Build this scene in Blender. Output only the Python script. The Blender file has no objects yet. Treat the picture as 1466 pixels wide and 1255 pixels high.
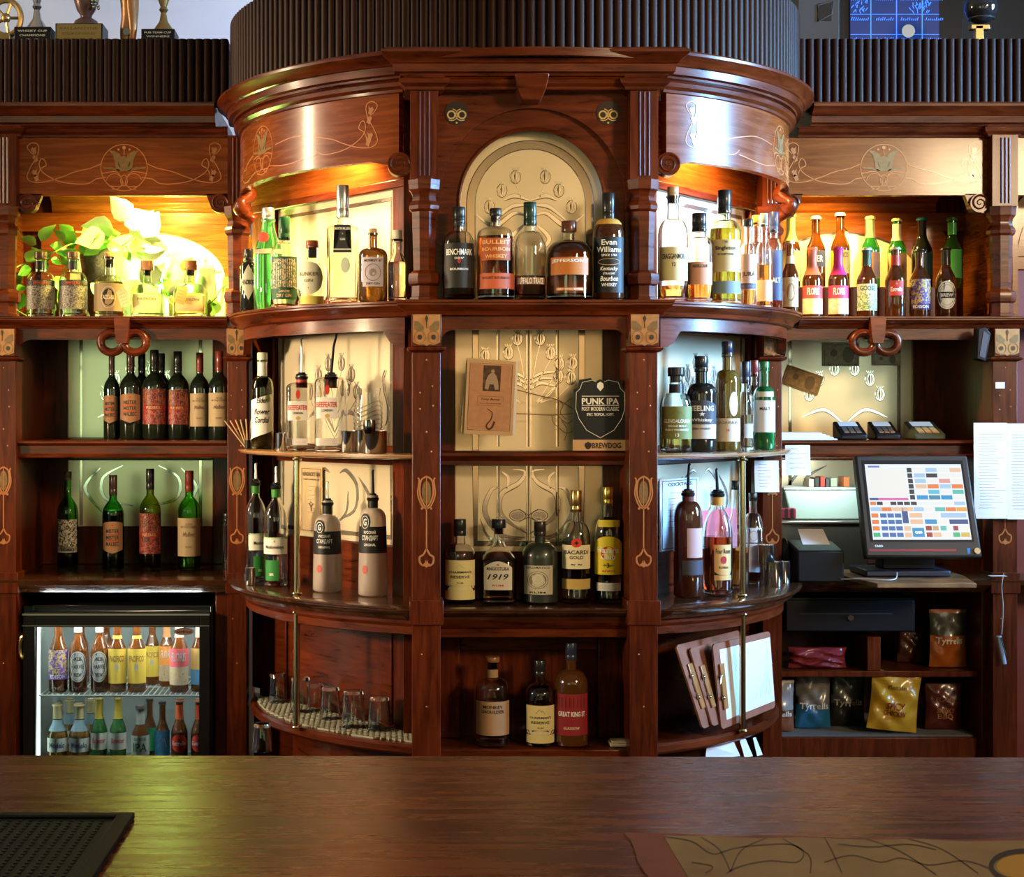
import bpy, math, random
from math import sin, cos, pi, radians as rad, sqrt
random.seed(7)
C = bpy.context.scene
COL = C.collection

# ---------------------------------------------------------------- camera, world, light, exposure
FPX, VX, HY, EYE = 2350.0, 560.0, 590.0, 1.52      # focal length in px, vanishing point, eye height
cd = bpy.data.cameras.new('camera')
cam = bpy.data.objects.new('camera', cd)
COL.objects.link(cam)
cam.location = (0, 0, EYE)
cam.rotation_euler = (pi / 2, 0, 0)
cd.sensor_width = 36.0
cd.lens = 36.0 * FPX / 1466.0
cd.shift_x = (733 - VX) / 1466.0
cd.shift_y = -(627.5 - HY) / 1466.0
cd.clip_start = 0.05
C.camera = cam
w = bpy.data.worlds.new('world'); C.world = w; w.use_nodes = True
w.node_tree.nodes['Background'].inputs[0].default_value = (0.5, 0.6, 0.8, 1)
w.node_tree.nodes['Background'].inputs[1].default_value = 0.05
C.view_settings.view_transform = 'Standard'
C.view_settings.look = 'None'
C.view_settings.gamma = 1.0
C.view_settings.exposure = 0.35
C.view_settings.use_curve_mapping = False
cy = C.cycles
cy.max_bounces = 14; cy.transmission_bounces = 12; cy.glossy_bounces = 5; cy.diffuse_bounces = 3
cy.transparent_max_bounces = 12
cy.caustics_refractive = False; cy.caustics_reflective = False
cy.sample_clamp_indirect = 6.0
cy.use_denoising = True

def lamp(name, kind, loc, power, color, size=0.1, aim=None, size_y=None, spot=None, blend=0.6, spread=None):
    d = bpy.data.lights.new(name, kind)
    d.energy = power; d.color = color
    if kind == 'AREA':
        d.size = size
        if size_y: d.shape = 'RECTANGLE'; d.size_y = size_y
        if spread: d.spread = rad(spread)
    elif kind == 'SPOT':
        d.spot_size = rad(spot); d.spot_blend = blend; d.shadow_soft_size = size
    else:
        d.shadow_soft_size = size
    o = bpy.data.objects.new(name, d); COL.objects.link(o); o.location = loc
    if aim:
        from mathutils import Vector
        o.rotation_euler = (Vector(aim) - Vector(loc)).to_track_quat('-Z', 'Y').to_euler()
    return o
# bare area lights for assumed, unmodelled side windows, then added fill lights
lamp('assumed_window_light_right', 'AREA', (4.9, 4.65, 2.55), 135, (0.26, 0.57, 1.0), 1.0, (1.05, 5.4, 2.0), 1.9, spread=62)
lamp('assumed_window_light_left', 'AREA', (-3.9, 5.62, 2.65), 48, (1.0, 0.76, 0.48), 0.34, (0.0, 5.6, 2.1), 1.8, spread=110)
lamp('room_fill', 'AREA', (4.5, -0.4, 3.2), 29, (1.0, 0.72, 0.42), 1.0, (0.4, 5.8, 2.0), 0.7, spread=60)  # added overhead fill from an assumed source on the right, no fixture
lamp('wall_wash', 'AREA', (1.0, 0.4, 3.4), 44, (1.0, 0.70, 0.38), 1.2, (1.0, -2, 1.5), 0.4, spread=90)  # added wash on the wall behind the camera, so the mirrors reflect it bright
lamp('left_bay_fill', 'AREA', (-3.5, 3.7, 1.75), 12, (1.0, 0.74, 0.44), 0.4, (-0.15, 5.75, 1.5), 0.4, spread=44)  # added fill that brightens the left bay mirrors
lamp('bar_top_fill', 'SPOT', (0.4, 0.9, 3.3), 62, (1.0, 0.66, 0.34), 0.12, (0.4, 1.75, 1.06), None, 62)  # added fill from above that warms the bar top only
lamp('recess_fill', 'AREA', (1.62, 6.03, 1.33), 1.2, (0.85, 1.0, 0.92), 0.25, (1.62, 6.4, 1.05), 0.05, spread=150)  # added fill that brightens the recess around the tub
lamp('back_wall_fill', 'AREA', (-0.55, 6.6, 3.05), 6, (0.40, 0.60, 1.0), 0.5, (-0.7, 7.2, 3.3))  # added blue fill on the wall above the galleries
# downlights inside the back bar, assumed from the glow on its panels
lamp('downlight_bay_left', 'SPOT', (-0.16, 5.52, 2.50), 90, (1.0, 0.66, 0.26), 0.03, (-0.24, 5.66, 2.0), None, 125)
lamp('downlight_bay_right', 'SPOT', (1.06, 5.50, 2.50), 80, (1.0, 0.66, 0.26), 0.03, (1.12, 5.65, 2.0), None, 125)
lamp('downlight_wing_left', 'SPOT', (-0.88, 6.04, 2.42), 85, (1.0, 0.78, 0.16), 0.03, (-0.88, 6.22, 2.0), None, 150)
lamp('downlight_wing_right', 'SPOT', (1.66, 6.22, 2.42), 60, (1.0, 0.72, 0.16), 0.03, (1.66, 6.33, 2.0), None, 140)

# ---------------------------------------------------------------- materials
MATS = {}
def mat(name, col=(0.8, 0.8, 0.8), rough=0.5, metal=0.0, trans=0.0, coat=0.0, ior=1.45, emis=None, es=1.0, spec=0.5, noise=None, sheen=0.0):
    if name in MATS: return MATS[name]
    m = bpy.data.materials.new(name); m.use_nodes = True
    nt = m.node_tree; b = nt.nodes['Principled BSDF']; I = b.inputs
    I['Base Color'].default_value = (*col, 1); I['Roughness'].default_value = rough
    I['Metallic'].default_value = metal; I['Transmission Weight'].default_value = trans
    I['Coat Weight'].default_value = coat; I['Coat Roughness'].default_value = 0.08; I['IOR'].default_value = ior
    I['Specular IOR Level'].default_value = spec
    if emis: I['Emission Color'].default_value = (*emis, 1); I['Emission Strength'].default_value = es
    if noise:      # (scale, second colour, contrast)
        tc = nt.nodes.new('ShaderNodeTexCoord'); n = nt.nodes.new('ShaderNodeTexNoise'); r = nt.nodes.new('ShaderNodeValToRGB')
        n.inputs['Scale'].default_value = noise[0]; n.inputs['Detail'].default_value = 6
        nt.links.new(tc.outputs['Object'], n.inputs['Vector']); nt.links.new(n.outputs['Fac'], r.inputs['Fac'])
        c = noise[2] if len(noise) > 2 else 0.2
        r.color_ramp.elements[0].position = 0.5 - c; r.color_ramp.elements[1].position = 0.5 + c
        r.color_ramp.elements[0].color = (*col, 1); r.color_ramp.elements[1].color = (*noise[1], 1)
        nt.links.new(r.outputs['Color'], I['Base Color'])
    MATS[name] = m
    return m

def wood(name, dark, light, rough=0.33, coat=0.35, stretch=(3, 3, 24), scale=1.0, bump=0.15, spec=0.2):
    """grain runs along the axis with the small stretch factor"""
    m = bpy.data.materials.new(name); m.use_nodes = True
    nt = m.node_tree; N = nt.nodes.new; L = nt.links.new; b = nt.nodes['Principled BSDF']
    tc = N('ShaderNodeTexCoord'); mp = N('ShaderNodeMapping'); mp.inputs['Scale'].default_value = [s * scale for s in stretch]
    n1 = N('ShaderNodeTexNoise'); n1.inputs['Scale'].default_value = 2.2; n1.inputs['Detail'].default_value = 9; n1.inputs['Roughness'].default_value = 0.62; n1.inputs['Distortion'].default_value = 0.6
    n2 = N('ShaderNodeTexNoise'); n2.inputs['Scale'].default_value = 3.0; n2.inputs['Detail'].default_value = 4
    L(tc.outputs['Object'], mp.inputs['Vector']); L(mp.outputs[0], n1.inputs['Vector']); L(tc.outputs['Object'], n2.inputs['Vector'])
    r = N('ShaderNodeValToRGB'); r.color_ramp.elements[0].position = 0.3; r.color_ramp.elements[1].position = 0.72
    r.color_ramp.elements[0].color = (*dark, 1); r.color_ramp.elements[1].color = (*light, 1)
    L(n1.outputs['Fac'], r.inputs['Fac'])
    mx = N('ShaderNodeMix'); mx.data_type = 'RGBA'; mx.blend_type = 'MULTIPLY'; mx.inputs[0].default_value = 0.55
    r2 = N('ShaderNodeValToRGB'); r2.color_ramp.elements[0].position = 0.35; r2.color_ramp.elements[1].position = 0.65
    r2.color_ramp.elements[0].color = (0.45, 0.42, 0.4, 1); r2.color_ramp.elements[1].color = (1.1, 1.05, 1, 1)
    L(n2.outputs['Fac'], r2.inputs['Fac']); L(r.outputs['Color'], mx.inputs[6]); L(r2.outputs['Color'], mx.inputs[7])
    L(mx.outputs[2], b.inputs['Base Color'])
    b.inputs['Specular IOR Level'].default_value = spec
    b.inputs['Coat Weight'].default_value = coat; b.inputs['Coat Roughness'].default_value = rough * 0.5
    mr = N('ShaderNodeMapRange'); mr.inputs['To Min'].default_value = rough - 0.08; mr.inputs['To Max'].default_value = rough + 0.14
    L(n1.outputs['Fac'], mr.inputs['Value']); L(mr.outputs[0], b.inputs['Roughness'])
    bp = N('ShaderNodeBump'); bp.inputs['Strength'].default_value = bump; bp.inputs['Distance'].default_value = 0.004
    L(n1.outputs['Fac'], bp.inputs['Height']); L(bp.outputs[0], b.inputs['Normal'])
    MATS[name] = m
    return m
WD = wood('mahogany', (0.040, 0.0052, 0.0010), (0.17, 0.030, 0.0052), rough=.27, coat=.15)                       # vertical blotch, horizontal grain
WV = wood('mahogany_upright', (0.042, 0.0052, 0.0010), (0.16, 0.027, 0.0050), stretch=(26, 26, 2.5), rough=.29, coat=.12)
WF = wood('mahogany_frieze', (0.13, 0.025, 0.0040), (0.27, 0.066, 0.0105), rough=0.24, coat=0.3, stretch=(2.0, 2.0, 26), bump=0.05)
WK = wood('dark_reeded_wood', (0.016, 0.0045, 0.002), (0.030, 0.009, 0.0042), rough=0.46, coat=0.0, spec=0.13, stretch=(20, 20, 2))
WB = wood('bar_wood', (0.022, 0.005, 0.0008), (0.19, 0.053, 0.008), rough=0.24, coat=0.0, stretch=(1.6, 16, 1), scale=1.3, bump=0.05, spec=0.2)
WR = wood('worn_counter_wood', (0.025, 0.007, 0.003), (0.10, 0.036, 0.014), rough=0.16, coat=0.6, stretch=(3, 14, 3), bump=0.5)
WP = mat('red_stained_panel', (0.23, 0.045, 0.035), 0.5, noise=(5, (0.15, 0.028, 0.024)))
INL = mat('inlay_copper_line', (0.48, 0.17, 0.045), 0.4, coat=0.4)
INY = mat('inlay_pale_wood', (0.46, 0.20, 0.055), 0.4, coat=0.2, noise=(40, (0.34, 0.14, 0.04)))
IND = mat('inlay_olive_wood', (0.22, 0.12, 0.035), 0.4, coat=0.2, noise=(60, (0.15, 0.075, 0.02)))
INK = mat('inlay_ebony', (0.02, 0.01, 0.006), 0.35, coat=0.4)
GOLD = mat('gilt', (0.62, 0.42, 0.16), 0.4, metal=0.3)
BRASS = mat('brass', (0.78, 0.55, 0.22), 0.2, metal=1.0)
STEEL = mat('steel', (0.75, 0.73, 0.70), 0.16, metal=1.0)
BLACK = mat('black_plastic', (0.008, 0.008, 0.009), 0.4, spec=0.2)
MIRROR = mat('silvered_etched_mirror', (0.88, 0.75, 0.52), 0.24, metal=0.42)
BEVEL = mat('mirror_bevel', (0.62, 0.54, 0.40), 0.10, metal=0.8)
ETCH = mat('etched_line', (0.95, 0.92, 0.82), 0.12, metal=0.85)
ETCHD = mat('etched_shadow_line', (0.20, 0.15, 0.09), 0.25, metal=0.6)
PAPER = mat('paper_white', (0.80, 0.78, 0.76), 0.7)
INKM = mat('printed_ink', (0.02, 0.02, 0.02), 0.6)
CLEAR = mat('clear_glass', (0.97, 0.98, 0.97), 0.02, trans=1.0, ior=1.45)

def colmat(c, rough=0.45, metal=0.0, coat=0.0):
    k = 'paint_%03d_%03d_%03d' % tuple(int(v * 255) for v in c) + ('_metal' if metal else '') + ('_gloss' if coat else '') + ('' if rough == 0.45 else '_%02d' % int(rough * 100))
    return mat(k, c, rough, metal, coat=coat, spec=.3)
def glassmat(c, tr=1.0, rough=0.02):
    k = 'glass_%03d_%03d_%03d_%02d_%02d' % (*[int(v * 255) for v in c], int(tr * 99), int(rough * 99))
    return mat(k, c, rough, trans=tr, coat=0.0 if tr > 0.95 else 0.6)
def liqmat(c):
    return mat('liquid_%03d_%03d_%03d' % tuple(int(v * 255) for v in c), c, 0.0, trans=1.0, ior=1.34)

# ---------------------------------------------------------------- mesh helpers
class M:
    def __init__(s): s.v = []; s.f = []; s.sm = True
    def add(s, vs, fs):
        o = len(s.v); s.v += [tuple(p) for p in vs]; s.f += [tuple(i + o for i in f) for f in fs]; return s
    def box(s, x0, x1, y0, y1, z0, z1):
        return s.add([(x0, y0, z0), (x1, y0, z0), (x1, y1, z0), (x0, y1, z0), (x0, y0, z1), (x1, y0, z1), (x1, y1, z1), (x0, y1, z1)],
                     [(0, 3, 2, 1), (4, 5, 6, 7), (0, 1, 5, 4), (1, 2, 6, 5), (2, 3, 7, 6), (3, 0, 4, 7)])
    def obox(s, o, d, n, a0, a1, b0, b1, z0, z1):
        """box in an oblique frame: origin o, along d, outward n"""
        P = lambda a, b, z: (o[0] + d[0] * a + n[0] * b, o[1] + d[1] * a + n[1] * b, z)
        return s.add([P(a0, b0, z0), P(a1, b0, z0), P(a1, b1, z0), P(a0, b1, z0), P(a0, b0, z1), P(a1, b0, z1), P(a1, b1, z1), P(a0, b1, z1)],
                     [(0, 3, 2, 1), (4, 5, 6, 7), (0, 1, 5, 4), (1, 2, 6, 5), (2, 3, 7, 6), (3, 0, 4, 7)])
    def prism(s, poly, f0, f1):
        """poly: list of 2-D points; f0/f1 map a 2-D point to 3-D for the two faces"""
        n = len(poly)
        return s.add([f0(*p) for p in poly] + [f1(*p) for p in poly],
                     [tuple(range(n)), tuple(range(2 * n - 1, n - 1, -1))] + [(i, i + n, (i + 1) % n + n, (i + 1) % n) for i in range(n)])
    def prismz(s, poly, z0, z1): return s.prism(poly, lambda x, y: (x, y, z1), lambda x, y: (x, y, z0))
    def prismy(s, poly, y0, y1): return s.prism(poly, lambda x, z: (x, y0, z), lambda x, z: (x, y1, z))
    def lathe(s, prof, n=24, c=(0, 0), sq=None, close=True):
        """prof (r,z); sq: function z -> superellipse weight 0..1"""
        vs = []
        for r, z in prof:
            k = sq(z) if sq else 0
            for i in range(n):
                t = 2 * pi * (i + 0.5) / n
                q = 1.0
                if k: q = 1 + k * (1 / (abs(cos(t)) ** 7 + abs(sin(t)) ** 7) ** (1 / 7.0) - 1)
                vs.append((c[0] + r * q * cos(t), c[1] + r * q * sin(t), z))
        fs = [(j * n + i, j * n + (i + 1) % n, (j + 1) * n + (i + 1) % n, (j + 1) * n + i) for j in range(len(prof) - 1) for i in range(n)]
        if close:
            if prof[0][0] > 1e-6: fs.append(tuple(range(n - 1, -1, -1)))
            if prof[-1][0] > 1e-6: fs.append(tuple((len(prof) - 1) * n + i for i in range(n)))
        return s.add(vs, fs)
    def tube(s, pts, r, n=8, closed=False):
        from mathutils import Vector
        P = [Vector(p) for p in pts]; m = len(P); vs = []
        R = r if isinstance(r, (list, tuple)) else [r] * m
        up = None
        for i in range(m):
            if closed: t = P[(i + 1) % m] - P[i - 1]
            else: t = P[min(i + 1, m - 1)] - P[max(i - 1, 0)]
            t.normalize()
            if up is None: up = Vector((0, 0, 1)) if abs(t.z) < 0.9 else Vector((1, 0, 0))
            a = t.cross(up)
            if a.length < 1e-4: a = t.cross(Vector((1, 0.3, 0)))
            a.normalize(); b = a.cross(t); up = b
            for k in range(n):
                q = 2 * pi * k / n
                vs.append(P[i] + (a * cos(q) + b * sin(q)) * R[i])
        fs = []
        for i in range(m if closed else m - 1):
            j = (i + 1) % m
            fs += [(i * n + k, i * n + (k + 1) % n, j * n + (k + 1) % n, j * n + k) for k in range(n)]
        if not closed: fs += [tuple(range(n - 1, -1, -1)), tuple((m - 1) * n + k for k in range(n))]
        return s.add(vs, fs)
    def sweep(s, path, prof):
        """path: (x,y,nx,ny); prof: closed loop of (out,z)"""
        n = len(prof)
        vs = [(x + nx * o, y + ny * o, z) for x, y, nx, ny in path for o, z in prof]
        fs = [(i * n + k, i * n + (k + 1) % n, (i + 1) * n + (k + 1) % n, (i + 1) * n + k) for i in range(len(path) - 1) for k in range(n)]
        fs += [tuple(range(n - 1, -1, -1)), tuple((len(path) - 1) * n + k for k in range(n))]
        return s.add(vs, fs)
    def ribbon(s, pts, w, fm, e=0.0012):
        """flat line of width w in 2-D, mapped to a surface by fm(a, b, out)"""
        m = len(pts); L = []; W = w if isinstance(w, (list, tuple)) else [w] * m
        for i, (a, b) in enumerate(pts):
            p, q = pts[max(i - 1, 0)], pts[min(i + 1, m - 1)]
            dx, dy = q[0] - p[0], q[1] - p[1]; l = sqrt(dx * dx + dy * dy) or 1
            nx, ny = -dy / l * W[i] / 2, dx / l * W[i] / 2
            L += [fm(a + nx, b + ny, 0), fm(a + nx * .8, b + ny * .8, e), fm(a - nx * .8, b - ny * .8, e), fm(a - nx, b - ny, 0)]
        fs = [(4 * i + k, 4 * i + k + 1, 4 * i + 5 + k, 4 * i + 4 + k) for i in range(m - 1) for k in range(3)]
        return s.add(L, fs)
    def patch(s, poly, fm, e=0.0012):
        n = len(poly)
        return s.add([fm(a, b, e) for a, b in poly] + [fm(a, b, 0) for a, b in poly],
                     [tuple(range(n))] + [(i, i + n, (i + 1) % n + n, (i + 1) % n) for i in range(n)])
    def ball(s, c, r, n=12, m=8, sc=(1, 1, 1)):
        vs = [(c[0] + r * sc[0] * sin(pi * j / m) * cos(2 * pi * i / n), c[1] + r * sc[1] * sin(pi * j / m) * sin(2 * pi * i / n), c[2] - r * sc[2] * cos(pi * j / m)) for j in range(m + 1) for i in range(n)]
        return s.add(vs, [(j * n + i, j * n + (i + 1) % n, (j + 1) * n + (i + 1) % n, (j + 1) * n + i) for j in range(m) for i in range(n)])
    def xf(s, fn): s.v = [tuple(fn(*p)) for p in s.v]; return s

def root_loc(o):
    while o is not None and o.parent: o = o.parent
    return o.location if o else (0, 0, 0)
def mk(name, m, mt, parent=None, world=True, smooth=True, bevel=0.0, angle=40, label=None):
    me = bpy.data.meshes.new(name)
    if world and parent is not None:
        l = root_loc(parent); vs = [(x - l[0], y - l[1], z - l[2]) for x, y, z in m.v]
    else: vs = m.v
    me.from_pydata(vs, [], m.f); me.validate(); me.update()
    me.materials.append(mt)
    o = bpy.data.objects.new(name, me); COL.objects.link(o)
    if parent is not None: o.parent = parent
    if smooth:
        import bmesh
        bm = bmesh.new(); bm.from_mesh(me)
        bmesh.ops.remove_doubles(bm, verts=bm.verts, dist=1e-6)
        bmesh.ops.recalc_face_normals(bm, faces=bm.faces)
        lim = rad(angle)
        for f in bm.faces: f.smooth = True
        for e in bm.edges: e.smooth = len(e.link_faces) == 2 and e.calc_face_angle(0) < lim
        bm.to_mesh(me); bm.free()
    if bevel:
        b = o.modifiers.new('bevel', 'BEVEL'); b.width = bevel; b.segments = 2; b.limit_method = 'ANGLE'; b.harden_normals = False
    if label: o['label'] = label
    return o
def mks(name, m, mt, parent, **k):
    """one part for each separate piece"""
    par = list(range(len(m.v)))
    def find(i):
        while par[i] != i: par[i] = par[par[i]]; i = par[i]
        return i
    for f in m.f:
        for i in f[1:]: par[find(i)] = find(f[0])
    grp = {}
    for i in range(len(m.v)): grp.setdefault(find(i), []).append(i)
    out = []
    for ids in grp.values():
        ix = {j: n for n, j in enumerate(ids)}; q = M(); q.v = [m.v[j] for j in ids]; q.f = [tuple(ix[j] for j in f) for f in m.f if f[0] in ix]
        out.append(mk(name, q, mt, parent, **k))
    return out
def empty(name, loc, label, cat, group=None, rz=0):
    o = bpy.data.objects.new(name, None); COL.objects.link(o); o.location = loc; o.rotation_euler = (0, 0, rz)
    o.empty_display_size = 0.05
    return tag(o, label, cat, group)
def tag(o, label, cat, group=None, kind=None):
    if label: o['label'] = label
    if cat: o['category'] = cat
    if group: o['group'] = group
    if kind: o['kind'] = kind
    return o
def struct(name, m, mt, **k):
    o = mk(name, m, mt, None, **k); o['kind'] = 'structure'; return o

_tc = {}
def text2d(s, res=2, bold=0.0, shear=0.0):
    k = (s, res, bold, shear)
    if k not in _tc:
        cu = bpy.data.curves.new('t', 'FONT'); cu.body = s; cu.size = 1; cu.resolution_u = res; cu.offset = bold; cu.shear = shear
        cu.align_x = 'CENTER'; cu.align_y = 'CENTER'
        ob = bpy.data.objects.new('t', cu); COL.objects.link(ob)
        dg = bpy.context.evaluated_depsgraph_get()
        me = bpy.data.meshes.new_from_object(ob.evaluated_get(dg))
        vs = [(v.co.x, v.co.y) for v in me.vertices]; fs = [tuple(p.vertices) for p in me.polygons]
        bpy.data.objects.remove(ob); bpy.data.curves.remove(cu); bpy.data.meshes.remove(me)
        x0, x1 = min(v[0] for v in vs), max(v[0] for v in vs); y0, y1 = min(v[1] for v in vs), max(v[1] for v in vs)
        _tc[k] = ([((x - (x0 + x1) / 2) / (x1 - x0), (y - (y0 + y1) / 2) / (y1 - y0)) for x, y in vs], fs, (x1 - x0) / (y1 - y0))
    return _tc[k]
def put_text(m, s, cx, cy, h, fm, w=None, e=0.0006, bold=0.02, shear=0.0, arc=None, rot=0.0):
    """h = glyph height, w = total width (None keeps the font's proportion)"""
    vs, fs, asp = text2d(s, 2, bold, shear)
    W = w if w else h * asp
    out = []
    for x, y in vs:
        a, b = x * W, y * h
        if arc: t = a / arc; a, b = (arc + b) * sin(t), (arc + b) * cos(t) - arc
        if rot: a, b = a * cos(rot) - b * sin(rot), a * sin(rot) + b * cos(rot)
        out.append(fm(cx + a, cy + b, e))
    return m.add(out, fs)

def PX(px, Y): return (px - VX) * Y / FPX
def PZ(py, Y): return EYE - (py - HY) * Y / FPX
def arcpts(cx, cy, r, a0, a1, n=16, ry=None): return [(cx + r * cos(rad(a0 + (a1 - a0) * i / n)), cy + (ry or r) * sin(rad(a0 + (a1 - a0) * i / n))) for i in range(n + 1)]
def spline(pts, n=6):
    out = []
    P = [pts[0]] + list(pts) + [pts[-1]]
    for i in range(1, len(P) - 2):
        for k in range(n):
            t = k / n; p0, p1, p2, p3 = P[i - 1:i + 3]
            out.append(tuple(0.5 * (2 * b + (c - a) * t + (2 * a - 5 * b + 4 * c - d) * t * t + (3 * b - a - 3 * c + d) * t ** 3) for a, b, c, d in zip(p0, p1, p2, p3)))
    out.append(tuple(pts[-1]))
    return out
# ---------------------------------------------------------------- the room
XA, CYY = 0.44, 6.0          # axis and centre of the bow front
ROOM = mat('room_wall_paint', (0.62, 0.53, 0.40), 0.8)
struct('floor', M().box(-4, 5, -2, 7.4, -0.1, 0), wood('floor_boards', (0.03, 0.015, 0.008), (0.08, 0.04, 0.02), rough=0.5, coat=0.0))
struct('ceiling', M().box(-4, 5, -2, 7.4, 3.7, 3.8), mat('ceiling_paint', (0.55, 0.48, 0.38), 0.8))
struct('wall_back', M().box(-4, 5, 7.3, 7.4, 0, 3.7), mat('plaster_wall', (0.50, 0.50, 0.52), 0.8, noise=(1.6, (0.36, 0.36, 0.40), 0.15)))
struct('wall_left', M().box(-4.1, -4, -2, 7.4, 0, 3.7), ROOM)
struct('wall_right', M().box(5, 5.1, -2, 7.4, 0, 3.7), ROOM)
struct('wall_front', M().box(-4, 5, -2.1, -2, 0, 3.7), ROOM)
for i, (x0, x1, y0, y1, z0, z1, c, e_) in enumerate(((-3.3, -1.3, -2, -1.99, .7, 2.6, (.66, 1.0, .58), 2.3), (3.0, 4.8, -2, -1.99, .7, 2.6, (.72, 1.0, .88), 1.8))):  # assumed windows behind the camera, glowing so the wing mirrors reflect them pale
    struct('assumed_window_%d' % (i + 1), M().box(x0, x1, y0, y1, z0, z1), mat('assumed_daylit_pane_%d' % i, (.8, .8, .8), .3, emis=c, es=e_), smooth=False)
    m = M().box(x0 - .08, x0, y0, y1 + .04, z0 - .08, z1 + .08).box(x1, x1 + .08, y0, y1 + .04, z0 - .08, z1 + .08).box(x0, x1, y0, y1 + .04, z1, z1 + .08).box(x0, x1, y0, y1 + .04, z0 - .08, z0).box((x0 + x1) / 2 - .03, (x0 + x1) / 2 + .03, y0 + .011, y1 + .03, z0, z1)
    struct('assumed_window_%d_frame' % (i + 1), m, WV, smooth=False)

# ---------------------------------------------------------------- the back bar: a bow-fronted middle unit and two wings
bow = empty('bow_fronted_back_bar', (XA, 5.6, 0), 'carved mahogany back bar unit with bow front, arched etched mirror and curved shelves', 'back bar')
wl = empty('back_bar_wing', (-0.97, 6.2, 0), 'mahogany back bar wing above the lit bottle fridge, with wine shelves', 'back bar', 'flat wings beside the bow fronted back bar')
wr = empty('back_bar_wing', (1.78, 6.2, 0), 'mahogany back bar wing around the till, with beer bottles on its top shelf', 'back bar', 'flat wings beside the bow fronted back bar')

def bp(R, phi): return (XA + R * sin(rad(phi)), CYY - R * cos(rad(phi)))
def apath(p0, p1, R=1.0, n=28):
    return [(XA + R * sin(rad(p0 + (p1 - p0) * i / n)), CYY - R * cos(rad(p0 + (p1 - p0) * i / n)), sin(rad(p0 + (p1 - p0) * i / n)), -cos(rad(p0 + (p1 - p0) * i / n))) for i in range(n + 1)]
def block(x0, x1, yf, yb): return [(x0, yb, -1, 0), (x0, yf, -1, -1), (x1, yf, 1, -1), (x1, yb, 1, 0)]
def moulding(z0, z1, steps, back=-0.05):
    """closed profile: steps = list of (out, fraction of height)"""
    return [(back, z0)] + [(o, z0 + (z1 - z0) * t) for o, t in steps] + [(back, z1)]
CORN = [(0.0, 0), (0.012, 0.02), (0.014, 0.1), (0.03, 0.14), (0.034, 0.42), (0.040, 0.46), (0.044, 0.55), (0.062, 0.72), (0.070, 0.80), (0.071, 0.9), (0.062, 0.93), (0.058, 1.0)]
ARCH = [(0.0, 0), (0.008, 0.05), (0.010, 0.25), (0.022, 0.45), (0.026, 0.75), (0.012, 0.88), (0.010, 1)]
SHELF = [(0.0, 0), (0.008, 0.06), (0.012, 0.3), (0.030, 0.55), (0.036, 0.68), (0.036, 0.78), (0.040, 0.84), (0.040, 0.97), (0.036, 1)]

def reeds(m, pathf, length, z0, z1, pitch=0.03):
    """scalloped front; pathf(s) -> (x, y, nx, ny)"""
    n = max(1, round(length / pitch)); p = length / n; prev = []
    for i in range(n):
        for k in range(7):
            t = k / 7.0; o = 0.012 * sqrt(max(0, 1 - (2 * t - 1) ** 2)) if 0.08 < t < 0.93 else 0
            x, y, nx, ny = pathf((i + t) * p); prev.append((x + nx * o, y + ny * o, x - nx * 0.03, y - ny * 0.03))
    x, y, nx, ny = pathf(length); prev.append((x, y, x - nx * 0.03, y - ny * 0.03))
    vs = []; fs = []
    for a, b, c, d in prev: vs += [(a, b, z0), (a, b, z1), (c, d, z1), (c, d, z0)]
    for i in range(len(prev) - 1): fs += [(4 * i + k, 4 * i + 4 + k, 4 * i + 4 + (k + 1) % 4, 4 * i + (k + 1) % 4) for k in range(4)]
    return m.add(vs, fs)

# --- bow: cornice, gallery, frieze
g = M()
R = 1.012
def drum(s):
    phi = -90 + 180 * s / (pi * R); x, y = bp(R, phi); return (x, y, sin(rad(phi)), -cos(rad(phi)))
reeds(g, drum, pi * R, 2.60, 2.905)
mk('reeded_gallery', g, WK, bow, angle=50)
m = M().sweep(block(XA - 0.40, XA + 0.40, 5.055, 5.25), moulding(2.552, 2.632, CORN)); mk('cornice', m, WD, bow, angle=30)
for s in (-1, 1): mk('cornice', M().sweep(apath(s * 90, s * 24) if s < 0 else apath(24, 90), moulding(2.552, 2.632, CORN)), WD, bow, angle=30)
mk('cornice_board', M().prismz([bp(1.04, -90 + 6 * i) for i in range(31)], 2.60, 2.625), WD, bow)
for s in (-1, 1): mk('architrave', M().sweep(apath(-90, -24, .985) if s < 0 else apath(24, 90, .985), moulding(2.512, 2.552, ARCH)), WD, bow, angle=30)
mk('architrave', M().sweep([(XA - 0.29, 5.065, 0, -1), (XA + 0.29, 5.065, 0, -1)], moulding(2.512, 2.552, ARCH)), WD, bow, angle=30)
for s in (-1, 1): mk('pilaster_cap', M().sweep(block(XA + s * 0.338 - 0.052, XA + s * 0.338 + 0.052, 5.045, 5.2), moulding(2.508, 2.552, ARCH)), WD, bow, angle=30)
m = M().prism([(x, z) for x, z in ((-0.052, 2.555), (0.052, 2.555), (0.052, 2.545), (0.044, 2.51), (0.034, 2.485), (0.028, 2.478), (-0.028, 2.478), (-0.034, 2.485), (-0.044, 2.51), (-0.052, 2.545))],
              lambda x, z: (XA - 0.01 + x, 5.005 + (2.555 - z) * .35, z), lambda x, z: (XA - 0.01 + x, 5.12, z))
mk('keystone', m, WD, bow, bevel=0.003)

def cylmap(R):   # a = arc length measured from the front of the bow, b = height
    def f(a, b, o): t = a / R; return (XA + (R + o) * sin(t), CYY - (R + o) * cos(t), b)
    return f
def flatmap(x0, Y):
    return lambda a, b, o: (x0 + a, Y - o, b)
def lin(m, pts, w, fm, n=8): m.ribbon(spline(pts, n), w, fm)

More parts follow.
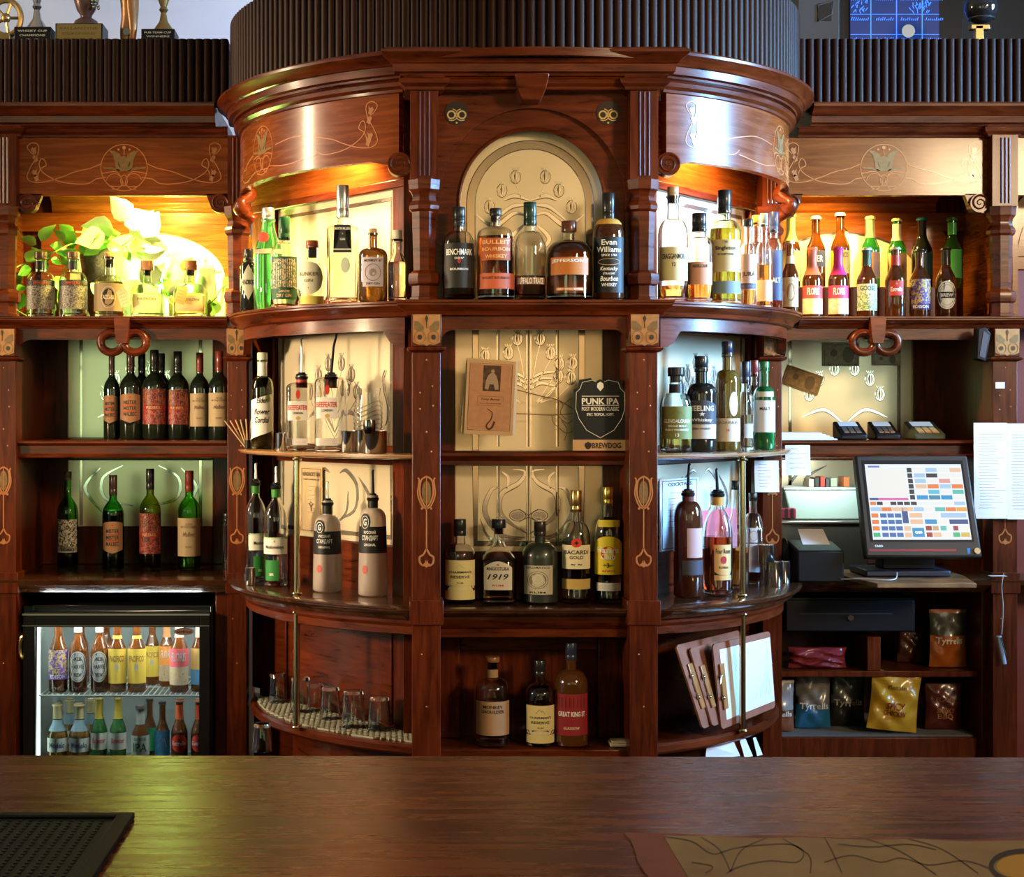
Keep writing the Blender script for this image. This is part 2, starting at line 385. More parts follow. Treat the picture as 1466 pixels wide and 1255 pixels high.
def flower_roundel(fm, cx, cz, r, par):
    m = M(); m.ribbon(arcpts(cx, cz, r, 0, 360, 36), 0.0032, fm)
    lin(m, [(cx - r * .95, cz - r * .25), (cx - r * .3, cz - r * .2), (cx - r * .05, cz - r * .75), (cx - r * .6, cz - r * .8)], .003, fm)
    lin(m, [(cx + r * .95, cz - r * .25), (cx + r * .3, cz - r * .2), (cx + r * .05, cz - r * .75), (cx + r * .6, cz - r * .8)], .003, fm)
    m.ribbon(arcpts(cx, cz - r * .55, r * .15, 0, 360, 14, r * .24), .003, fm)
    for k in (-1, 1):
        m.ribbon(arcpts(cx + k * r * .42, cz - .6 * r, r * .34, 90 - 80 * k, 90 + 200 * k, 14), .0026, fm)
        m.patch(arcpts(cx + k * r * .24, cz + r * .78, r * .05, 0, 360, 8), fm)
    m.patch(arcpts(cx, cz + r * .86, r * .08, 0, 360, 8), fm); m.ribbon([(cx, cz + r * .8), (cx, cz + r * .55)], .003, fm)
    a = mk('inlay_roundel', m, INL, par)
    m = M()
    half = [(0, .52), (.10, .45), (.22, .60), (.42, .72), (.66, .74), (.50, .56), (.40, .30), (.36, .0), (.30, -.12), (.16, -.16), (.0, -.14)]
    m.patch([(cx + x * r, cz + z * r) for x, z in half] + [(cx - x * r, cz + z * r) for x, z in half[::-1][1:-1]], fm)
    for k in (-1, 1): m.patch([(cx + k * x * r, cz + z * r) for x, z in ((.12, -.2), (.5, -.08), (.9, -.05), (.93, .02), (.5, .02), (.2, -.1))][::k], fm)
    mk('inlay_flower', m, IND, a)
    m = M()
    for k in (-1, 1): m.patch([(cx + k * x * r, cz + z * r) for x, z in ((.16, .0), (.24, .10), (.26, .3), (.20, .12), (.17, .06))][::k], fm, 0.0016)
    mk('inlay_shading', m, INK, a)
def scroll_end(m, lf, fm, cx, cz, s, H):
    """the leafed curl at one end of a frieze, s = +1 when it opens to the right"""
    q = lambda x, z: (cx + s * x * H, cz + z * H)
    lin(m, [q(.02, .22), q(-.10, .38), q(.02, .48), q(.16, .42), q(.14, .20), q(-.04, -.12), q(-.10, -.34), q(.06, -.44), q(.36, -.42), q(.75, -.30), q(1.0, -.2), q(1.35, -.12)], .0032, fm)
    lin(m, [q(.14, -.28), q(.22, -.12), q(.34, -.04), q(.30, .08), q(.22, .10), q(.18, -.04), q(.28, -.22), q(.6, -.40), q(.95, -.47), q(1.3, -.47), q(1.5, -.36)], .0032, fm)
    for x, z, t in ((.04, .30, .3), (.08, .12, .2), (.06, -.22, -.2), (.10, -.33, .3)):
        lf.patch([q(x + dx, z + dz) for dx, dz in ((-.06, .02), (-.02, .08), (.02, .05), (.07, .09), (.06, .0), (.08, -.05), (.0, -.1), (-.02, -.04))][::s], fm)

def volute(x, y, z, r, par, name='volute', ax='y'):
    m = M()
    if ax == 'y':
        m.prismy(arcpts(x, z, r, 0, 360, 28)[:-1], y, y + 0.05)
        sp = [(x + r * (0.93 - 0.088 * t) * cos(t * 1.25), y - 0.001, z + r * (0.93 - 0.088 * t) * sin(t * 1.25)) for t in [i * 0.2 for i in range(50)]]
        m.tube(sp, [max(0.0015, r * 0.13 * (1 - i / 62)) for i in range(50)], 6)
    return mk(name, m, WD, par)

# curved friezes
for s in (-1, 1):
    m = M()
    a0, a1 = (25, 84) if s > 0 else (-84, -25)
    n = 30
    prof_o, prof_i = [], []
    lo = lambda t: 2.306 + (0.0 if 0.1 < t < 0.9 else (0.1 - min(t, 1 - t)) * -0.25)
    vs, fs = [], []
    for i in range(n + 1):
        t = i / n; ph = rad(a0 + (a1 - a0) * t)
        for R_ in (0.985, 0.955):
            for z in (lo(t), 2.515): vs.append((XA + R_ * sin(ph), CYY - R_ * cos(ph), z))
    for i in range(n):
        o = 4 * i; fs += [(o, o + 4, o + 5, o + 1), (o + 2, o + 3, o + 7, o + 6), (o, o + 2, o + 6, o + 4), (o + 1, o + 5, o + 7, o + 3)]
    fs += [(0, 1, 3, 2), (4 * n, 4 * n + 2, 4 * n + 3, 4 * n + 1)]
    m.add(vs, fs)
    fr = mk('curved_frieze', m, WF, bow, angle=60)
    fm = cylmap(0.985)
    flower_roundel(fm, s * 1.08, 2.405, 0.082, bow)
    l, lf = M(), M()
    scroll_end(l, lf, fm, s * 0.52, 2.42, s, 0.155)
    lin(l, [(s * 0.72, 2.40), (s * .85, 2.42), (s * .98, 2.41)], .0032, fm); lin(l, [(s * 0.75, 2.35), (s * .9, 2.335), (s * 1.02, 2.345)], .0032, fm)
    lin(l, [(s * 1.17, 2.40), (s * 1.28, 2.37), (s * 1.4, 2.34)], .0032, fm); lin(l, [(s * 1.14, 2.34), (s * 1.27, 2.32), (s * 1.4, 2.36)], .0032, fm)
    q = mk('inlay_scroll', l, INL, bow); mk('inlay_leaf', lf, mat('inlay_brown_leaf', (0.36, 0.13, 0.04), 0.4, coat=0.4), q)
    volute(XA + s * 0.415, 5.055, 2.285, 0.036, bow)
    # short carved bracket where the frieze meets the corner post
    m = M().tube(spline([(XA + s * .955, 5.86, 2.325), (XA + s * .95, 5.84, 2.29), (XA + s * .97, 5.80, 2.262), (XA + s * .965, 5.83, 2.235), (XA + s * .93, 5.85, 2.205)], 5), [.018 + .014 * sin(i / 20 * pi * 2.2) ** 2 for i in range(21)], 10)
    mk('carved_bracket', m, WD, bow)

# central pediment between the pilasters: panel with round arch
def arch_panel(x0, x1, z0, z1, cx, cz, r, y0, y1, legs=None):
    m = M(); A = arcpts(cx, cz, r, 180, 0, 32)
    vs = []; fs = []
    zb = legs if legs is not None else cz
    inner = [(cx - r, zb)] + A + [(cx + r, zb)]
    outer = []
    for x, z in inner:
        if z <= cz + 1e-6: outer.append((x0 if x < cx else x1, z))
        else:
            dx, dz = x - cx, z - cz; t = min((z1 - cz) / dz, ((x1 - cx) / dx) if dx > 1e-9 else ((x0 - cx) / dx) if dx < -1e-9 else 1e9)
            outer.append((cx + dx * t, cz + dz * t))
    n = len(inner)
    for Y in (y0, y1): vs += [(x, Y, z) for x, z in inner] + [(x, Y, z) for x, z in outer]
    for i in range(n - 1):
        fs += [(i, i + 1, n + i + 1, n + i), (2 * n + i, 3 * n + i, 3 * n + i + 1, 2 * n + i + 1), (i, 2 * n + i, 2 * n + i + 1, i + 1), (n + i, n + i + 1, 3 * n + i + 1, 3 * n + i)]
    return m.add(vs, fs)
m = arch_panel(XA - .31, XA + .31, 0, 2.515, XA, 2.178, 0.290, 5.115, 5.15, legs=1.865)
mk('pediment_panel', m, WD, bow, smooth=False)
m = arch_panel(XA - .30, XA + .30, 0, 2.50, XA, 2.178, 0.232, 5.135, 5.18, legs=1.865)
mk('arch_surround', m, WD, bow, smooth=False)
m = M(); A = [(XA + .228 * cos(rad(a)), 5.133, 2.178 + .228 * sin(rad(a))) for a in range(0, 181, 6)]
m.tube([(XA + .228, 5.133, 1.87)] + A + [(XA - .228, 5.133, 1.87)], .006, 8); mk('arch_bead', m, WD, bow)
# arched mirror
mir = mk('arched_mirror', M().prismy([(XA - .24, 1.87), (XA + .24, 1.87)] + arcpts(XA, 2.178, .24, 0, 180, 30), 5.195, 5.205), MIRROR, bow, smooth=False)
mf = flatmap(XA, 5.195)
m = M(); m.ribbon([(-.188, 1.88)] + arcpts(0, 2.178, .188, 180, 0, 30) + [(.188, 1.88)], .030, mf, .002); mk('bevelled_border', m, BEVEL, mir, smooth=False)

def poppy_head(l, d, fm, x, z, r):
    for k in (-.72, -.3, .12, .5): lin(l, [(x + r * k * .3, z + r), (x + r * k * 1.15, z + r * .1), (x + r * k * .3, z - r * .95)], .0035, fm, 5)
    l.ribbon(arcpts(x, z, r * .74, 0, 360, 20, r), .003, fm)
    d.patch([(x + r * a, z + r * b) for a, b in ((-.02, .9), (-.22, .2), (-.05, -.8), (.02, .1))], fm, .001)
    d.ribbon(arcpts(x, z, r * .84, -150, 40, 14, r * 1.1), .0022, fm, .001)
    for k in (-.45, -.15, .15, .45): l.ribbon([(x + r * k * .6, z + r * 1.02), (x + r * k * 1.3, z + r * 1.45)], .003, fm)
def leafcurl(l, d, fm, P, w=.011):
    sp = spline(P, 8); n = len(sp)
    l.ribbon(sp, [w * (0.2 + sin(pi * i / (n - 1))) for i in range(n)], fm)
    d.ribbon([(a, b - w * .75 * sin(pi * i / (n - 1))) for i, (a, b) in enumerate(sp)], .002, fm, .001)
def etch(par, l, d):
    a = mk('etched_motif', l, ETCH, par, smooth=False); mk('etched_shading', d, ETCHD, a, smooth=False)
l, d = M(), M()
for x, z in ((-.047, 2.265), (.047, 2.265), (-.090, 2.222), (.090, 2.222), (-.130, 2.170), (.130, 2.170)): poppy_head(l, d, mf, x, z, .020)
for k in (-1, 1):
    leafcurl(l, d, mf, [(0, 2.19), (k * .05, 2.205), (k * .085, 2.19)]); leafcurl(l, d, mf, [(k * .01, 2.175), (k * .06, 2.17), (k * .115, 2.125)])
    leafcurl(l, d, mf, [(k * .01, 2.14), (k * .05, 2.15), (k * .10, 2.115), (k * .135, 2.118), (k * .17, 2.145)], .013)
    leafcurl(l, d, mf, [(k * .012, 2.12), (k * .06, 2.07), (k * .03, 2.03)], .013)
    l.ribbon([(k * .047, 2.245), (k * .03, 2.2)], .003, mf)
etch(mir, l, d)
# owl-faced roundels
for s in (-1, 1):
    fm = flatmap(XA + s * .236, 5.115); cz = 2.452; r = .037
    m = M(); m.patch(arcpts(0, cz, r, 0, 360, 28)[:-1], fm, .003)
    a = mk('owl_roundel', m, INK, bow)
    m = M()
    for k in (-1, 1):
        m.ribbon(arcpts(k * .0165, cz - .006, .0115, 0, 360, 20), .0055, fm, .0045)
        m.ribbon(arcpts(k * .0155, cz - .006, .018, 100 if k > 0 else -120, 300 if k > 0 else 80, 16), .0035, fm, .0045)
        lin(m, [(k * .003, cz - .002), (k * .006, cz + .014), (k * .020, cz + .029)], .007, fm, 4)
    m.patch(arcpts(0, cz - .031, .003, 0, 360, 10), fm, .005)
    mk('owl_face', m, GOLD, a)

# columns: fluted pilaster above, octagonal tapered column below
def column(x, y, par, zc=2.237, w=.043):
    m = M().box(x - w, x + w, y - w * .9, y + .06, zc, 2.515)
    for k in (-.014, 0, .014): m.tube([(x + k, y - w * .9 - .0005, zc + .01), (x + k, y - w * .9 - .0005, 2.505)], .0042, 6)
    p = mk('pilaster', m, WV, par, smooth=True)
    z0 = 1.865; H = zc - z0; r = .041
    pr = [(1.16, 0), (1.16, .025), (1.02, .03), (1.0, .12), (1.22, .135), (1.30, .18), (1.24, .22), (1.02, .235), (.86, .25), (.98, .735), (1.04, .74), (1.18, .755), (1.22, .785), (1.12, .81), (.98, .825), (.92, .855), (.98, .885), (1.10, .905), (1.22, .92), (1.26, .97), (1.3, 1.0)]
    m = M().lathe([(r * a, z0 + H * b) for a, b in pr], 8, (x, y)); mk('octagonal_column', m, WD, par, smooth=True, angle=22)

def butterfly(fm, cx, z0, z1, w, par):
    """inlaid plaque with owl-like eyes"""
    h = z1 - z0; q = lambda x, z: (cx + x * w, z0 + z * h)
    m = M().patch([q(*p) for p in ((-.5, .12), (-.3, .04), (-.1, .05), (0, 0), (.1, .05), (.3, .04), (.5, .12), (.5, 1), (-.5, 1))], fm, .003)
    a = mk('inlaid_plaque', m, INY, par)
    m = M()
    for k in (-1, 1):
        m.patch([q(k * x, z) for x, z in ((.10, .60), (.30, .78), (.46, .80), (.46, .55), (.30, .45), (.12, .5))][::k], fm, .0036)
        m.ribbon([q(k * .25 + .2 * cos(t), .28 + .2 * sin(t)) for t in [i * pi / 10 for i in range(21)]], .0022, fm, .004)
    mk('inlaid_wing', m, IND, a)
    m = M()
    for k in (-1, 1): m.patch([q(k * .25 + .085 * cos(t), .28 + .085 * sin(t)) for t in [i * pi / 8 for i in range(16)]], fm, .0044)
    m.patch([q(0, .98), q(-.06, .88), q(0, .72), q(.06, .88)][::-1], fm, .0044)
    m.ribbon([q(0, .78), q(0, .56)], .002, fm, .0044)
    mk('inlaid_eye', m, INK, a)
def tulip(fm, cx, zt, zb, par, s=1.0):
    m = M(); r = .028 * s
    for k in (-1, 1):
        lin(m, [(cx + k * r * .0, zt + .004), (cx + k * r * .62, zt - .01), (cx + k * r * .72, zt - .05), (cx + k * r * .3, zt - .082), (cx, zt - .088)], .0052, fm)
        lin(m, [(cx + k * r * .95, zt), (cx + k * r * .8, zt - .01), (cx + k * r * .95, zt - .05), (cx + k * r * .5, zt - .085), (cx, zt - .095)], .0045, fm)
        m.patch(arcpts(cx + k * r * .5, zt - .094, .004, 0, 360, 8)[:-1], fm, .002)
    m.ribbon([(cx, zt + .006), (cx, zt - .09)], .0025, fm)
    m.ribbon([(cx, zt - .09), (cx, zb + .05)], .004, fm)
    for k in (-1, 1): lin(m, [(cx, zb + .048), (cx + k * r * .35, zb + .03), (cx + k * r * .75, zb + .022), (cx + k * r * .7, zb + .004), (cx + k * r * .25, zb - .004), (cx, zb + .012)], .0055, fm)
    m.patch([(cx - .012, zb), (cx, zb - .01), (cx + .012, zb), (cx, zb + .008)], fm, .0025)
    mk('inlaid_tulip', m, mat('inlay_orange_wood', (0.44, 0.16, 0.045), .4, coat=.2), par)
    m = M().patch(arcpts(cx, zt - .045, r * .5, 0, 360, 16, .036)[:-1], fm, .0008); mk('inlaid_petal', m, IND, par)
def pillar(x, y, par, w=.045, top=1.865):
    m = M().box(x - w * .96, x + w * .96, y, y + (.33 if par is bow and abs(x - XA) < .4 else .10), 0.0, top - .10)
    m.box(x - w * 1.15, x + w * 1.15, y - .008, y + .10, .87, .945)
    m.box(x - w, x + w, y - .018, y + .10, top - .145, top - .045)
    m.sweep(block(x - w, x + w, y - .006, y + .08), moulding(top - .162, top - .145, [(0, 0), (.012, .4), (.014, .9), (.004, 1)]))
    p = mk('pillar', m, WV, par, bevel=.002)
    butterfly(flatmap(x, y - .018), 0, top - .143, top - .047, w * 1.85, par)
    fm = flatmap(x, y)
    tulip(fm, 0, 1.32, 1.055, par)
    m = M()
    for px, pz in ((0, 1.68), (-.02, 1.58), (.018, 1.60), (-.02, 1.53), (.02, 1.54), (0, 1.46), (.015, 1.40), (-.015, .78), (0, .62)): m.ball((x + px, y, pz), .0028, 8, 6)
    mk('stud', m, INL, par)
for s in (-1, 1):
    column(XA + s * .338, 5.085, bow)
    pillar(XA + s * .332, 5.02, bow)
xl, xr = -.553, 1.368
for x in (xl, xr):
    column(x, 5.93, bow, zc=2.26, w=.034); pillar(x, 5.89, bow, w=.036)
m = M().box(XA - .40, XA + .40, 5.275, 5.4, 0, 2.55)
mk('core_panel', m, WV, bow, smooth=False)

# bay panels: oblique backs between the middle and the corner posts
A0 = {-1: (XA - .38, 5.36), 1: (XA + .38, 5.36)}
def frame_of(s):
    o = A0[s]; d = (s * .602, .799); n = (s * .799, -.602); return o, d, n
LEN = .95
for s in (-1, 1):
    o, d, n = frame_of(s)
    OB = lambda m, a0, a1, b0, b1, z0, z1: m.obox(o, d, n, a0, a1, b0, b1, z0, z1)
    m = OB(M(), 0, LEN - .01, -.05, -.02, 0.0, 2.56); mk('bay_back_board', m, WV, bow, smooth=False)
    m = OB(M(), 0, LEN, -.02, .012, 2.278, 2.55); mk('bay_upper_panel', m, WF, bow, bevel=.002)
    m = M()
    OB(m, -.02, .075, -.02, .014, 0.5, 2.275); OB(m, LEN - .15, LEN - .01, -.02, .014, 0.5, 2.275)
    mks('bay_stile', m, WV, bow, bevel=.003)
    m = M()
    OB(m, 0, LEN, -.02, .016, 2.256, 2.285); OB(m, .07, LEN - .16, -.02, .012, 1.345, 1.41)
    OB(m, .07, LEN - .16, -.02, .012, .5, 1.08); OB(m, .07, LEN - .16, -.02, .012, 1.79, 1.88)
    mks('bay_rail', m, WD, bow, bevel=.004)
    m = M(); OB(m, .07, .135, .012, .022, .49, .88); OB(m, LEN - .25, LEN - .17, .012, .022, .49, .88); OB(m, .13, LEN - .24, .012, .022, .79, .88); mks('bay_lower_frame', m, WD, bow, bevel=.004)
    fm = lambda a, b, e, o=o, d=d, n=n, s=s: (o[0] + d[0] * (a if s > 0 else -a) + n[0] * (-.004 + e), o[1] + d[1] * (a if s > 0 else -a) + n[1] * (-.004 + e), b)
    ac = s * (.07 + LEN - .16) / 2
    for i, (z0, z1) in enumerate(((1.87, 2.262), (1.405, 1.80), (1.07, 1.35))):
        mr = mk('bay_mirror', OB(M(), .07, LEN - .16, -.015, -.004, z0, z1), MIRROR, bow, smooth=False)
        hw = (LEN - .16 - .07) / 2 - .035; l = M()
        if i == 0: P = [(ac - hw, z0), (ac - hw, z1 - .035), (ac + hw, z1 - .035), (ac + hw, z0)]
        elif i == 1: P = [(ac - hw, z0), (ac - hw, z1), ]
        else: P = [(ac - hw, z1), (ac - hw, z0 + .035), (ac + hw, z0 + .035), (ac + hw, z1)]
        l.ribbon(P, .016, fm)
        if i == 1: l.ribbon([(ac + hw, z0), (ac + hw, z1)], .016, fm)
        mks('bevelled_border', l, BEVEL, mr, smooth=False)
        l, dd = M(), M()
        if i == 1:
            for x, z in ((-.04, 1.69), (.04, 1.69), (-.10, 1.65), (.10, 1.65), (-.13, 1.59), (.13, 1.59), (-.06, 1.61), (.07, 1.60)):
                poppy_head(l, dd, fm, ac + x, z, .024); l.ribbon([(ac + x, z - .024), (ac + x * .5, z - .09), (ac, z - .16)], .0035, fm)
            for k in (-1, 1): leafcurl(l, dd, fm, [(ac, 1.45), (ac + k * .07, 1.52), (ac + k * .15, 1.50)], .012)
        if i == 2:
            for k in (-1, 1):
                leafcurl(l, dd, fm, [(ac + k * .03, 1.15), (ac + k * .12, 1.19), (ac + k * .13, 1.27), (ac + k * .07, 1.32), (ac + k * .03, 1.31)], .014)
                leafcurl(l, dd, fm, [(ac + k * .02, 1.14), (ac + k * .07, 1.18), (ac + k * .08, 1.25)], .010)
                leafcurl(l, dd, fm, [(ac + k * .14, 1.30), (ac + k * .21, 1.22), (ac + k * .17, 1.12)], .014)
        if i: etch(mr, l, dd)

# middle mirrors
st = M()
for s in (-1, 1): st.box(min(XA + s * .235, XA + s * .30), max(XA + s * .235, XA + s * .30), 5.235, 5.275, .5, 1.87)
st.box(XA - .235, XA + .235, 5.25, 5.274, .92, 1.075)
mks('middle_stile', st, WV, bow, bevel=.003)
m = M()
m.sweep([(XA - .30, 5.14, 0, -1), (XA + .30, 5.14, 0, -1)], moulding(1.352, 1.398, [(0, 0), (.012, .1), (.012, .35), (.02, .5), (.028, .7), (.028, .9), (.02, 1)], -.14))
mk('middle_rail', m, WD, bow)
for i, (z0, z1) in enumerate(((1.39, 1.87), (1.075, 1.355))):
    mr = mk('middle_mirror', M().box(XA - .24, XA + .24, 5.255, 5.262, z0, z1), MIRROR, bow, smooth=False)
    fm = flatmap(XA, 5.255); l, dd = M(), M()
    b = M(); P = [(-.17, z1), (-.17, z0 if i == 0 else z0 + .025), (.17, z0 if i == 0 else z0 + .025), (.17, z1)]
    if i == 0: b.ribbon(P[:2], .022, fm); b.ribbon(P[2:], .022, fm)
    else: b.ribbon(P, .022, fm)
    mks('bevelled_border', b, BEVEL, mr, smooth=False)
    for x in (-.095, 0, .095):
        dd.ribbon([(x, z0 + .02), (x, z1)], .0035, fm, .0016)
        l.ribbon([(x - .006, z0 + .02), (x - .006, z1)], .005, fm)
    l.ribbon([(.007, z0 + .02), (.007, z1)], .005, fm)
    if i == 0:
        for x, z in ((-.036, 1.755), (.036, 1.755), (-.065, 1.71), (.07, 1.71), (-.14, 1.70), (.098, 1.675), (.14, 1.678), (.095, 1.635), (.135, 1.63), (-.11, 1.66)):
            poppy_head(l, dd, fm, x, z, .020); l.ribbon([(x, z - .02), (x * .7, z - .06), (x * .25, 1.60 if abs(x) < .09 else 1.55)], .003, fm)
        for k in (-1, 1):
            for dz in (0, -.016, -.032): leafcurl(l, dd, fm, [(0, 1.62 + dz), (k * .04, 1.645 + dz), (k * .10, 1.65 + dz * 1.6)], .008)
    else:
        for k in (-1, 1):
            leafcurl(l, dd, fm, [(0, 1.13), (k * .05, 1.16), (k * .09, 1.20), (k * .085, 1.26), (k * .03, 1.295), (k * .012, 1.33), (k * .05, 1.338)], .014)
            leafcurl(l, dd, fm, [(k * .01, 1.12), (k * .09, 1.13), (k * .14, 1.20), (k * .12, 1.27), (k * .09, 1.28)], .014)
            leafcurl(l, dd, fm, [(k * .02, 1.115), (k * .12, 1.115), (k * .155, 1.18)], .008)
            leafcurl(l, dd, fm, [(k * .07, 1.275), (k * .065, 1.31), (k * .085, 1.33)], .010)
            dd.ribbon(arcpts(k * .035, 1.19, .026, 0, 360, 18, .018), .0028, fm, .0016); dd.ribbon([(0, 1.19), (k * .03, 1.21)], .003, fm, .0016); dd.ribbon([(0, 1.185), (k * .03, 1.17)], .003, fm, .0016)
            l.patch(arcpts(k * .035, 1.19, .022, 0, 360, 18, .014)[:-1], fm)
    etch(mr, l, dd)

# curved shelves
def bayplan(R, s, back=0.0):
    """plan of one bay: arc in front, oblique panel behind"""
    o, d, n = frame_of(s)
    arc = [bp(R, s * a) for a in range(22, 91, 4)] + [bp(R, s * 90)]
    return arc + [(o[0] + d[0] * LEN, o[1] + d[1] * LEN), (o[0], o[1])]
def bowshelf(zt, zb, R, name, mt, yf=5.045, prof=SHELF, centre=True, yc=None):
    for s in (-1, 1):
        m = M()
        m.sweep(apath(s * 90, s * 20, R - .036) if s < 0 else apath(20, 90, R - .036), moulding(zb, zt - .0005, prof))
        m.prismz(bayplan(R - .05, s), zb + .006, zt)
        mk(name, m, mt, bow, angle=30)
    if centre:
        m = M()
        m.sweep(block(XA - .385, XA + .385, yf, 5.2), moulding(zb, zt - .0003, prof))
        m.box(XA - .36, XA + .36, yf, 5.274, zb + .005, zt)
        mk(name, m, mt, bow, angle=30)
bowshelf(1.865, 1.815, 1.027, 'top_shelf', WD)
for s in (-1, 1):   # apron under the top shelf with drooping ends
    m = M()
    n = 40; vs = []; fs = []
    for i in range(n + 1):
        t = i / n; ph = rad(s * (24 + 60 * t)); e = min(t * 1.05, (1 - t) * 1.05)
        z = 1.775 - (0.055 * sqrt(max(0, 1 - (e / .07) ** 2)) if e < .07 else 0)
        for R_ in (.978, .95):
            for zz in (z, 1.82): vs.append((XA + R_ * sin(ph), CYY - R_ * cos(ph), zz))
    for i in range(n):
        o = 4 * i; fs += [(o, o + 4, o + 5, o + 1), (o + 2, o + 3, o + 7, o + 6), (o, o + 2, o + 6, o + 4), (o + 1, o + 5, o + 7, o + 3)]
    fs += [(0, 1, 3, 2), (4 * n, 4 * n + 2, 4 * n + 3, 4 * n + 1)]
    m.add(vs, fs)
    mk('curved_apron', m, WD, bow, angle=50)
def apron(x0, x1, z0, z1, drop, rr, y0, y1):
    P = [(x0, z1), (x1, z1), (x1, z0 - drop)] + [(x1 - rr + rr * cos(t) * 1.0 - .0, z0 - drop + drop * sin(t)) for t in [i * pi / 16 for i in range(1, 9)]] + [(x0 + rr - rr * cos(t), z0 - drop + drop * sin(t)) for t in [i * pi / 16 for i in range(8, 0, -1)]] + [(x0, z0 - drop)]
    m = M(); n = len(P); top = z1
    inner = P[2:]      # strip between the top edge and the curve keeps the faces convex
    vs = []; fs = []
    for x, z in inner:
        for Y in (y0, y1): vs += [(x, Y, z), (x, Y, top)]
    for i in range(len(inner) - 1):
        o = 4 * i; fs += [(o, o + 4, o + 5, o + 1), (o + 2, o + 3, o + 7, o + 6), (o, o + 2, o + 6, o + 4), (o + 1, o + 5, o + 7, o + 3)]
    return m.add(vs, fs)
mk('middle_apron', apron(XA - .29, XA + .29, 1.775, 1.82, .05, .045, 5.05, 5.09), WD, bow, smooth=False)
RAIL = [(0.0, 0), (0.02, .1), (.03, .35), (.03, .5), (.036, .6), (.036, .9), (.03, 1)]
bowshelf(1.39, 1.372, .995, 'glass_rack_shelf', mat('pale_shelf_edge', (.30, .15, .06), .25, coat=.5), prof=RAIL, centre=False)
bowshelf(.92, .878, 1.027, 'curved_counter', WR, yf=5.055)
m = M().sweep(apath(-88, -22, .955), moulding(.825, .88, [(0, 0), (.012, .08), (.012, .5), (.02, .7), (.02, 1)])).sweep(apath(22, 88, .955), moulding(.825, .88, [(0, 0), (.012, .08), (.012, .5), (.02, .7), (.02, 1)]))
m.sweep([(XA - .29, 5.08, 0, -1), (XA + .29, 5.08, 0, -1)], moulding(.822, .88, [(0, 0), (.012, .08), (.012, .5), (.03, .7), (.04, 1)]))
mks('counter_apron', m, WD, bow, angle=30)
for s in (-1, 1):
    m = M(); m.prismz(bayplan(.93, s), .452, .478); m.sweep(apath(-89, -22, .93) if s < 0 else apath(22, 89, .93), [(-.02, .448), (.012, .448), (.02, .456), (.02, .474), (.012, .482), (-.02, .482)])
    mk('lower_bay_shelf', m, WD, bow, angle=30)
m = M().box(XA - .30, XA + .30, 5.06, 5.27, .455, .48); mk('lower_middle_shelf', m, WD, bow, bevel=.003)
m = M().box(XA - .30, XA - .22, 5.24, 5.274, .48, .83).box(XA + .22, XA + .30, 5.24, 5.274, .48, .83).box(XA - .218, XA + .218, 5.24, 5.274, .76, .83); mks('lower_panel_frame', m, WD, bow, bevel=.004)
# base panelling under the lower shelf
m = M()
for s in (-1, 1): m.prismz(bayplan(.80, s), 0, .43)
mks('plinth', m, WD, bow, smooth=False)
# brass rails that carry the glass shelf
for s, px, R_ in ((-1, 425, .965), (1, 1063, .965)):
    for Y in [5.0 + .005 * i for i in range(200)]:
        x = PX(px, Y)
        if (x - XA) ** 2 + (Y - 6) ** 2 <= R_ ** 2: break
    m = M().lathe([(.0105, .481), (.0105, 1.372)], 16, (x, Y))
    for z in (.482, .86, .921, 1.362): m.lathe([(.015, z), (.017, z + .004), (.015, z + .008)], 16, (x, Y))
    mk('brass_pole', m, mat('tarnished_brass', (.70, .55, .30), .18, metal=1.0), bow)

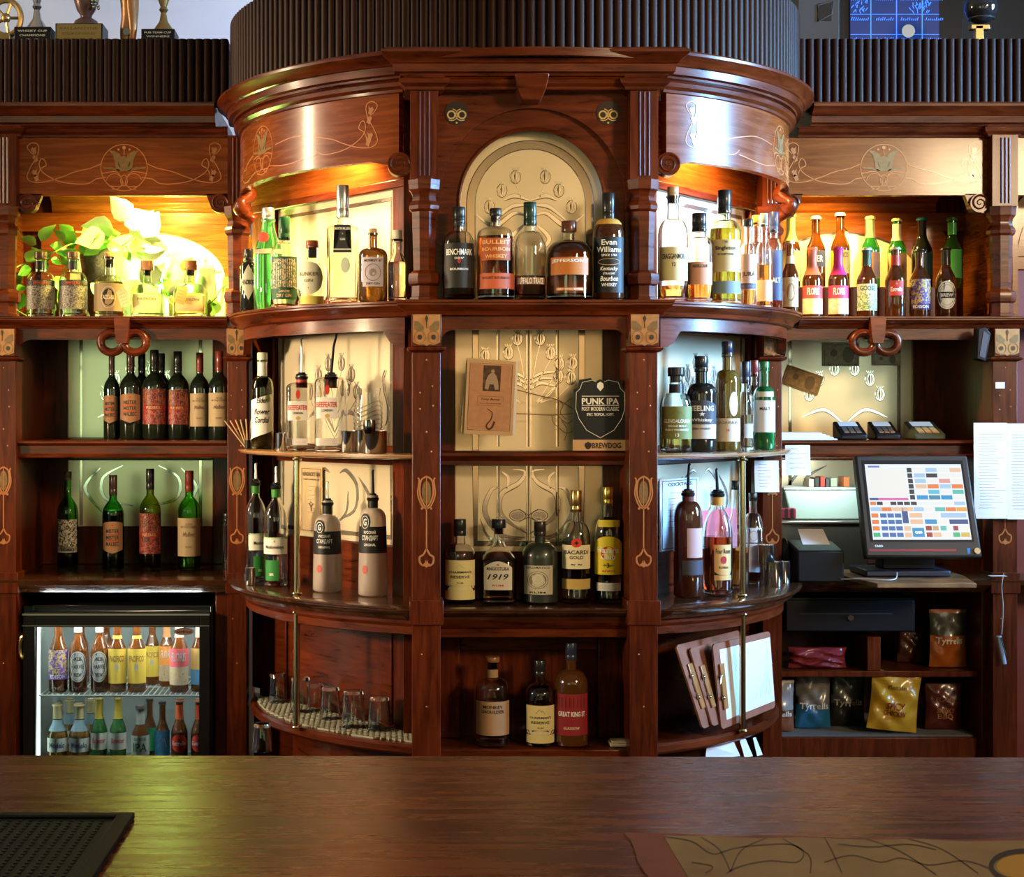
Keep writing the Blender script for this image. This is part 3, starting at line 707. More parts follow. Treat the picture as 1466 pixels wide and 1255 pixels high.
# ---------------------------------------------------------------- wings
def wing(par, x0, x1, side, px0, px1):
    """x0..x1 clear opening, side -1 left wing, +1 right wing; px0, px1 mirror edges at the back"""
    YF, YB = 5.93, 6.5
    ex0, ex1 = (x0 - .45, XA - 1.030) if side < 0 else (XA + 1.030, x1 + .45)
    cx0, cx1 = (ex0, XA - 1.0735) if side < 0 else (XA + 1.0735, ex1)
    g = M(); reeds(g, lambda s: (ex0 + s, 5.935, 0, -1), ex1 - ex0, 2.625, 2.868); g.box(ex0, ex1, 5.965, 6.7, 2.84, 2.866)
    mk('reeded_gallery', g, WK, par, angle=50)
    m = M().sweep([(cx0, YF + .01, 0, -1), (cx1, YF + .01, 0, -1)], moulding(2.552, 2.632, CORN, -.6)); mk('cornice', m, WD, par, angle=30)
    m = M().sweep([(ex0, YF + .01, 0, -1), (ex1, YF + .01, 0, -1)], moulding(2.512, 2.552, ARCH, -.6))
    xo = x0 - .048 if side < 0 else x1 + .048
    m.sweep(block(xo - .05, xo + .05, 5.905, 6.0), moulding(2.508, 2.552, ARCH)); mks('architrave', m, WD, par, angle=30)
    # frieze with clipped corners
    zf = 2.304
    m = M().box(x0 - .07 if side < 0 else x0 + .018, x1 + (.07 if side > 0 else 0), YF + .01, YF + .035, zf + .0, 2.515)
    if side > 0: m.box(x1 + .09, ex1, YF + .01, YF + .035, zf, 2.515)
    else: m.box(ex0, x0 - .09, YF + .01, YF + .035, zf, 2.515)
    mks('frieze', m, WF, par, bevel=.002)
    cx = (x0 + x1) / 2 + (.0 if side < 0 else .0); fm = flatmap(0, YF + .01)
    flower_roundel(fm, cx, 2.405, .084, par)
    l, lf = M(), M()
    for s in (-1, 1):
        X = cx - s * .335
        scroll_end(l, lf, fm, X, 2.42, s, .155)
        lin(l, [(X + s * .21, 2.401), (X + s * .255, 2.42)], .0032, fm); lin(l, [(X + s * .232, 2.364), (X + s * .27, 2.37)], .0032, fm)
    q = mk('inlay_scroll', l, INL, par); mk('inlay_leaf', lf, mat('inlay_brown_leaf'), q)
    for s, X in ((1, x0 + .03), (-1, x1 - .03)):
        volute(X, YF - .005, 2.275, .034, par)
        m = M().prismy([(X - s * .05, 2.31), (X + s * .05, 2.31), (X + s * .035, 2.27), (X + s * .005, 2.245), (X - s * .05, 2.235)], YF + .01, YF + .04); mk('corner_bracket', m, WD, par, smooth=False)
    # top shelf and apron with looped ornament
    m = M().sweep([(ex0, YF + .005, 0, -1), (ex1, YF + .005, 0, -1)], moulding(1.823, 1.865, SHELF, -.6)); mk('top_shelf', m, WD, par, angle=30)
    mk('apron', apron(x0 - .01 if side < 0 else x0, x1 + .01 if side > 0 else x1 - .001, 1.783, 1.825, .05, .055, YF + .01, YF + .04), WD, par, smooth=False)
    ox = cx + (.0 if side < 0 else -.035)
    m = M()
    for s in (-1, 1): m.tube([(ox + s * .042 + .040 * cos(t), 5.925, 1.772 + .036 * sin(t)) for t in [i * 2 * pi / 24 for i in range(24)]], .015, 8, closed=True)
    m.prism([(-.028, 1.862), (.028, 1.862), (.024, 1.80), (.018, 1.768), (-.018, 1.768), (-.024, 1.80)], lambda x, z: (ox + x, 5.885, z), lambda x, z: (ox + x, 5.95, z))
    mk('looped_ornament', m, WD, par, angle=50)
    # middle shelf
    m = M().sweep([(x0 - .02 if side < 0 else x0, YF + .01, 0, -1), (x1 + .02 if side > 0 else x1 - .003, YF + .01, 0, -1)], moulding(1.354, 1.418, [(.0, 0), (.018, .05), (.02, .2), (.008, .25), (.008, .7), (.02, .78), (.026, .86), (.026, .95), (.018, 1)], -.58)); mk('middle_shelf', m, WD, par, angle=30)
    # counter
    m = M().sweep([(ex0, YF - .01, 0, -1), (ex1, YF - .01, 0, -1)], moulding(.872, .92, [(.0, 0), (.012, .15), (.03, .5), (.036, .6), (.04, .95), (.03, 1)], -.64)); mk('counter', m, WR, par, angle=30)
    # back boards and mirrors
    m = M().box(x0 - (.16 if side < 0 else .03), x1 + (.03 if side < 0 else .16), YB + .03, YB + .06, 0, 2.6)
    mk('back_board', m, WV, par, smooth=False)
    e0, e1 = (x0 - .14, x1) if side < 0 else (x0, x1 + .14)
    mks('upper_end_board', M().box((e0 if side < 0 else e1 - .02), (e0 + .02 if side < 0 else e1), YF + .08, YB + .03, 1.866, 2.5), WF, par, smooth=False)
    m = M().box(e0, e1, YB, YB + .03, 2.235, 2.31); m.sweep([(x0, YB, 0, -1), (x1, YB, 0, -1)], moulding(2.31, 2.40, [(.0, 0), (.01, .1), (.015, .4), (.05, .6), (.055, .8), (.08, 1)]))
    m.box(x0 - (.05 if side < 0 else 0), x1 + (.05 if side > 0 else 0), YF + .05, YB, 2.43, 2.45)
    mks('upper_back_panel', m, WF, par, bevel=.002)
    a0, a1 = PX(px0, YB), PX(px1, YB); ac = (a0 + a1) / 2
    m = arch_panel(x0 - .04, x1 + .04, 0, 2.36, cx, 2.045, .31, YB - .012, YB + .02, legs=1.865)
    m.v = [(x, y, 2.045 + (z - 2.045) * .6) if z > 2.046 and z < 2.3549 else (x, y, z) for x, y, z in m.v]; m.v = [(x, y, 2.26 if abs(z - 2.36) < .006 else z) for x, y, z in m.v]
    mk('arched_back_frame', m, WF, par, smooth=False)
    mk('arched_back_mirror', M().box(cx - .33, cx + .33, YB + .002, YB + .01, 1.865, 2.245), MIRROR, par, smooth=False)
    m = M().box(x0 - .06, a0, YB - .02, YB + .03, .92, 1.865).box(a1, x1 + .06, YB - .02, YB + .03, .92, 1.865).box(a0, a1, YB - .015, YB + .03, .92, 1.07).box(a0, a1, YB - .01, YB + .03, 1.33, 1.42)
    mks('back_stile', m, WV, par, bevel=.004)
    for z0, z1 in ((1.07, 1.33), (1.42, 1.83)):
        mr = mk('wing_mirror', M().box(a0, a1, YB, YB + .01, z0, z1), MIRROR, par, smooth=False)
        fm = flatmap(ac, YB); b = M()
        for s in (-1, 1): b.ribbon([(s * ((a1 - a0) / 2 - .05), z0), (s * ((a1 - a0) / 2 - .05), z1)], .014, fm)
        mks('bevelled_border', b, BEVEL, mr, smooth=False)
        l, dd = M(), M()
        if z0 > 1.3:
            for x, z in ((-.04, 1.69), (.04, 1.69), (-.10, 1.65), (.10, 1.65), (-.14, 1.59), (.14, 1.59)): poppy_head(l, dd, fm, x, z, .024)
            for k in (-1, 1): leafcurl(l, dd, fm, [(0, 1.47), (k * .08, 1.53), (k * .17, 1.50)], .012)
        else:
            for k in (-1, 1):
                leafcurl(l, dd, fm, [(k * .03, 1.15), (k * .14, 1.18), (k * .15, 1.26), (k * .07, 1.31)], .012); leafcurl(l, dd, fm, [(k * .16, 1.30), (k * .22, 1.22), (k * .15, 1.12)], .012)
        etch(mr, l, dd)
    # outer pillar and column, side wall
    column(xo, 5.93, par, zc=2.26, w=.046); pillar(xo, 5.89, par, w=.046)
    m = M().box(xo - .02, xo + .02, 5.99, YB + .03, 0, 1.83)
    if side < 0: m.box(x1 + .015, x1 + .05, 5.99, YB, 0, 1.83)
    mks('side_board', m, WV, par, smooth=False)
wing(wl, -1.343, -.59, -1, 98, 305)
wing(wr, 1.41, 2.155, 1, 1113, 1305)
# base cupboards of the wings
m = M().box(-1.9, -1.36, 5.95, 6.5, 0, .87).box(-.64, -.55, 5.97, 6.5, 0, .87); mks('base_cupboard', m, WV, wl, bevel=.003)
m = M().box(1.31, 1.36, 5.99, 6.5, 0, .87).box(2.14, 2.24, 5.95, 6.5, 0, .87).box(1.31, 2.2, 6.0, 6.48, .552, .575).box(1.36, 2.2, 6.44, 6.5, 0, .87).box(1.74, 1.79, 6.0, 6.44, .575, .70).box(1.31, 2.2, 5.98, 6.48, .0, .335)
mks('cupboard_board', m, WV, wr, bevel=.003)
m = M()
for i in range(34):
    y = 6.0 + i * .0135
    m.box(1.37, 2.13, y, y + .006, .3355, .342)
mk('ribbed_shelf_liner', m, mat('grey_rubber', (.10, .10, .105), .5), wr, smooth=False)
# right hand end: red stained panelling with an inlaid arch
m = M().box(2.26, 3.1, 6.12, 6.16, 0, 2.05); pp = mk('end_panelling', m, WP, wr, smooth=False)
m = M().box(2.26, 3.1, 6.11, 6.16, 2.05, 2.10).box(2.26, 3.1, 6.13, 6.16, 2.10, 2.60); mks('end_panel_rail', m, WF, wr, bevel=.003)
fm = flatmap(2.62, 6.13); m = M(); m.ribbon(arcpts(0, 2.1, .34, 0, 180, 24), .014, fm, .006); m.ribbon(arcpts(0, 2.1, .28, 0, 180, 24), .006, fm, .004); mk('end_arch_bead', m, WF, wr)
# ---------------------------------------------------------------- bottles
def circY(px, R):
    Y = 4.9
    while Y < 6.0:
        x = PX(px, Y)
        if (x - XA) ** 2 + (Y - 6) ** 2 <= R * R: return Y
        Y += .004
    return 5.95
def profile(r, h, sh, nk, nr, shape, capz, base=1.0):
    P = [(0, 0.002), (.86 * r * base, 0.0), (r * base, .006)]
    if base != 1.0: P += [(r * (base + (1 - base) * (k / 6) ** 1.6), .006 + (sh * h - .006) * k / 6) for k in range(1, 7)]
    else: P += [(r, sh * h * .5), (r, sh * h)]
    for k in range(1, 11):
        t = k / 10
        if shape == 'round': x = nr + (r - nr) * cos(t * pi / 2) ** .9; z = sh + (nk - sh) * sin(t * pi / 2)
        elif shape == 'slope': q = t * t * (3 - 2 * t); x = r + (nr - r) * q; z = sh + (nk - sh) * t
        else:              # 'wine': round shoulder running into the neck with a small hollow
            q = 1 - (1 - t) ** 1.2; x = nr + (r - nr) * (1 - q ** 2.1) ** .95; z = sh + (nk - sh) * (t ** .85)
        P.append((x, z * h))
    P += [(nr * .97, (nk * .4 + capz * .6) * h), (nr * .98, capz * h)]
    return P
NB = {}
def bottle(kind, label, px, w, ytop, Y, zs, glass, cap, r2=None, fill=None, sh=.62, nk=.74, nr=.42, shape='round', labels=(), rot=0, sq=0, base=1.0, spout=None, cork=None, band=None, group=None, cat='bottle', ring=None, lift=0, seg=26, tr=1.0, rough=.02, lip=True):
    x = PX(px, Y); h = PZ(ytop, Y) - zs; r = w / 2 * Y / FPX
    root = empty(kind, (x, Y, zs + .001), label, cat, group, rz=rad(rot) + math.atan2(-x, Y) * .6)
    capf, capc = cap[0], cap[1]; capr = cap[2] if len(cap) > 2 else 1.04
    capz = 1 - capf; rn = r * nr
    sqf = (lambda z: sq * max(0, min(1, (sh * h + .012 - z) / .012 if z > sh * h else 1))) if sq else None
    P = profile(r, h, sh, nk, rn, shape, capz if not spout else min(capz + .02, .99), base)
    if lip: P += [(rn * 1.14, P[-1][1] + .001), (rn * 1.14, P[-1][1] + .008)]
    solid = glass[0] != 'clear'
    col = glass[1] if solid else None
    gm = glassmat(glass[1], glass[2] if len(glass) > 2 else .6, rough) if solid else glassmat(glass[1] if len(glass) > 1 else (.97, .98, .97), 1.0, rough)
    m = M()
    if solid: m.lathe(P, seg, sq=sqf); body = mk('bottle_glass', m, gm, root, world=False, angle=50)
    else:
        th = .0028
        I = [(max(a - th, .0), b if i > 2 else b + .012) for i, (a, b) in enumerate(P)]
        I[0] = (0, .012); I[1] = (max(P[1][0] - th, 0), .0121); I[2] = (P[2][0] - th, .017)
        m.lathe(P + I[::-1], seg, sq=sqf, close=False); body = mk('bottle_glass', m, gm, root, world=False, angle=50)
        if fill:
            zf = fill[1] * h; L = []
            for (a, b), (c, d) in zip(I, I[1:]):
                if b <= zf: L.append((max(a - .0004, 0), b + .0004))
                if b <= zf < d: t = (zf - b) / (d - b + 1e-9); q = a + (c - a) * t - .0004; L += [(q, zf)]
            L.append((0, zf)); L = [(a, min(b, zf)) for a, b in L]
            mk('liquid', M().lathe(L, seg, sq=sqf, close=False), liqmat(fill[0]), root, world=False, angle=50)
    zc = capz * h
    if spout:
        # rubber stopper with a metal or dark pouring tube
        zt = zc + .022
        m = M().lathe([(rn * 1.0, zc - .004), (rn * 1.25, zc), (rn * 1.3, zc + .008), (rn * .9, zc + .010), (rn * 1.2, zc + .014), (rn * .8, zc + .017), (rn * .7, zt)], 16)
        mk('stopper', m, BLACK, root, world=False)
        lean = spout[1] if len(spout) > 1 else 0.0
        m = M().tube([(0, 0, zt - .004), (lean * .4 * (h - zt), 0, zt + (h - zt) * .6), (lean * (h - zt), 0, h - .004), (lean * (h - zt) + .004, 0, h)], [.0055, .0042, .004, .0035], 10)
        mk('pour_spout', m, STEEL if spout[0] == 'steel' else BLACK, root, world=False)
        if cap[1]:
            hz = .055 * h / .3
            mk('neck_sleeve', M().lathe([(rn * 1.06, zc - .03), (rn * 1.08, zc - .03), (rn * 1.08, zc - .001), (rn * 1.0, zc)], 20), colmat(cap[1], .4), root, world=False)
    elif cap[1]:
        cr = rn * capr
        zb = zc - .002
        mt = colmat(cap[1], .32, 0.0, 0.3) if len(cap) < 4 else mat('cap_' + cap[3], cap[1], .25, metal=.9)
        H = h - zb
        pr = [(cr * .98, zb), (cr, zb + .001)]
        if capf < .06 and kind == 'beer_bottle': pr = [(cr * 1.02, zb), (cr * 1.22, zb + .001), (cr * 1.15, zb + H * .6), (cr * .95, h)]
        elif len(cap) > 4 and cap[4] == 'foil': pr += [(cr, zb + H * .55), (cr * .96, zb + H * .6), (cr * .98, zb + H * .8), (cr * 1.06, zb + H * .82), (cr * 1.06, zb + H * .97), (cr * .9, h)]
        else: pr += [(cr, zb + H * .25), (cr * .97, zb + H * .27), (cr * .97, zb + H * .32), (cr, zb + H * .34), (cr, h - .002), (cr * .94, h)]
        mk('bottle_cap' if cap[1][0] < 2 else 'cap', M().lathe([(0, zb + .001)] + pr, 20), mt, root, world=False, angle=35)
    if cork: # visible cork inside the neck
        mk('cork', M().lathe([(rn * .80, zc - cork[0] * h), (rn * .82, zc)], 14), colmat(cork[1] if len(cork) > 1 else (.52, .30, .14), .8), root, world=False)
    if band:
        for z0, z1, bc in band:
            def rr(z):
                for (a, b), (c, d) in zip(P, P[1:]):
                    if b <= z <= d: return a + (c - a) * (z - b) / (d - b + 1e-9)
                return rn
            zz = [z0 * h + (z1 - z0) * h * k / 5 for k in range(6)]
            mk('neck_label', M().lathe([(rr(z) + .0009, z) for z in zz], seg, close=False), colmat(bc, .45, coat=.2), root, world=False)
    for L in labels:
        z0, z1, ha, lc = L[:4]; texts = L[4] if len(L) > 4 else (); off = L[5] if len(L) > 5 else 0
        off = rad(off)
        def fr(t, z, e):
            k = sqf(z) if sqf else 0; q = 1.0
            rb = r if base == 1.0 else r * (base + (1 - base) * min(1, max(0, (z - .006) / (sh * h - .006))) ** 1.6)
            tt = -pi / 2 + t
            if k: q = 1 + k * (1 / (abs(cos(tt)) ** 7 + abs(sin(tt)) ** 7) ** (1 / 7.0) - 1)
            R_ = rb * q + e; return (R_ * cos(tt), R_ * sin(tt), z)
        A = rad(ha); n = 14; vs = []; fs = []
        lz0, lz1 = z0 * h, z1 * h
        kindl = L[6] if len(L) > 6 else None
        for i in range(n + 1):
            t = off - A + 2 * A * i / n; u = 2 * i / n - 1
            b, tp = lz0, lz1
            if kindl == 'round': d = (lz1 - lz0) / 2 * sqrt(max(0, 1 - u * u)); b, tp = (lz0 + lz1) / 2 - d, (lz0 + lz1) / 2 + d
            elif kindl == 'diamond': d = (lz1 - lz0) / 2 * (1 - abs(u)); b, tp = (lz0 + lz1) / 2 - d, (lz0 + lz1) / 2 + d
            elif kindl == 'arched': tp = lz1 - (lz1 - lz0) * .22 * u * u
            elif kindl == 'shield': b = lz0 + (lz1 - lz0) * .12 * abs(u); tp = lz1 - (lz1 - lz0) * .06 * u * u
            elif kindl == 'slant': b = lz0 + (lz1 - lz0) * .10 * (u + 1); tp = lz1 - (lz1 - lz0) * .08 * (1 - u)
            vs += [fr(t, b, .0007), fr(t, tp, .0007), fr(t, tp, .0002), fr(t, b, .0002)]
        for i in range(n): fs += [(4 * i + k, 4 * i + 4 + k, 4 * i + 4 + (k + 1) % 4, 4 * i + (k + 1) % 4) for k in range(4)]
        lm = colmat(lc, .5) if not isinstance(lc, str) else ART[lc]
        lo = mk('label', M().add(vs, fs), lm, body, world=False)
        groups = {}
        for T in texts:   # (text, centre height 0..1, glyph height 0..1, colour, width 0..1 of the label or None, shear)
            c = T[3] if len(T) > 3 else (.02, .02, .02)
            groups.setdefault(c, []).append(T)
        for c, TT in groups.items():
            m = M()
            for T in TT:
                wd = T[4] * 2 * min(A, .98) * r if len(T) > 4 and T[4] else None
                hh = T[2] * (lz1 - lz0); zc_ = lz0 + T[1] * (lz1 - lz0)
                fmm = lambda a, b, e: fr(off + a / r, zc_ + b, .001 + e)
                if T[0].startswith('#'):
                    k_, W, H_ = T[0], T[4] * (A if T[0] == '#bar' else min(A, 1.05)) * r, hh / 2
                    if k_ == '#bar': m.patch([(-W + 2 * W * i / 10, -H_) for i in range(11)] + [(W - 2 * W * i / 10, H_) for i in range(11)], fmm, .0003)
                    elif k_ == '#disc': m.patch(arcpts(0, 0, W, 0, 360, 24, H_)[:-1], fmm, .0004)
                    elif k_ == '#ring': m.ribbon(arcpts(0, 0, W, 0, 360, 28, H_), .0016, fmm, .0004)
                    elif k_ == '#tri': m.ribbon([(-W, -H_), (-W * .2, H_), (W * .35, -H_ * .3)], .001, fmm, .0004); m.ribbon([(0, 0), (W * .4, H_ * .5), (W, -H_)], .001, fmm, .0004)
                    elif k_ == '#star': m.patch([(W * (1 if i % 2 == 0 else .42) * sin(i * pi / 5), H_ * (1 if i % 2 == 0 else .42) * cos(i * pi / 5)) for i in range(10)][::-1], fmm, .0004)
                    elif k_ == '#frame': m.ribbon([(-W, -H_), (W, -H_), (W, H_), (-W, H_), (-W, -H_)], .0010, fmm, .0004)
                    elif k_ == '#lines':
                        for q in range(4): m.ribbon([(-W * (1 - .1 * (q % 2)), H_ - q * H_ * .66), (W * (1 - .15 * ((q + 1) % 2)), H_ - q * H_ * .66)], .0005, fmm, .0004)
                else: put_text(m, T[0], 0, 0, hh, fmm, wd, shear=T[5] if len(T) > 5 else 0, e=.0003)
            mk('lettering' if not all(T[0].startswith('#') for T in TT) else 'label_print', m, colmat(c, .5), lo, world=False, smooth=False)
    return root

ART = {}
def art(k, cols, scale, dist=1.5):
    m = bpy.data.materials.new('label_art_' + k); m.use_nodes = True; nt = m.node_tree; b = nt.nodes['Principled BSDF']
    tc = nt.nodes.new('ShaderNodeTexCoord'); n = nt.nodes.new('ShaderNodeTexNoise'); r = nt.nodes.new('ShaderNodeValToRGB')
    n.inputs['Scale'].default_value = scale; n.inputs['Distortion'].default_value = dist; n.inputs['Detail'].default_value = 3
    nt.links.new(tc.outputs['Object'], n.inputs['Vector']); nt.links.new(n.outputs['Fac'], r.inputs['Fac'])
    r.color_ramp.interpolation = 'CONSTANT'; e = r.color_ramp.elements
    while len(e) < len(cols): e.new(.5)
    for i, c in enumerate(cols): e[i].position = 0 if i == 0 else .36 + .28 * (i - 1) / max(1, len(cols) - 2); e[i].color = (*c, 1)
    nt.links.new(r.outputs['Color'], b.inputs['Base Color']); b.inputs['Roughness'].default_value = .5
    ART[k] = m
art('skeletons', [(.02, .02, .015), (.30, .28, .20), (.06, .05, .04), (.45, .42, .32)], 110)
art('redcrowd', [(.30, .02, .02), (.05, .01, .01), (.42, .05, .03), (.35, .12, .08)], 90)
art('goldpair', [(.45, .22, .06), (.10, .03, .02), (.38, .16, .05), (.55, .32, .12)], 60)
art('redbull', [(.60, .52, .40), (.04, .03, .02), (.55, .48, .35), (.42, .06, .04)], 70)
art('birds', [(.05, .06, .05), (.80, .78, .70), (.12, .14, .10), (.65, .62, .52)], 80)
art('sipgold', [(.55, .42, .22), (.75, .66, .45), (.12, .16, .08), (.68, .50, .28)], 90)
art('goldgreen', [(.04, .10, .04), (.50, .52, .30), (.10, .2, .08), (.30, .42, .2)], 80)
art('floris', [(.70, .40, .06), (.80, .55, .30), (.75, .62, .50), (.72, .42, .04)], 40)
art('purple', [(.06, .03, .14), (.10, .05, .25), (.55, .38, .08), (.12, .07, .28)], 60)
art('stone', [(.10, .09, .07), (.20, .18, .14), (.14, .13, .10), (.26, .24, .18)], 30)
K = (.015, .015, .015); W_ = (.85, .84, .80); CR = (.72, .60, .38); RED = (.55, .04, .02); GD = (.55, .36, .10); GR = (.02, .14, .03)
TOP, MID, CNT, LOW = 1.865, 1.39, .92, .48
GREEN = ('solid', (.02, .22, .04), .75); DGREEN = ('solid', (.02, .07, .02), .45); BROWN = ('solid', (.16, .045, .008), .72); DARK = ('solid', (.012, .012, .01), .15)
TEQ = 'tequila_bottle'
# top shelf, left wing (1-5)
G = 'spirit bottles among the ivy on the left wing shelf'
for px, l in ((58.5, 'clear tequila bottle with black skeleton label, beside the left column'), (105, 'clear tequila bottle with black skeleton label, second from the left column')):
    bottle(TEQ, l, px, 40, 361, 6.05, TOP, ('clear', (.93, .97, .93)), (.10, (.10, .05, .02), 1.15), fill=((.93, .95, .88), .26 if px < 80 else .2), sh=.55, nk=.70, nr=.40, band=[(.74, .86, K)], group=G,
           labels=[(.13, .56, 82, 'skeletons'), (.48, .565, 82, K, [('ESPOLÒN', .5, .62, (.60, .08, .03), .5)])])
bottle(TEQ, 'tan tequila bottle with a round black badge label and a paper tag', 156.5, 43, 362, 6.05, TOP, ('clear', (.95, .93, .85)), (.10, (.32, .20, .08), 1.05), fill=((.85, .66, .30), .55), sh=.50, nk=.66, nr=.36, cork=(.12,), group=G,
       labels=[(.10, .52, 80, (.34, .25, .13), [('#disc', .5, .62, K, .38), ('CAZCABEL', .5, .16, CR, .5), ('#ring', .5, .78, CR, .46)])])
bottle(TEQ, 'squat clear tequila bottle with an orange cork ball and a tied tag', 211, 48, 373, 6.05, TOP, ('clear', (.90, .97, .85)), (.16, (.50, .22, .08), 1.5), fill=((.88, .94, .74), .42), sh=.44, nk=.60, nr=.26, cork=(.1,), sq=.35, group=G,
       labels=[(.10, .40, 50, (.62, .62, .30), [('PATRÓN', .75, .2, (.2, .3, .05), .6), ('#lines', .35, .4, (.2, .3, .05), .75)])])
bottle(TEQ, 'squat amber tequila bottle with an orange cork ball and yellow tag', 272.5, 49, 373, 6.05, TOP, ('clear', (.96, .95, .80)), (.16, (.50, .20, .07), 1.5), fill=((.90, .72, .22), .42), sh=.44, nk=.60, nr=.26, cork=(.1,), sq=.35, group=G,
       labels=[(.10, .38, 50, (.66, .55, .25), [('PATRÓN', .75, .2, (.2, .2, .05), .6), ('#lines', .35, .4, (.2, .2, .05), .75)])])
# top shelf, left bay
G = 'gin bottles on the curved top shelf of the left bay'
R1 = .93
def cb(px, R=R1): return circY(px, R)
bottle('sample_bottle', 'small amber sample bottle with cork beside the black gin bottle', 340, 15, 365, 5.93, TOP, ('clear',), (.10, (.55, .36, .16), .95), fill=((.80, .42, .12), .62), sh=.56, nk=.72, nr=.5, shape='slope', group=G)
bottle('gin_bottle', 'squat black gin bottle with a pale diamond label', 356, 25, 357, 5.83, TOP, DARK, (.18, K, 1.1), sh=.72, nk=.80, nr=.5, group=G, labels=[(.22, .76, 62, (.62, .58, .42), [("HENDRICK'S", .5, .14, K, .8)], 0, 'diamond')])
bottle('gin_bottle', 'tall green ribbed gin bottle with silver cap and red seal', 384, 41, 298, 5.72, TOP, ('solid', (.12, .62, .20), .9), (.13, (.70, .70, .68), 1.02, 'silver'), sh=.52, nk=.86, nr=.44, shape='slope', band=[(.555, .60, (.45, .25, .15))], group=G,
       labels=[(.66, .76, 24, RED, (), -20, 'round')])
bottle('gin_bottle', 'clear gin bottle with dark green cap and ornate dark green label', 407, 39, 311, 5.52, TOP, ('clear',), (.25, (.015, .08, .03), 1.1), fill=((.97, .97, .94), .30), sh=.56, nk=.72, nr=.40, group=G,
       labels=[(.10, .56, 66, (.03, .11, .05), [('SIPSMITH', .90, .10, CR, .86), ('London', .20, .08, CR, .4, .3), ('DRY GIN', .09, .08, CR, .55), ('#bar', .27, .02, CR, .98)]), (.23, .50, 56, 'sipgold')])
bottle('gin_bottle', 'round-shouldered clear gin flask with copper cap and round cream label', 447, 43, 345, 5.32, TOP, ('clear',), (.10, (.36, .09, .04), 1.15), sh=.40, nk=.66, nr=.38, cork=(.16, (.62, .55, .42)), group=G,
       labels=[(.16, .66, 60, (.74, .68, .50), [('BUNKER', .62, .12, (.2, .15, .08), .7), ('GIN', .42, .10, (.2, .15, .08), .3), ('◆', .2, .05, (.2, .15, .08), .04)], -14, 'round'), (.01, .13, 50, (.72, .58, .12), [('#lines', .5, .5, (.3, .2, .05), .6)])])
bottle('gin_bottle', 'tall square clear gin bottle with long silver cap and small black label', 490.5, 45, 266, 5.23, TOP, ('clear', (.98, .98, .95)), (.27, (.78, .77, .75), 1.2, 'silver'), sh=.625, nk=.66, nr=.34, sq=1, group=G,
       labels=[(.42, .655, 30, (.035, .035, .035), [('MARTIN MILLERS', .86, .09, W_, .85), ('GIN', .48, .08, W_, .3), ('#star', .68, .1, (.6, .3, .3), .12), ('#bar', .12, .04, W_, .96)]), (.25, .38, 16, (.60, .66, .50), (), 10, 'round')])
bottle('gin_bottle', 'stubby brown apothecary gin bottle with cork and violet-grey stamp label', 534, 42, 328, 5.16, TOP, ('solid', (.20, .09, .015), .7), (.09, (.50, .28, .14), .95), sh=.62, nk=.74, nr=.30, group=G,
       labels=[(.20, .60, 44, (.46, .38, .42), [('MONKEY 47', .88, .09, K, .8), ('#ring', .48, .56, (.12, .08, .1), .7), ('#disc', .48, .26, (.25, .2, .22), .32), ('DRY GIN', .10, .07, K, .6)])])
bottle('sample_bottle', 'small clear longneck bottle with foil top beside the octagonal column', 569, 27, 330, 5.14, TOP, ('clear',), (.16, (.55, .50, .38), 1.0), fill=((.92, .90, .75), .55), sh=.52, nk=.70, nr=.5, shape='slope', group=G)
# top shelf, middle
G = 'bourbon bottles in front of the arched mirror'
YM = 5.06
bottle('bourbon_bottle', 'dark bourbon bottle with black label and white block lettering', 657, 45, 297, YM, TOP, ('clear', (.9, .9, .88)), (.17, K, 1.15), fill=((.30, .10, .03), .56), sh=.58, nk=.74, nr=.36, band=[(.79, .83, K)], group=G,
       labels=[(.12, .60, 66, (.02, .018, .016), [('BENCHMARK', .80, .14, W_, .92), ('OLD Nº', .66, .05, W_, .3), ('8', .62, .14, RED, .1), ('BOURBON', .42, .05, W_, .6), ('#lines', .24, .16, (.5, .48, .45), .8)])])
bottle('bourbon_bottle', 'wide amber bourbon bottle with embossed glass and orange band label', 709.5, 53, 299, YM, TOP, ('clear', (.97, .95, .92)), (.07, K, 1.25), fill=((.72, .20, .04), .69), sh=.70, nk=.80, nr=.27, cork=(.08,), group=G,
       labels=[(.11, .28, 80, (.55, .12, .05), [('BULLEIT BOURBON', .70, .16, (.10, .02, .01), .8), ('#lines', .3, .3, (.2, .03, .01), .7)]), (.42, .66, 50, (.42, .09, .02), [('BULLEIT', .82, .18, (.85, .45, .15), .9), ('BOURBON', .5, .16, (.85, .45, .15), .95), ('WHISKEY', .18, .16, (.85, .45, .15), .7)])])
bottle('bourbon_bottle', 'nearly empty clear bourbon bottle with dark green cap and white lettering', 759, 45, 290, YM, TOP, ('clear',), (.23, (.012, .035, .02), 1.15), fill=((.30, .09, .04), .24), sh=.52, nk=.70, nr=.37, group=G,
       labels=[(.15, .22, 60, (.30, .16, .10), [('BUFFALO TRACE', .5, .9, W_, .9)])])
bottle('bourbon_bottle', 'broad round-cornered amber bourbon bottle with brown stopper', 814.5, 65, 317, YM, TOP, ('clear', (.98, .95, .9)), (.13, (.10, .03, .015), 1.35), fill=((.78, .30, .05), .72), sh=.55, nk=.76, nr=.25, group=G,
       labels=[(.30, .52, 54, (.50, .16, .03), [("JEFFERSON'S", .78, .24, W_, .9), ('#lines', .3, .5, W_, .5)]), (.10, .14, 36, (.55, .18, .03), [('VERY SMALL BATCH', .5, .5, W_, .9)])])
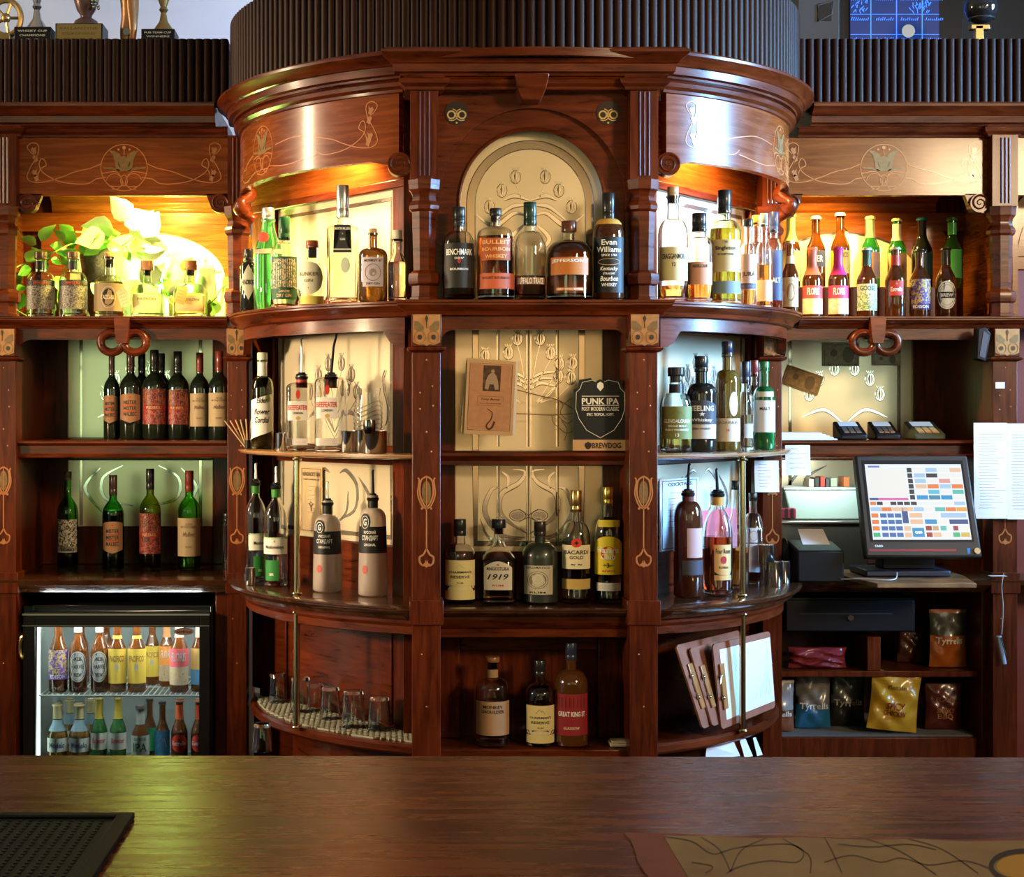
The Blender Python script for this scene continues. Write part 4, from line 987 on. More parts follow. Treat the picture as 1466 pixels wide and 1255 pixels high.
bottle('bourbon_bottle', 'dark brown bourbon bottle with black sleeve neck and white-on-black label', 871, 45, 277, YM, TOP, ('solid', (.10, .03, .01), .5), (.24, K, 1.15), sh=.58, nk=.76, nr=.36, band=[(.70, .755, (.55, .28, .05))], group=G,
       labels=[(.06, .58, 66, K, [('Evan', .90, .10, W_, .5), ('Williams', .77, .10, W_, .85), ('SINCE 1783', .67, .04, W_, .5), ('#ring', .55, .11, GD, .7), ('Kentucky', .42, .09, W_, .6, .3), ('STRAIGHT', .34, .04, W_, .4), ('Bourbon', .25, .09, W_, .6, .3), ('WHISKEY', .14, .06, W_, .5)])])
# top shelf, right bay
G = 'whisky bottles on the curved top shelf of the right bay'
bottle('whisky_bottle', 'pale whisky bottle with cork, bulbous neck and pale yellow label', 963.5, 43, 268, 5.17, TOP, ('clear',), (.10, (.50, .32, .16), .95), fill=((.92, .70, .22), .14), sh=.56, nk=.72, nr=.40, group=G, cork=(.04,),
       labels=[(.18, .47, 66, (.66, .58, .30), [('CRAGGANMORE', .72, .16, K, .86), ('12', .48, .12, K, .12), ('#lines', .2, .2, (.3, .25, .1), .7)])])
bottle('whisky_bottle', 'whisky bottle with black and cream banded cap and salmon label', 1001, 38, 306, 5.22, TOP, ('clear',), (.20, K, 1.1), fill=((.85, .32, .06), .30), sh=.60, nk=.74, nr=.50, band=[(.83, .87, CR)], group=G,
       labels=[(.20, .45, 66, (.62, .30, .18), [('ABERLOUR', .82, .14, K, .6), ('#lines', .4, .4, (.3, .12, .06), .7)])])
bottle('whisky_bottle', 'tall oval green-gold whisky bottle with black stopper and tan label', 1037, 47, 273, 5.30, TOP, ('clear', (.80, .92, .72)), (.20, K, 1.1), fill=((.62, .45, .05), .66), sh=.60, nk=.74, nr=.38, group=G,
       labels=[(.28, .56, 66, (.58, .46, .24), [('THE', .92, .06, K, .14), ('Singleton', .72, .16, K, .66), ('OF DUFFTOWN', .54, .07, K, .5), ('#lines', .25, .25, (.3, .2, .1), .7)]), (.09, .20, 66, (.18, .25, .28))])
bottle('whisky_bottle', 'slender pale whisky bottle with black stopper and clear lettering', 1071, 22, 314, 5.44, TOP, ('clear',), (.08, K, 1.2), fill=((.85, .45, .12), .28), sh=.62, nk=.72, nr=.55, group=G,
       labels=[(.20, .60, 70, (.66, .50, .42), [('JURA', .42, .16, K, .9), ('#bar', .1, .16, (.1, .1, .16), .96)])])
bottle('whisky_bottle', 'whisky bottle with orange foil cap behind the cream label bottle', 1083, 24, 309, 5.62, TOP, ('clear',), (.10, (.65, .30, .04), 1.1), fill=((.80, .45, .10), .5), sh=.56, nk=.72, nr=.50, group=G)
bottle('whisky_bottle', 'whisky bottle with grey cap and small cream label near the shelf end', 1094, 24, 306, 5.52, TOP, ('clear',), (.14, (.25, .25, .26), 1.1), fill=((.70, .28, .05), .46), sh=.52, nk=.70, nr=.44, group=G,
       labels=[(.08, .30, 60, (.70, .52, .32), [('#lines', .5, .5, K, .7)])])
bottle('whisky_bottle', 'whisky bottle with navy cap and navy lettered label at the shelf end', 1108, 24, 304, 5.72, TOP, ('clear',), (.20, (.02, .03, .09), 1.1), fill=((.5, .2, .06), .3), sh=.62, nk=.74, nr=.50, group=G,
       labels=[(.12, .62, 66, (.06, .08, .20), [('#lines', .75, .3, W_, .8), ('MALT', .4, .1, W_, .7), ('#lines', .15, .2, W_, .8)])])
# beers on the right wing
G = 'beer bottles on the top shelf of the right wing'
BB = 'beer_bottle'
def beer(label, px, w, ytop, Y, zs, glass, capc, nb=None, labels=(), group=G, bands=None, rot=0, tr=None):
    b = list(bands or [])
    return bottle(BB, label, px, w, ytop, Y, zs, glass, (.035, capc, 1.05), sh=.52, nk=.76, nr=.44, shape='slope', band=b, labels=labels, group=group, rot=rot)
struct_riser = mk('stepped_riser', M().box(1.43, 2.12, 6.16, 6.46, TOP + .0005, TOP + .125), WV, wr, bevel=.002)
FR = 6.03
beer('brown wheat beer bottle with oval portrait label, nearest the bow front', 1131, 24, 345, FR, TOP, BROWN, (.7, .6, .3), labels=[(.14, .52, 70, (.52, .45, .28), [('#ring', .5, .8, GD, .7), ('#disc', .5, .6, (.3, .16, .06), .45)]), ], bands=[(.70, .80, (.60, .52, .30))])
beer('fruit beer bottle with orange foil neck and pink label', 1163, 28, 354, FR, TOP, BROWN, (.55, .16, .08), labels=[(.05, .27, 80, 'floris'), (.27, .45, 80, (.58, .07, .06), [('FLORIS', .55, .55, W_, .6)])], bands=[(.60, .97, (.50, .13, .06))])
beer('fruit beer bottle with magenta foil neck and pink label', 1200, 28, 354, FR, TOP, BROWN, (.50, .03, .18), labels=[(.05, .27, 80, 'floris'), (.27, .45, 80, (.58, .05, .12), [('FLORIS', .55, .55, W_, .6)])], bands=[(.60, .97, (.42, .02, .14))])
beer('brown ale bottle with dark green goose neck label and pale label', 1241, 28, 355, FR, TOP, BROWN, (.6, .58, .5), labels=[(.10, .48, 78, 'goldgreen'), (.34, .48, 74, (.45, .5, .42), [('GOOSE', .55, .5, (.04, .10, .05), .8)])], bands=[(.74, .96, (.02, .06, .03))])
beer('brown lager bottle with red square label and red neck label', 1282, 29, 354, FR, TOP, BROWN, (.5, .42, .25), labels=[(.31, .52, 40, (.50, .05, .04), [('#star', .78, .2, GD, .2), ('Estrella', .42, .3, W_, .8)])], bands=[(.74, .88, (.42, .05, .04))])
beer('dark bottle with purple cocktail pattern label', 1317, 29, 357, FR, TOP, BROWN, K, labels=[(.16, .56, 78, 'purple'), (.12, .20, 78, (.06, .03, .16), [('EDISON', .5, .6, W_, .8)])])
beer('dark ale bottle with black neck and round black and white label', 1354, 29, 355, FR, TOP, BROWN, K, labels=[(.12, .52, 58, W_, [('#disc', .5, .9, K, .9), ('#disc', .5, .74, (.35, .36, .45), .72), ('#bar', .5, .22, K, .9), ('BREW', .5, .13, W_, .6)], 0, 'round')], bands=[(.76, .95, K)])
BK = 6.29; ZR = TOP + .1255
beer('tall beer bottle with yellow foil neck behind the wheat beer', 1132, 27, 306, BK, ZR, BROWN, (.6, .5, .1), labels=[(.1, .5, 60, (.45, .34, .16))], bands=[(.62, .95, (.60, .50, .12))])
beer('raised brown bottle with silver cap and white-on-black label behind orange-foiled bottle', 1168, 27, 310, BK, ZR, BROWN, (.65, .68, .68), labels=[(.30, .52, 70, (.08, .08, .1), [('BEER', .5, .4, W_, .7)])])
beer('raised brown bottle with white cap and yellow label behind magenta-foiled bottle', 1203, 27, 305, BK, ZR, BROWN, (.75, .75, .65), labels=[(.20, .50, 78, (.62, .42, .05), [('PACIFICO', .8, .22, (.1, .06, .02), .8)])])
beer('raised green bottle with yellow cap and yellow neck label', 1246, 27, 310, BK, ZR, GREEN, (.66, .58, .14), labels=[(.15, .50, 70, (.42, .18, .06))], bands=[(.70, .95, (.56, .44, .12))])
beer('raised green bottle with gold cap and gold neck foil behind red-labelled lager', 1284, 27, 313, BK, ZR, GREEN, (.6, .5, .2), labels=[(.12, .50, 70, (.42, .26, .12))], bands=[(.68, .92, (.55, .48, .28))])
beer('raised dark bottle with turquoise cap and teal label', 1320, 29, 312, BK, ZR, DARK, (.03, .22, .30), labels=[(.15, .50, 80, (.03, .07, .08), [('#lines', .6, .4, (.2, .5, .5), .8)])])
beer('raised green bottle with green cap and green neck label, farthest right', 1363, 27, 312, BK, ZR, ('solid', (.02, .08, .02), .6), (.02, .25, .03), labels=[(.15, .55, 78, (.05, .30, .06), [('#lines', .5, .3, W_, .7)])], bands=[(.76, .93, (.03, .30, .05))])
# wine on the left wing
GW = 'red wine bottles on the middle shelf of the left wing'
ZW = 1.418
WINE = ('solid', (.012, .018, .010), .12)
def wine(label, px, w, ytop, Y, zs, glass, capc, style, grp=GW, fill=None, capl=.22, rot=0, sty=None):
    if style == 'poster': L = [(.19, .52, 62, (.36, .17, .08), [('MISTER', .70, .13, K, .62, .0), ('MISTER', .50, .13, K, .62), ('MALBEC', .30, .13, K, .62), ('#bar', .60, .03, RED, .6), ('#bar', .40, .03, RED, .6), ('●', .88, .06, RED, .08)], 0, 'shield')]
    elif style == 'couple': L = [(.17, .56, 74, 'redcrowd'), (.38, .565, 74.5, 'goldpair'), (.33, .385, 75, (.42, .03, .02), [('REBEL', .5, .5, (.62, .3, .12), .7)])]
    elif style == 'cream': L = [(.15, .53, 74, (.50, .36, .20), [('ALTOS', .84, .05, (.2, .1, .06), .3), ('MONTORO', .77, .06, (.2, .1, .06), .75), ('Malbec', .58, .12, (.2, .1, .06), .55, .3), ('#lines', .45, .10, (.3, .2, .1), .7), ('MALBEC', .25, .04, (.2, .1, .06), .3)])]
    else: L = [(.20, .52, 62, 'redbull'), (.19, .24, 62, (.55, .46, .32), [('TORO', .5, .7, K, .7)])]
    return bottle('wine_bottle', label, px, w, ytop, Y, zs, glass, (capl, capc, 1.05, 'x', 'foil')[:3], sh=.58, nk=.74, nr=.36, shape='wine', labels=L, group=grp, rot=rot, fill=fill, lip=False)
wine('dark wine bottle with orange poster label, first of the six on the shelf', 160, 23, 508, 6.14, ZW, WINE, (.05, .02, .02), 'poster', rot=-12)
wine('dark wine bottle with orange poster label, second of the six on the shelf', 187, 31, 503, 6.10, ZW, WINE, (.05, .02, .02), 'poster')
wine('dark wine bottle with red and gold couple label beside the orange ones', 221, 33, 501, 6.10, ZW, WINE, K, 'couple')
wine('dark wine bottle with red and gold couple label beside the cream ones', 254.5, 32, 503, 6.12, ZW, WINE, K, 'couple')
wine('dark wine bottle with red capsule and cream label beside the couple ones', 286, 28, 505, 6.12, ZW, WINE, (.20, .03, .02), 'cream')
wine('dark wine bottle with red capsule and cream label next to the post', 314, 31, 503, 6.08, ZW, WINE, (.20, .03, .02), 'cream')
bottle('wine_bottle', 'plain dark wine bottle hidden behind the second poster bottle', 203, 28, 506, 6.32, ZW, WINE, (.2, K, 1.05), sh=.58, nk=.74, nr=.36, shape='wine', group=GW, lip=False)
bottle('wine_bottle', 'plain dark wine bottle hidden behind the first couple bottle', 231, 28, 506, 6.32, ZW, WINE, (.2, K, 1.05), sh=.58, nk=.74, nr=.36, shape='wine', group=GW, lip=False)
GW2 = 'opened wine bottles on the left wing counter'
OG = ('clear', (.20, .62, .16)); 
wine('opened green wine bottle with red bull label and pale neck band', 97, 30, 675, 6.22, CNT, ('clear', (.22, .60, .16)), (.06, .05, .03), 'bull', GW2, fill=((.02, .004, .004), .5), capl=.08)
wine('opened green wine bottle with orange poster label and screw neck', 162, 31, 680, 6.20, CNT, ('clear', (.18, .60, .18)), (.06, .03, .02), 'poster', GW2, fill=((.02, .004, .004), .63), capl=.20)
wine('opened olive wine bottle with red and gold couple label', 215, 31, 671, 6.22, CNT, ('clear', (.52, .58, .12)), K, 'couple', GW2, fill=((.02, .004, .004), .42), capl=.20)
wine('opened green wine bottle with red capsule and cream label', 271, 33, 674, 6.22, CNT, ('clear', (.28, .70, .14)), (.22, .03, .02), 'cream', GW2, fill=((.02, .004, .004), .5), capl=.20)
for px, zt, c in ((97, 675, K), (162, 680, (.05, .02, .02)), (215, 671, K), (271, 674, K)): pass
bottle('oil_bottle', 'thin clear bottle with dark stopper half hidden behind the corner post', 325, 12, 735, 6.1, CNT, ('clear',), (.12, K, 1.4), sh=.8, nk=.86, nr=.6)
# left bay, middle shelf
G = 'bottles on the middle shelf of the left bay'
bottle('cordial_bottle', 'olive cordial bottle with slanted white handwritten label', 375.5, 32, 505, 5.78, MID, ('clear', (.45, .47, .22)), (.10, (.62, .62, .45), 1.1), fill=((.35, .32, .10), .62), sh=.62, nk=.75, nr=.42, band=[(.76, .9, (.70, .70, .60))], group=G,
       labels=[(.10, .58, 72, (.78, .76, .70), [('Elder', .84, .12, K, .5, .3), ('flower', .60, .13, K, .75, .3), ('Cordial', .42, .13, K, .7, .3), ('#lines', .2, .2, (.2, .2, .2), .75)], 0, 'slant'), (.48, .56, 14, (.25, .28, .08), (), 30, 'round')])
for px, l, sp in ((432, 'gin bottle with red neck sleeve and steel pour spout, clear pink-printed label', 'steel'), (474, 'gin bottle with red neck sleeve and long black pour spout', 'dark')):
    bottle('gin_bottle', l, px, 44 if px < 450 else 47, 485 if px < 450 else 471, 5.55 if px < 450 else 5.42, MID, ('clear',), (.36 if px < 450 else .41, (.42, .04, .03)), sh=.56, nk=.61, nr=.34, sq=.8, spout=(sp, 0.0 if px < 450 else .15), group=G,
           labels=[(.27, .44, 34, (.74, .68, .62), [('BEEFEATER', .66, .26, RED, .95), ('LONDON', .38, .12, K, .5), ('#disc', .12, .2, GD, .22)], -12), (.05, .11, 34, (.72, .65, .6), [('#lines', .5, .4, RED, .8)], -12), (.46, .54, 8, RED, (), -12, 'round')])
# right bay, middle shelf
G = 'whisky bottles on the middle shelf of the right bay'
bottle('whisky_bottle', 'rounded clear whiskey bottle with olive label and black stopper', 968, 46, 526, 5.28, MID, ('clear', (.93, .96, .93)), (.10, K, 1.25), fill=((.5, .36, .08), .18), sh=.52, nk=.70, nr=.42, cork=(.08, (.62, .42, .30)), band=[(.70, .80, K)], group=G,
       labels=[(.16, .54, 66, (.17, .20, .06), [('GLENDALOUGH', .55, .11, W_, .9), ('SINGLE MALT', .40, .06, W_, .6), ('IRISH WHISKEY', .28, .06, W_, .8), ('#tri', .80, .2, (.08, .1, .03), .4), ('13', .12, .10, W_, .12)])])
bottle('whisky_bottle', 'black whiskey bottle with white lettering and arched dark label', 1003.5, 44, 510, 5.34, MID, DARK, (.16, K, 1.1), sh=.60, nk=.72, nr=.40, group=G,
       labels=[(.29, .54, 66, (.05, .05, .06), [('TEELING', .66, .22, W_, .85), ('#star', .42, .2, W_, .2), ('Whiskey', .16, .17, W_, .7)], 0, 'arched'), (.14, .29, 66, (.52, .46, .40), [('IRISH WHISKEY', .7, .14, K, .6), ('#bar', .96, .06, GD, 1), ('#lines', .35, .3, K, .7)])])
bottle('whisky_bottle', 'tall brown-green whisky bottle with copper-topped cap and broad cream label', 1041, 37, 489, 5.44, MID, ('solid', (.22, .13, .02), .65), (.14, (.02, .02, .05), 1.1), sh=.60, nk=.74, nr=.40, band=[(.975, .998, (.5, .25, .12))], group=G,
       labels=[(.09, .30, 70, (.62, .52, .38), [('LAGAVULIN', .82, .12, (.2, .16, .12), .85), ('16', .5, .13, RED, .12), ('#lines', .2, .2, (.3, .25, .2), .7)]), (.32, .54, 22, (.66, .58, .48), (), 26, 'round')])
bottle('whisky_bottle', 'clear whisky bottle with navy cap and blue-lit glass', 1067, 25, 518, 5.58, MID, ('clear',), (.24, (.02, .02, .04), 1.1), fill=((.4, .3, .2), .40), sh=.48, nk=.66, nr=.46, group=G, labels=[(.14, .30, 30, (.50, .52, .58), [('#lines', .5, .5, K, .8)], 20)])
bottle('whisky_bottle', 'bottle with dark red capsule tucked behind the blue-lit one', 1080, 22, 516, 5.76, MID, ('clear',), (.18, (.18, .03, .03), 1.1), sh=.56, nk=.72, nr=.50, group=G)
bottle('whisky_bottle', 'green glass whisky bottle with large white label at the shelf end', 1094, 31, 518, 5.66, MID, ('solid', (.02, .20, .05), .7), (.10, (.02, .16, .05), 1.1), sh=.58, nk=.72, nr=.42, group=G,
       labels=[(.20, .56, 74, (.70, .70, .74), [('MALT', .74, .10, K, .5), ('#lines', .45, .2, (.2, .2, .25), .8)]), (.60, .66, 50, (.6, .55, .45))])
# left bay, counter
G = 'vodka bottles on the left bay counter'
def cY(py, z=CNT): return (EYE - z) * FPX / (py - HY)
for px, w_, yt, Y, l, rt in ((366, 31, 663, 5.82, 'clear vodka bottle with green collar turned to the side, by the steel jigger', 40), (395, 34, 668, 5.68, 'clear vodka bottle with green collar and green and white label', -6)):
    bottle('vodka_bottle', l, px, w_, yt, Y, CNT, ('clear',), (.185, (.04, .20, .03), 1.1), sh=.54, nk=.72, nr=.36, shape='wine', spout=('steel',), group=G, rot=rt,
           labels=[(.27, .41, 78, (.72, .70, .60), [('Moskovskaya', .40, .28, K, .85), ('#bar', .96, .1, (.10, .32, .05), 1), ('★', .78, .16, K, .06)]), (.05, .22, 36, (.03, .22, .05), [('38%', .30, .13, W_, .3), ('#lines', .72, .3, (.3, .5, .3), .6)], -14)])
for px, yt, Y, l in ((469, 690, 5.50, 'frosted vodka bottle with flared base, black cyrillic label, nearer the brass pole'), (534, 673, 5.37, 'frosted vodka bottle with flared base and dark spout, beside the carved pillar')):
    bottle('vodka_bottle', l, px, 38, yt, Y, CNT, ('solid', (.86, .72, .62), .6), (.21 if px < 500 else .24, K, 1.1), sh=.60, nk=.70, nr=.36, base=1.12, spout=('steel' if px < 500 else 'dark', -.02), group=G, rot=-14, rough=.28,
           labels=[(.345, .555, 88, (.015, .015, .02), [('РУССКИЙ', .80, .14, W_, .45), ('СТАНДАРТ', .56, .22, W_, .62), ('ORIGINAL', .32, .10, W_, .45), ('#bar', .03, .06, (.25, .02, .02), 1)]), (.52, .66, 26, K, [('#ring', .5, .7, W_, .66), ('G', .5, .4, W_, .3)], -22, 'round'), (.18, .25, 12, (.5, .1, .08), (), -20, 'round')], band=[(.70, .80, (.35, .33, .36))])
# middle counter
G = 'rum bottles on the middle counter'
YR = 5.172
bottle('rum_bottle', 'rum bottle with yellow label and black cap on the counter', 658.5, 44, 743, YR, CNT, ('clear', (.94, .92, .9)), (.19, K, 1.15), fill=((.15, .06, .03), .5), sh=.56, nk=.70, nr=.36, group=G,
       labels=[(.05, .52, 72, (.72, .60, .26), [("CHAIRMAN'S", .70, .06, K, .8), ('RESERVE', .58, .07, K, .65), ('RUM', .43, .035, K, .2), ('#tri', .84, .1, GD, .25), ('#bar', .29, .13, (.02, .02, .03), 1), ('● ● ● ● ●', .29, .07, CR, .8)])])
bottle('rum_bottle', 'faceted rum decanter with flat black stopper and arched cream label', 714, 50, 743, YR, CNT, ('clear', (.96, .94, .92)), (.10, (.015, .015, .02), 1.4), fill=((.38, .15, .05), .42), sh=.50, nk=.74, nr=.30, cork=(.08,), sq=.5, group=G, shape='slope',
       labels=[(.17, .51, 44, (.68, .60, .48), [('ANGOSTURA', .74, .12, K, .8), ('1919', .46, .20, K, .75, .3), ('RUM', .16, .06, RED, .4), ('#disc', .88, .07, (.5, .15, .08), .1)], -4, 'arched')])
bottle('rum_bottle', 'squat matt black-green rum bottle with portrait label', 773, 51, 746, YR, CNT, ('solid', (.018, .022, .014), .1), (.17, (.03, .02, .015), 1.15), sh=.56, nk=.74, nr=.30, rough=.4, group=G,
       labels=[(.12, .47, 52, (.50, .44, .32), [('DIPLOMATICO', .93, .07, K, .8), ('#frame', .46, .74, (.1, .08, .05), .8), ('#disc', .5, .5, (.2, .17, .12), .55), ('#disc', .54, .34, (.55, .5, .38), .34), ('#ring', .5, .6, (.1, .08, .05), .66), ('RUM', .07, .07, K, .5)], -10)])
bottle('rum_bottle', 'rum bottle with gold screw cap and cream label with red disc', 824.5, 41, 702, YR, CNT, ('clear', (.95, .93, .88)), (.19, (.46, .28, .10), 1.1, 'gold'), fill=((.30, .10, .03), .40), sh=.56, nk=.72, nr=.36, group=G,
       labels=[(.31, .52, 74, (.68, .58, .38), [('BACARDI', .70, .18, K, .92), ('GOLD', .48, .14, K, .5), ('~ ~', .18, .08, K, .4)]), (.50, .58, 22, RED, [('✦', .5, .5, K, .4)], 0, 'round'), (.13, .22, 74, (.45, .30, .08), [('#lines', .5, .4, CR, .7)])])
bottle('rum_bottle', 'rum bottle with gold cap and bright yellow label with red sun', 871, 39, 697, YR, CNT, ('clear', (.94, .93, .88)), (.15, (.62, .42, .08), 1.1, 'gold2'), fill=((.12, .05, .02), .28), sh=.58, nk=.74, nr=.38, group=G,
       labels=[(.25, .58, 80, (.74, .58, .03), [('#disc', .56, .36, (.55, .03, .02), .5), ('Havana', .64, .15, W_, .86), ('Club', .47, .15, W_, .52), ('Añejo', .24, .07, K, .4, .2), ('3', .24, .13, K, .08), ('AÑOS', .10, .06, (.5, .05, .02), .5)], -4, 'arched'), (.11, .18, 60, (.62, .60, .58), [('#lines', .5, .5, K, .5)]), (.66, .72, 50, (.70, .55, .04))])
# lower middle shelf
G = 'bottles on the low middle shelf'
YL = 5.13
bottle('whisky_bottle', 'round-shouldered whisky bottle with copper stopper and kraft label', 705, 49, 940, YL, LOW, ('clear', (.93, .93, .92)), (.05, (.30, .12, .05), 1.35), fill=((.20, .08, .04), .5), sh=.62, nk=.76, nr=.32, cork=(.08, (.45, .3, .16)), band=[(.77, .86, (.42, .27, .13))], group=G,
       labels=[(.14, .52, 72, (.42, .24, .12), [('MONKEY', .84, .10, K, .6), ('SHOULDER', .70, .10, K, .7), ('#lines', .3, .4, (.15, .08, .04), .75)])])
bottle('rum_bottle', 'rum bottle with yellow label standing on the low middle shelf', 773, 42, 945, YL, LOW, ('clear', (.93, .92, .9)), (.18, K, 1.15), fill=((.12, .05, .03), .5), sh=.58, nk=.72, nr=.34, group=G,
       labels=[(.05, .49, 70, (.70, .58, .26), [("CHAIRMAN'S", .68, .06, K, .8), ('RESERVE', .55, .07, K, .65), ('RUM', .41, .035, K, .2), ('#tri', .84, .12, K, .3), ('#bar', .28, .12, (.02, .02, .03), 1), ('● ● ● ● ●', .28, .07, CR, .8)])])
bottle('whisky_bottle', 'tall dark whisky bottle with red label and navy cap', 817.5, 48, 920, YL, LOW, ('solid', (.20, .07, .015), .6), (.16, (.02, .03, .06), 1.15), sh=.58, nk=.74, nr=.30, group=G,
       labels=[(.12, .52, 72, (.27, .02, .025), [('GREAT KING ST', .52, .12, W_, .88), ('GLASGOW', .18, .07, CR, .5, .2), ('| | | | | | | |', .80, .24, (.10, .01, .01), .85)])])
# right bay, counter
G = 'whiskey bottles on the right bay counter'
bottle('bourbon_bottle', 'dark bourbon bottle with black spout and pale side label', 985, 41, 664, 5.34, CNT, ('solid', (.09, .025, .01), .55), (.24, (.12, .03, .03), 1.1), sh=.58, nk=.72, nr=.38, spout=('dark', .04), group=G, rot=14,
       labels=[(.30, .52, 40, (.50, .32, .32), [('#lines', .5, .6, (.6, .1, .1), .8)], 18), (.17, .28, 60, (.05, .05, .07), [('#lines', .5, .6, (.5, .5, .55), .8)], 18)])
bottle('bourbon_bottle', 'amber bourbon bottle with orange collar, rose label and black spout', 1027, 43, 671, 5.42, CNT, ('clear', (.95, .92, .9)), (.22, (.55, .26, .05), 1.1), fill=((.55, .14, .03), .46), sh=.44, nk=.70, nr=.38, shape='wine', spout=('dark', -.06), group=G, rot=10,
       labels=[(.12, .40, 36, (.70, .42, .16), [('Four Roses', .82, .14, K, .85), ('BOURBON', .36, .07, K, .5), ('#disc', .57, .22, (.45, .03, .04), .32), ('#bar', .19, .10, K, .98), ('#lines', .06, .05, (.3, .15, .05), .6)], 10)])
bottle('spirit_bottle', 'clear bottle with straw-yellow liquor behind the brass pole', 1054, 36, 688, 5.60, CNT, ('clear',), (.08, K, 1.1), fill=((.85, .72, .12), .38), sh=.50, nk=.72, nr=.38, shape='slope', group=G)
bottle('spirit_bottle', 'flat clear bottle with narrow white strip label right of the pole', 1078, 28, 706, 5.76, CNT, ('clear',), (.08, K, 1.1), fill=((.4, .12, .06), .3), sh=.60, nk=.78, nr=.40, sq=.8, group=G,
       labels=[(.13, .62, 34, (.68, .68, .70), [('#lines', .2, .1, RED, .7), ('#ring', .82, .22, (.3, .3, .3), .6), ('#bar', .66, .02, K, .9), ('#lines', .42, .12, (.4, .4, .4), .7)])])
# ---------------------------------------------------------------- bottle fridge under the left wing counter
fx0, fx1, fy, fz1 = PX(31, 5.93), PX(303, 5.93), 5.93, .818
ix0, ix1, iz1 = PX(52, 5.95), PX(287, 5.95), PZ(896, 5.95)
fr = empty('bottle_fridge', ((fx0 + fx1) / 2, 6.15, 0), 'black under-counter fridge with glass door and lit white interior', 'fridge')
BL = mat('black_enamel', (.008, .008, .009), .28, coat=.3)
m = M().box(fx0, ix0 - .012, 5.96, 6.46, .02, fz1).box(ix1 + .034, fx1, 5.96, 6.46, .02, fz1).box(ix0 - .012, ix1 + .033, 5.96, 6.46, iz1 + .05, fz1).box(ix0 - .012, ix1 + .033, 5.96, 6.46, .02, .10).box(ix0 - .012, ix1 + .033, 6.42, 6.46, .1, iz1 + .05)
mk('fridge_body', m, BL, fr, bevel=.002)
LIN = mat('fridge_liner', (.30, .34, .33), .45)
m = M().box(ix0 - .011, ix0 - .004, 5.97, 6.415, .11, iz1 + .049).box(ix1 + .027, ix1 + .033, 5.97, 6.415, .11, iz1 + .049).box(ix0 - .004, ix1 + .027, 6.408, 6.415, .11, iz1 + .049).box(ix0 - .004, ix1 + .027, 5.97, 6.408, iz1 + .042, iz1 + .049)
mk('fridge_liner', m, LIN, fr, smooth=False)
m = M().box(fx0 + .006, ix0, fy - .01, 5.955, .05, fz1 - .02).box(ix1, fx1 - .006, fy - .01, 5.955, .05, fz1 - .02).box(ix0, ix1, fy - .01, 5.955, iz1, fz1 - .02).box(ix0, ix1, fy - .01, 5.955, .05, .12)
dr = mk('fridge_door', m, BL, fr, bevel=.003)
mk('door_glass', M().box(ix0 - .003, ix1 + .003, 5.944, 5.948, .115, iz1 + .003), mat('thin_pane', (.96, .98, .97), .0, trans=1.0, ior=1.08), dr, smooth=False)
mk('door_trim', M().box(fx0 + .004, fx1 - .006, fy - .013, fy - .010, fz1 - .030, fz1 - .024).box(fx0 + .004, fx1 - .006, fy - .013, fy - .010, iz1 + .004, iz1 + .006), mat('trim_strip', (.5, .5, .46), .3, metal=.8), dr)
zst = PZ(904, 5.94)
fm = flatmap(PX(263, 5.94), 5.9435)
m = M().patch(arcpts(0, zst, .036, 0, 360, 28, .0135)[:-1], fm, .0006); q = mk('door_sticker', m, colmat((.30, .17, .14)), dr)
m = M(); put_text(m, 'winfrico', 0, zst, .012, fm, .056, e=.0010); mk('sticker_lettering', m, colmat(K), q, smooth=False)
m = M().tube(arcpts(fx0 + .012, .675, .030, 100, 260, 10, .04) and [(a - .0, 5.905, b) for a, b in arcpts(fx0 + .012, .675, .014, 90, 270, 10, .04)], .007, 8); mk('door_lock', m, BRASS, dr)
mk('fridge_light', M().box(ix0 + .01, ix1 - .01, 5.975, 5.992, iz1 + .006, iz1 + .018), mat('fridge_lamp_tube', (1, 1, 1), .5, emis=(.88, 1.0, .95), es=230), fr)
mk('fridge_side_light', M().box(ix0 - .0035, ix0 + .006, 5.975, 5.99, .14, iz1), mat('fridge_side_tube', (1, 1, 1), .5, emis=(.75, 1.0, .85), es=3), fr)
def wires(z, par, x0, x1, y0, y1, name='wire_shelf'):
    m = M().tube([(x0, y0, z), (x1, y0, z)], .0035, 8).tube([(x0, y1, z), (x1, y1, z)], .003, 8).tube([(x0, (y0 + y1) / 2, z - .004), (x1, (y0 + y1) / 2, z - .004)], .003, 8)
    n = int((x1 - x0) / .0195)
    for i in range(n + 1): m.tube([(x0 + .006 + i * .0195, y0 - .0, z + .0025), (x0 + .006 + i * .0195, y1, z + .0025)], .0019, 6)
    return mk(name, m, mat('white_coated_wire', (.78, .80, .76), .35), par)
zsf = PZ(994, 5.97)
wires(zsf - .0045, fr, ix0 + .004, ix1 + .022, 5.975, 6.39)
wires(.20, fr, ix0 + .004, ix1 + .022, 5.975, 6.39)
m = M()
for i in range(30): m.box(ix0 - .004, ix0 - .002, 5.985, 5.993, .12 + i * .02, .13 + i * .02)
mk('shelf_track', m, STEEL, fr, smooth=False)
G = 'bottles on the upper fridge shelf'
def fbeer(label, x0, x1, yt, Y, zs, glass, capc, labels, bands=None, g=None): return beer(label, (x0 + x1) / 2, x1 - x0, yt, Y, zs, glass, capc, labels=labels, bands=bands, group=g)
BG = ('solid', (.12, .032, .006), .7)
GF = 'beer bottles on the upper fridge shelf'; F1 = 6.035
fbeer('brown beer bottle with purple cocktail pattern label in the lit fridge', 70, 97, 881, F1, zsf, BG, K, [(.22, .56, 78, 'purple'), (.17, .25, 78, (.14, .08, .34), [('EDISON', .5, .6, W_, .85)])], g=GF)
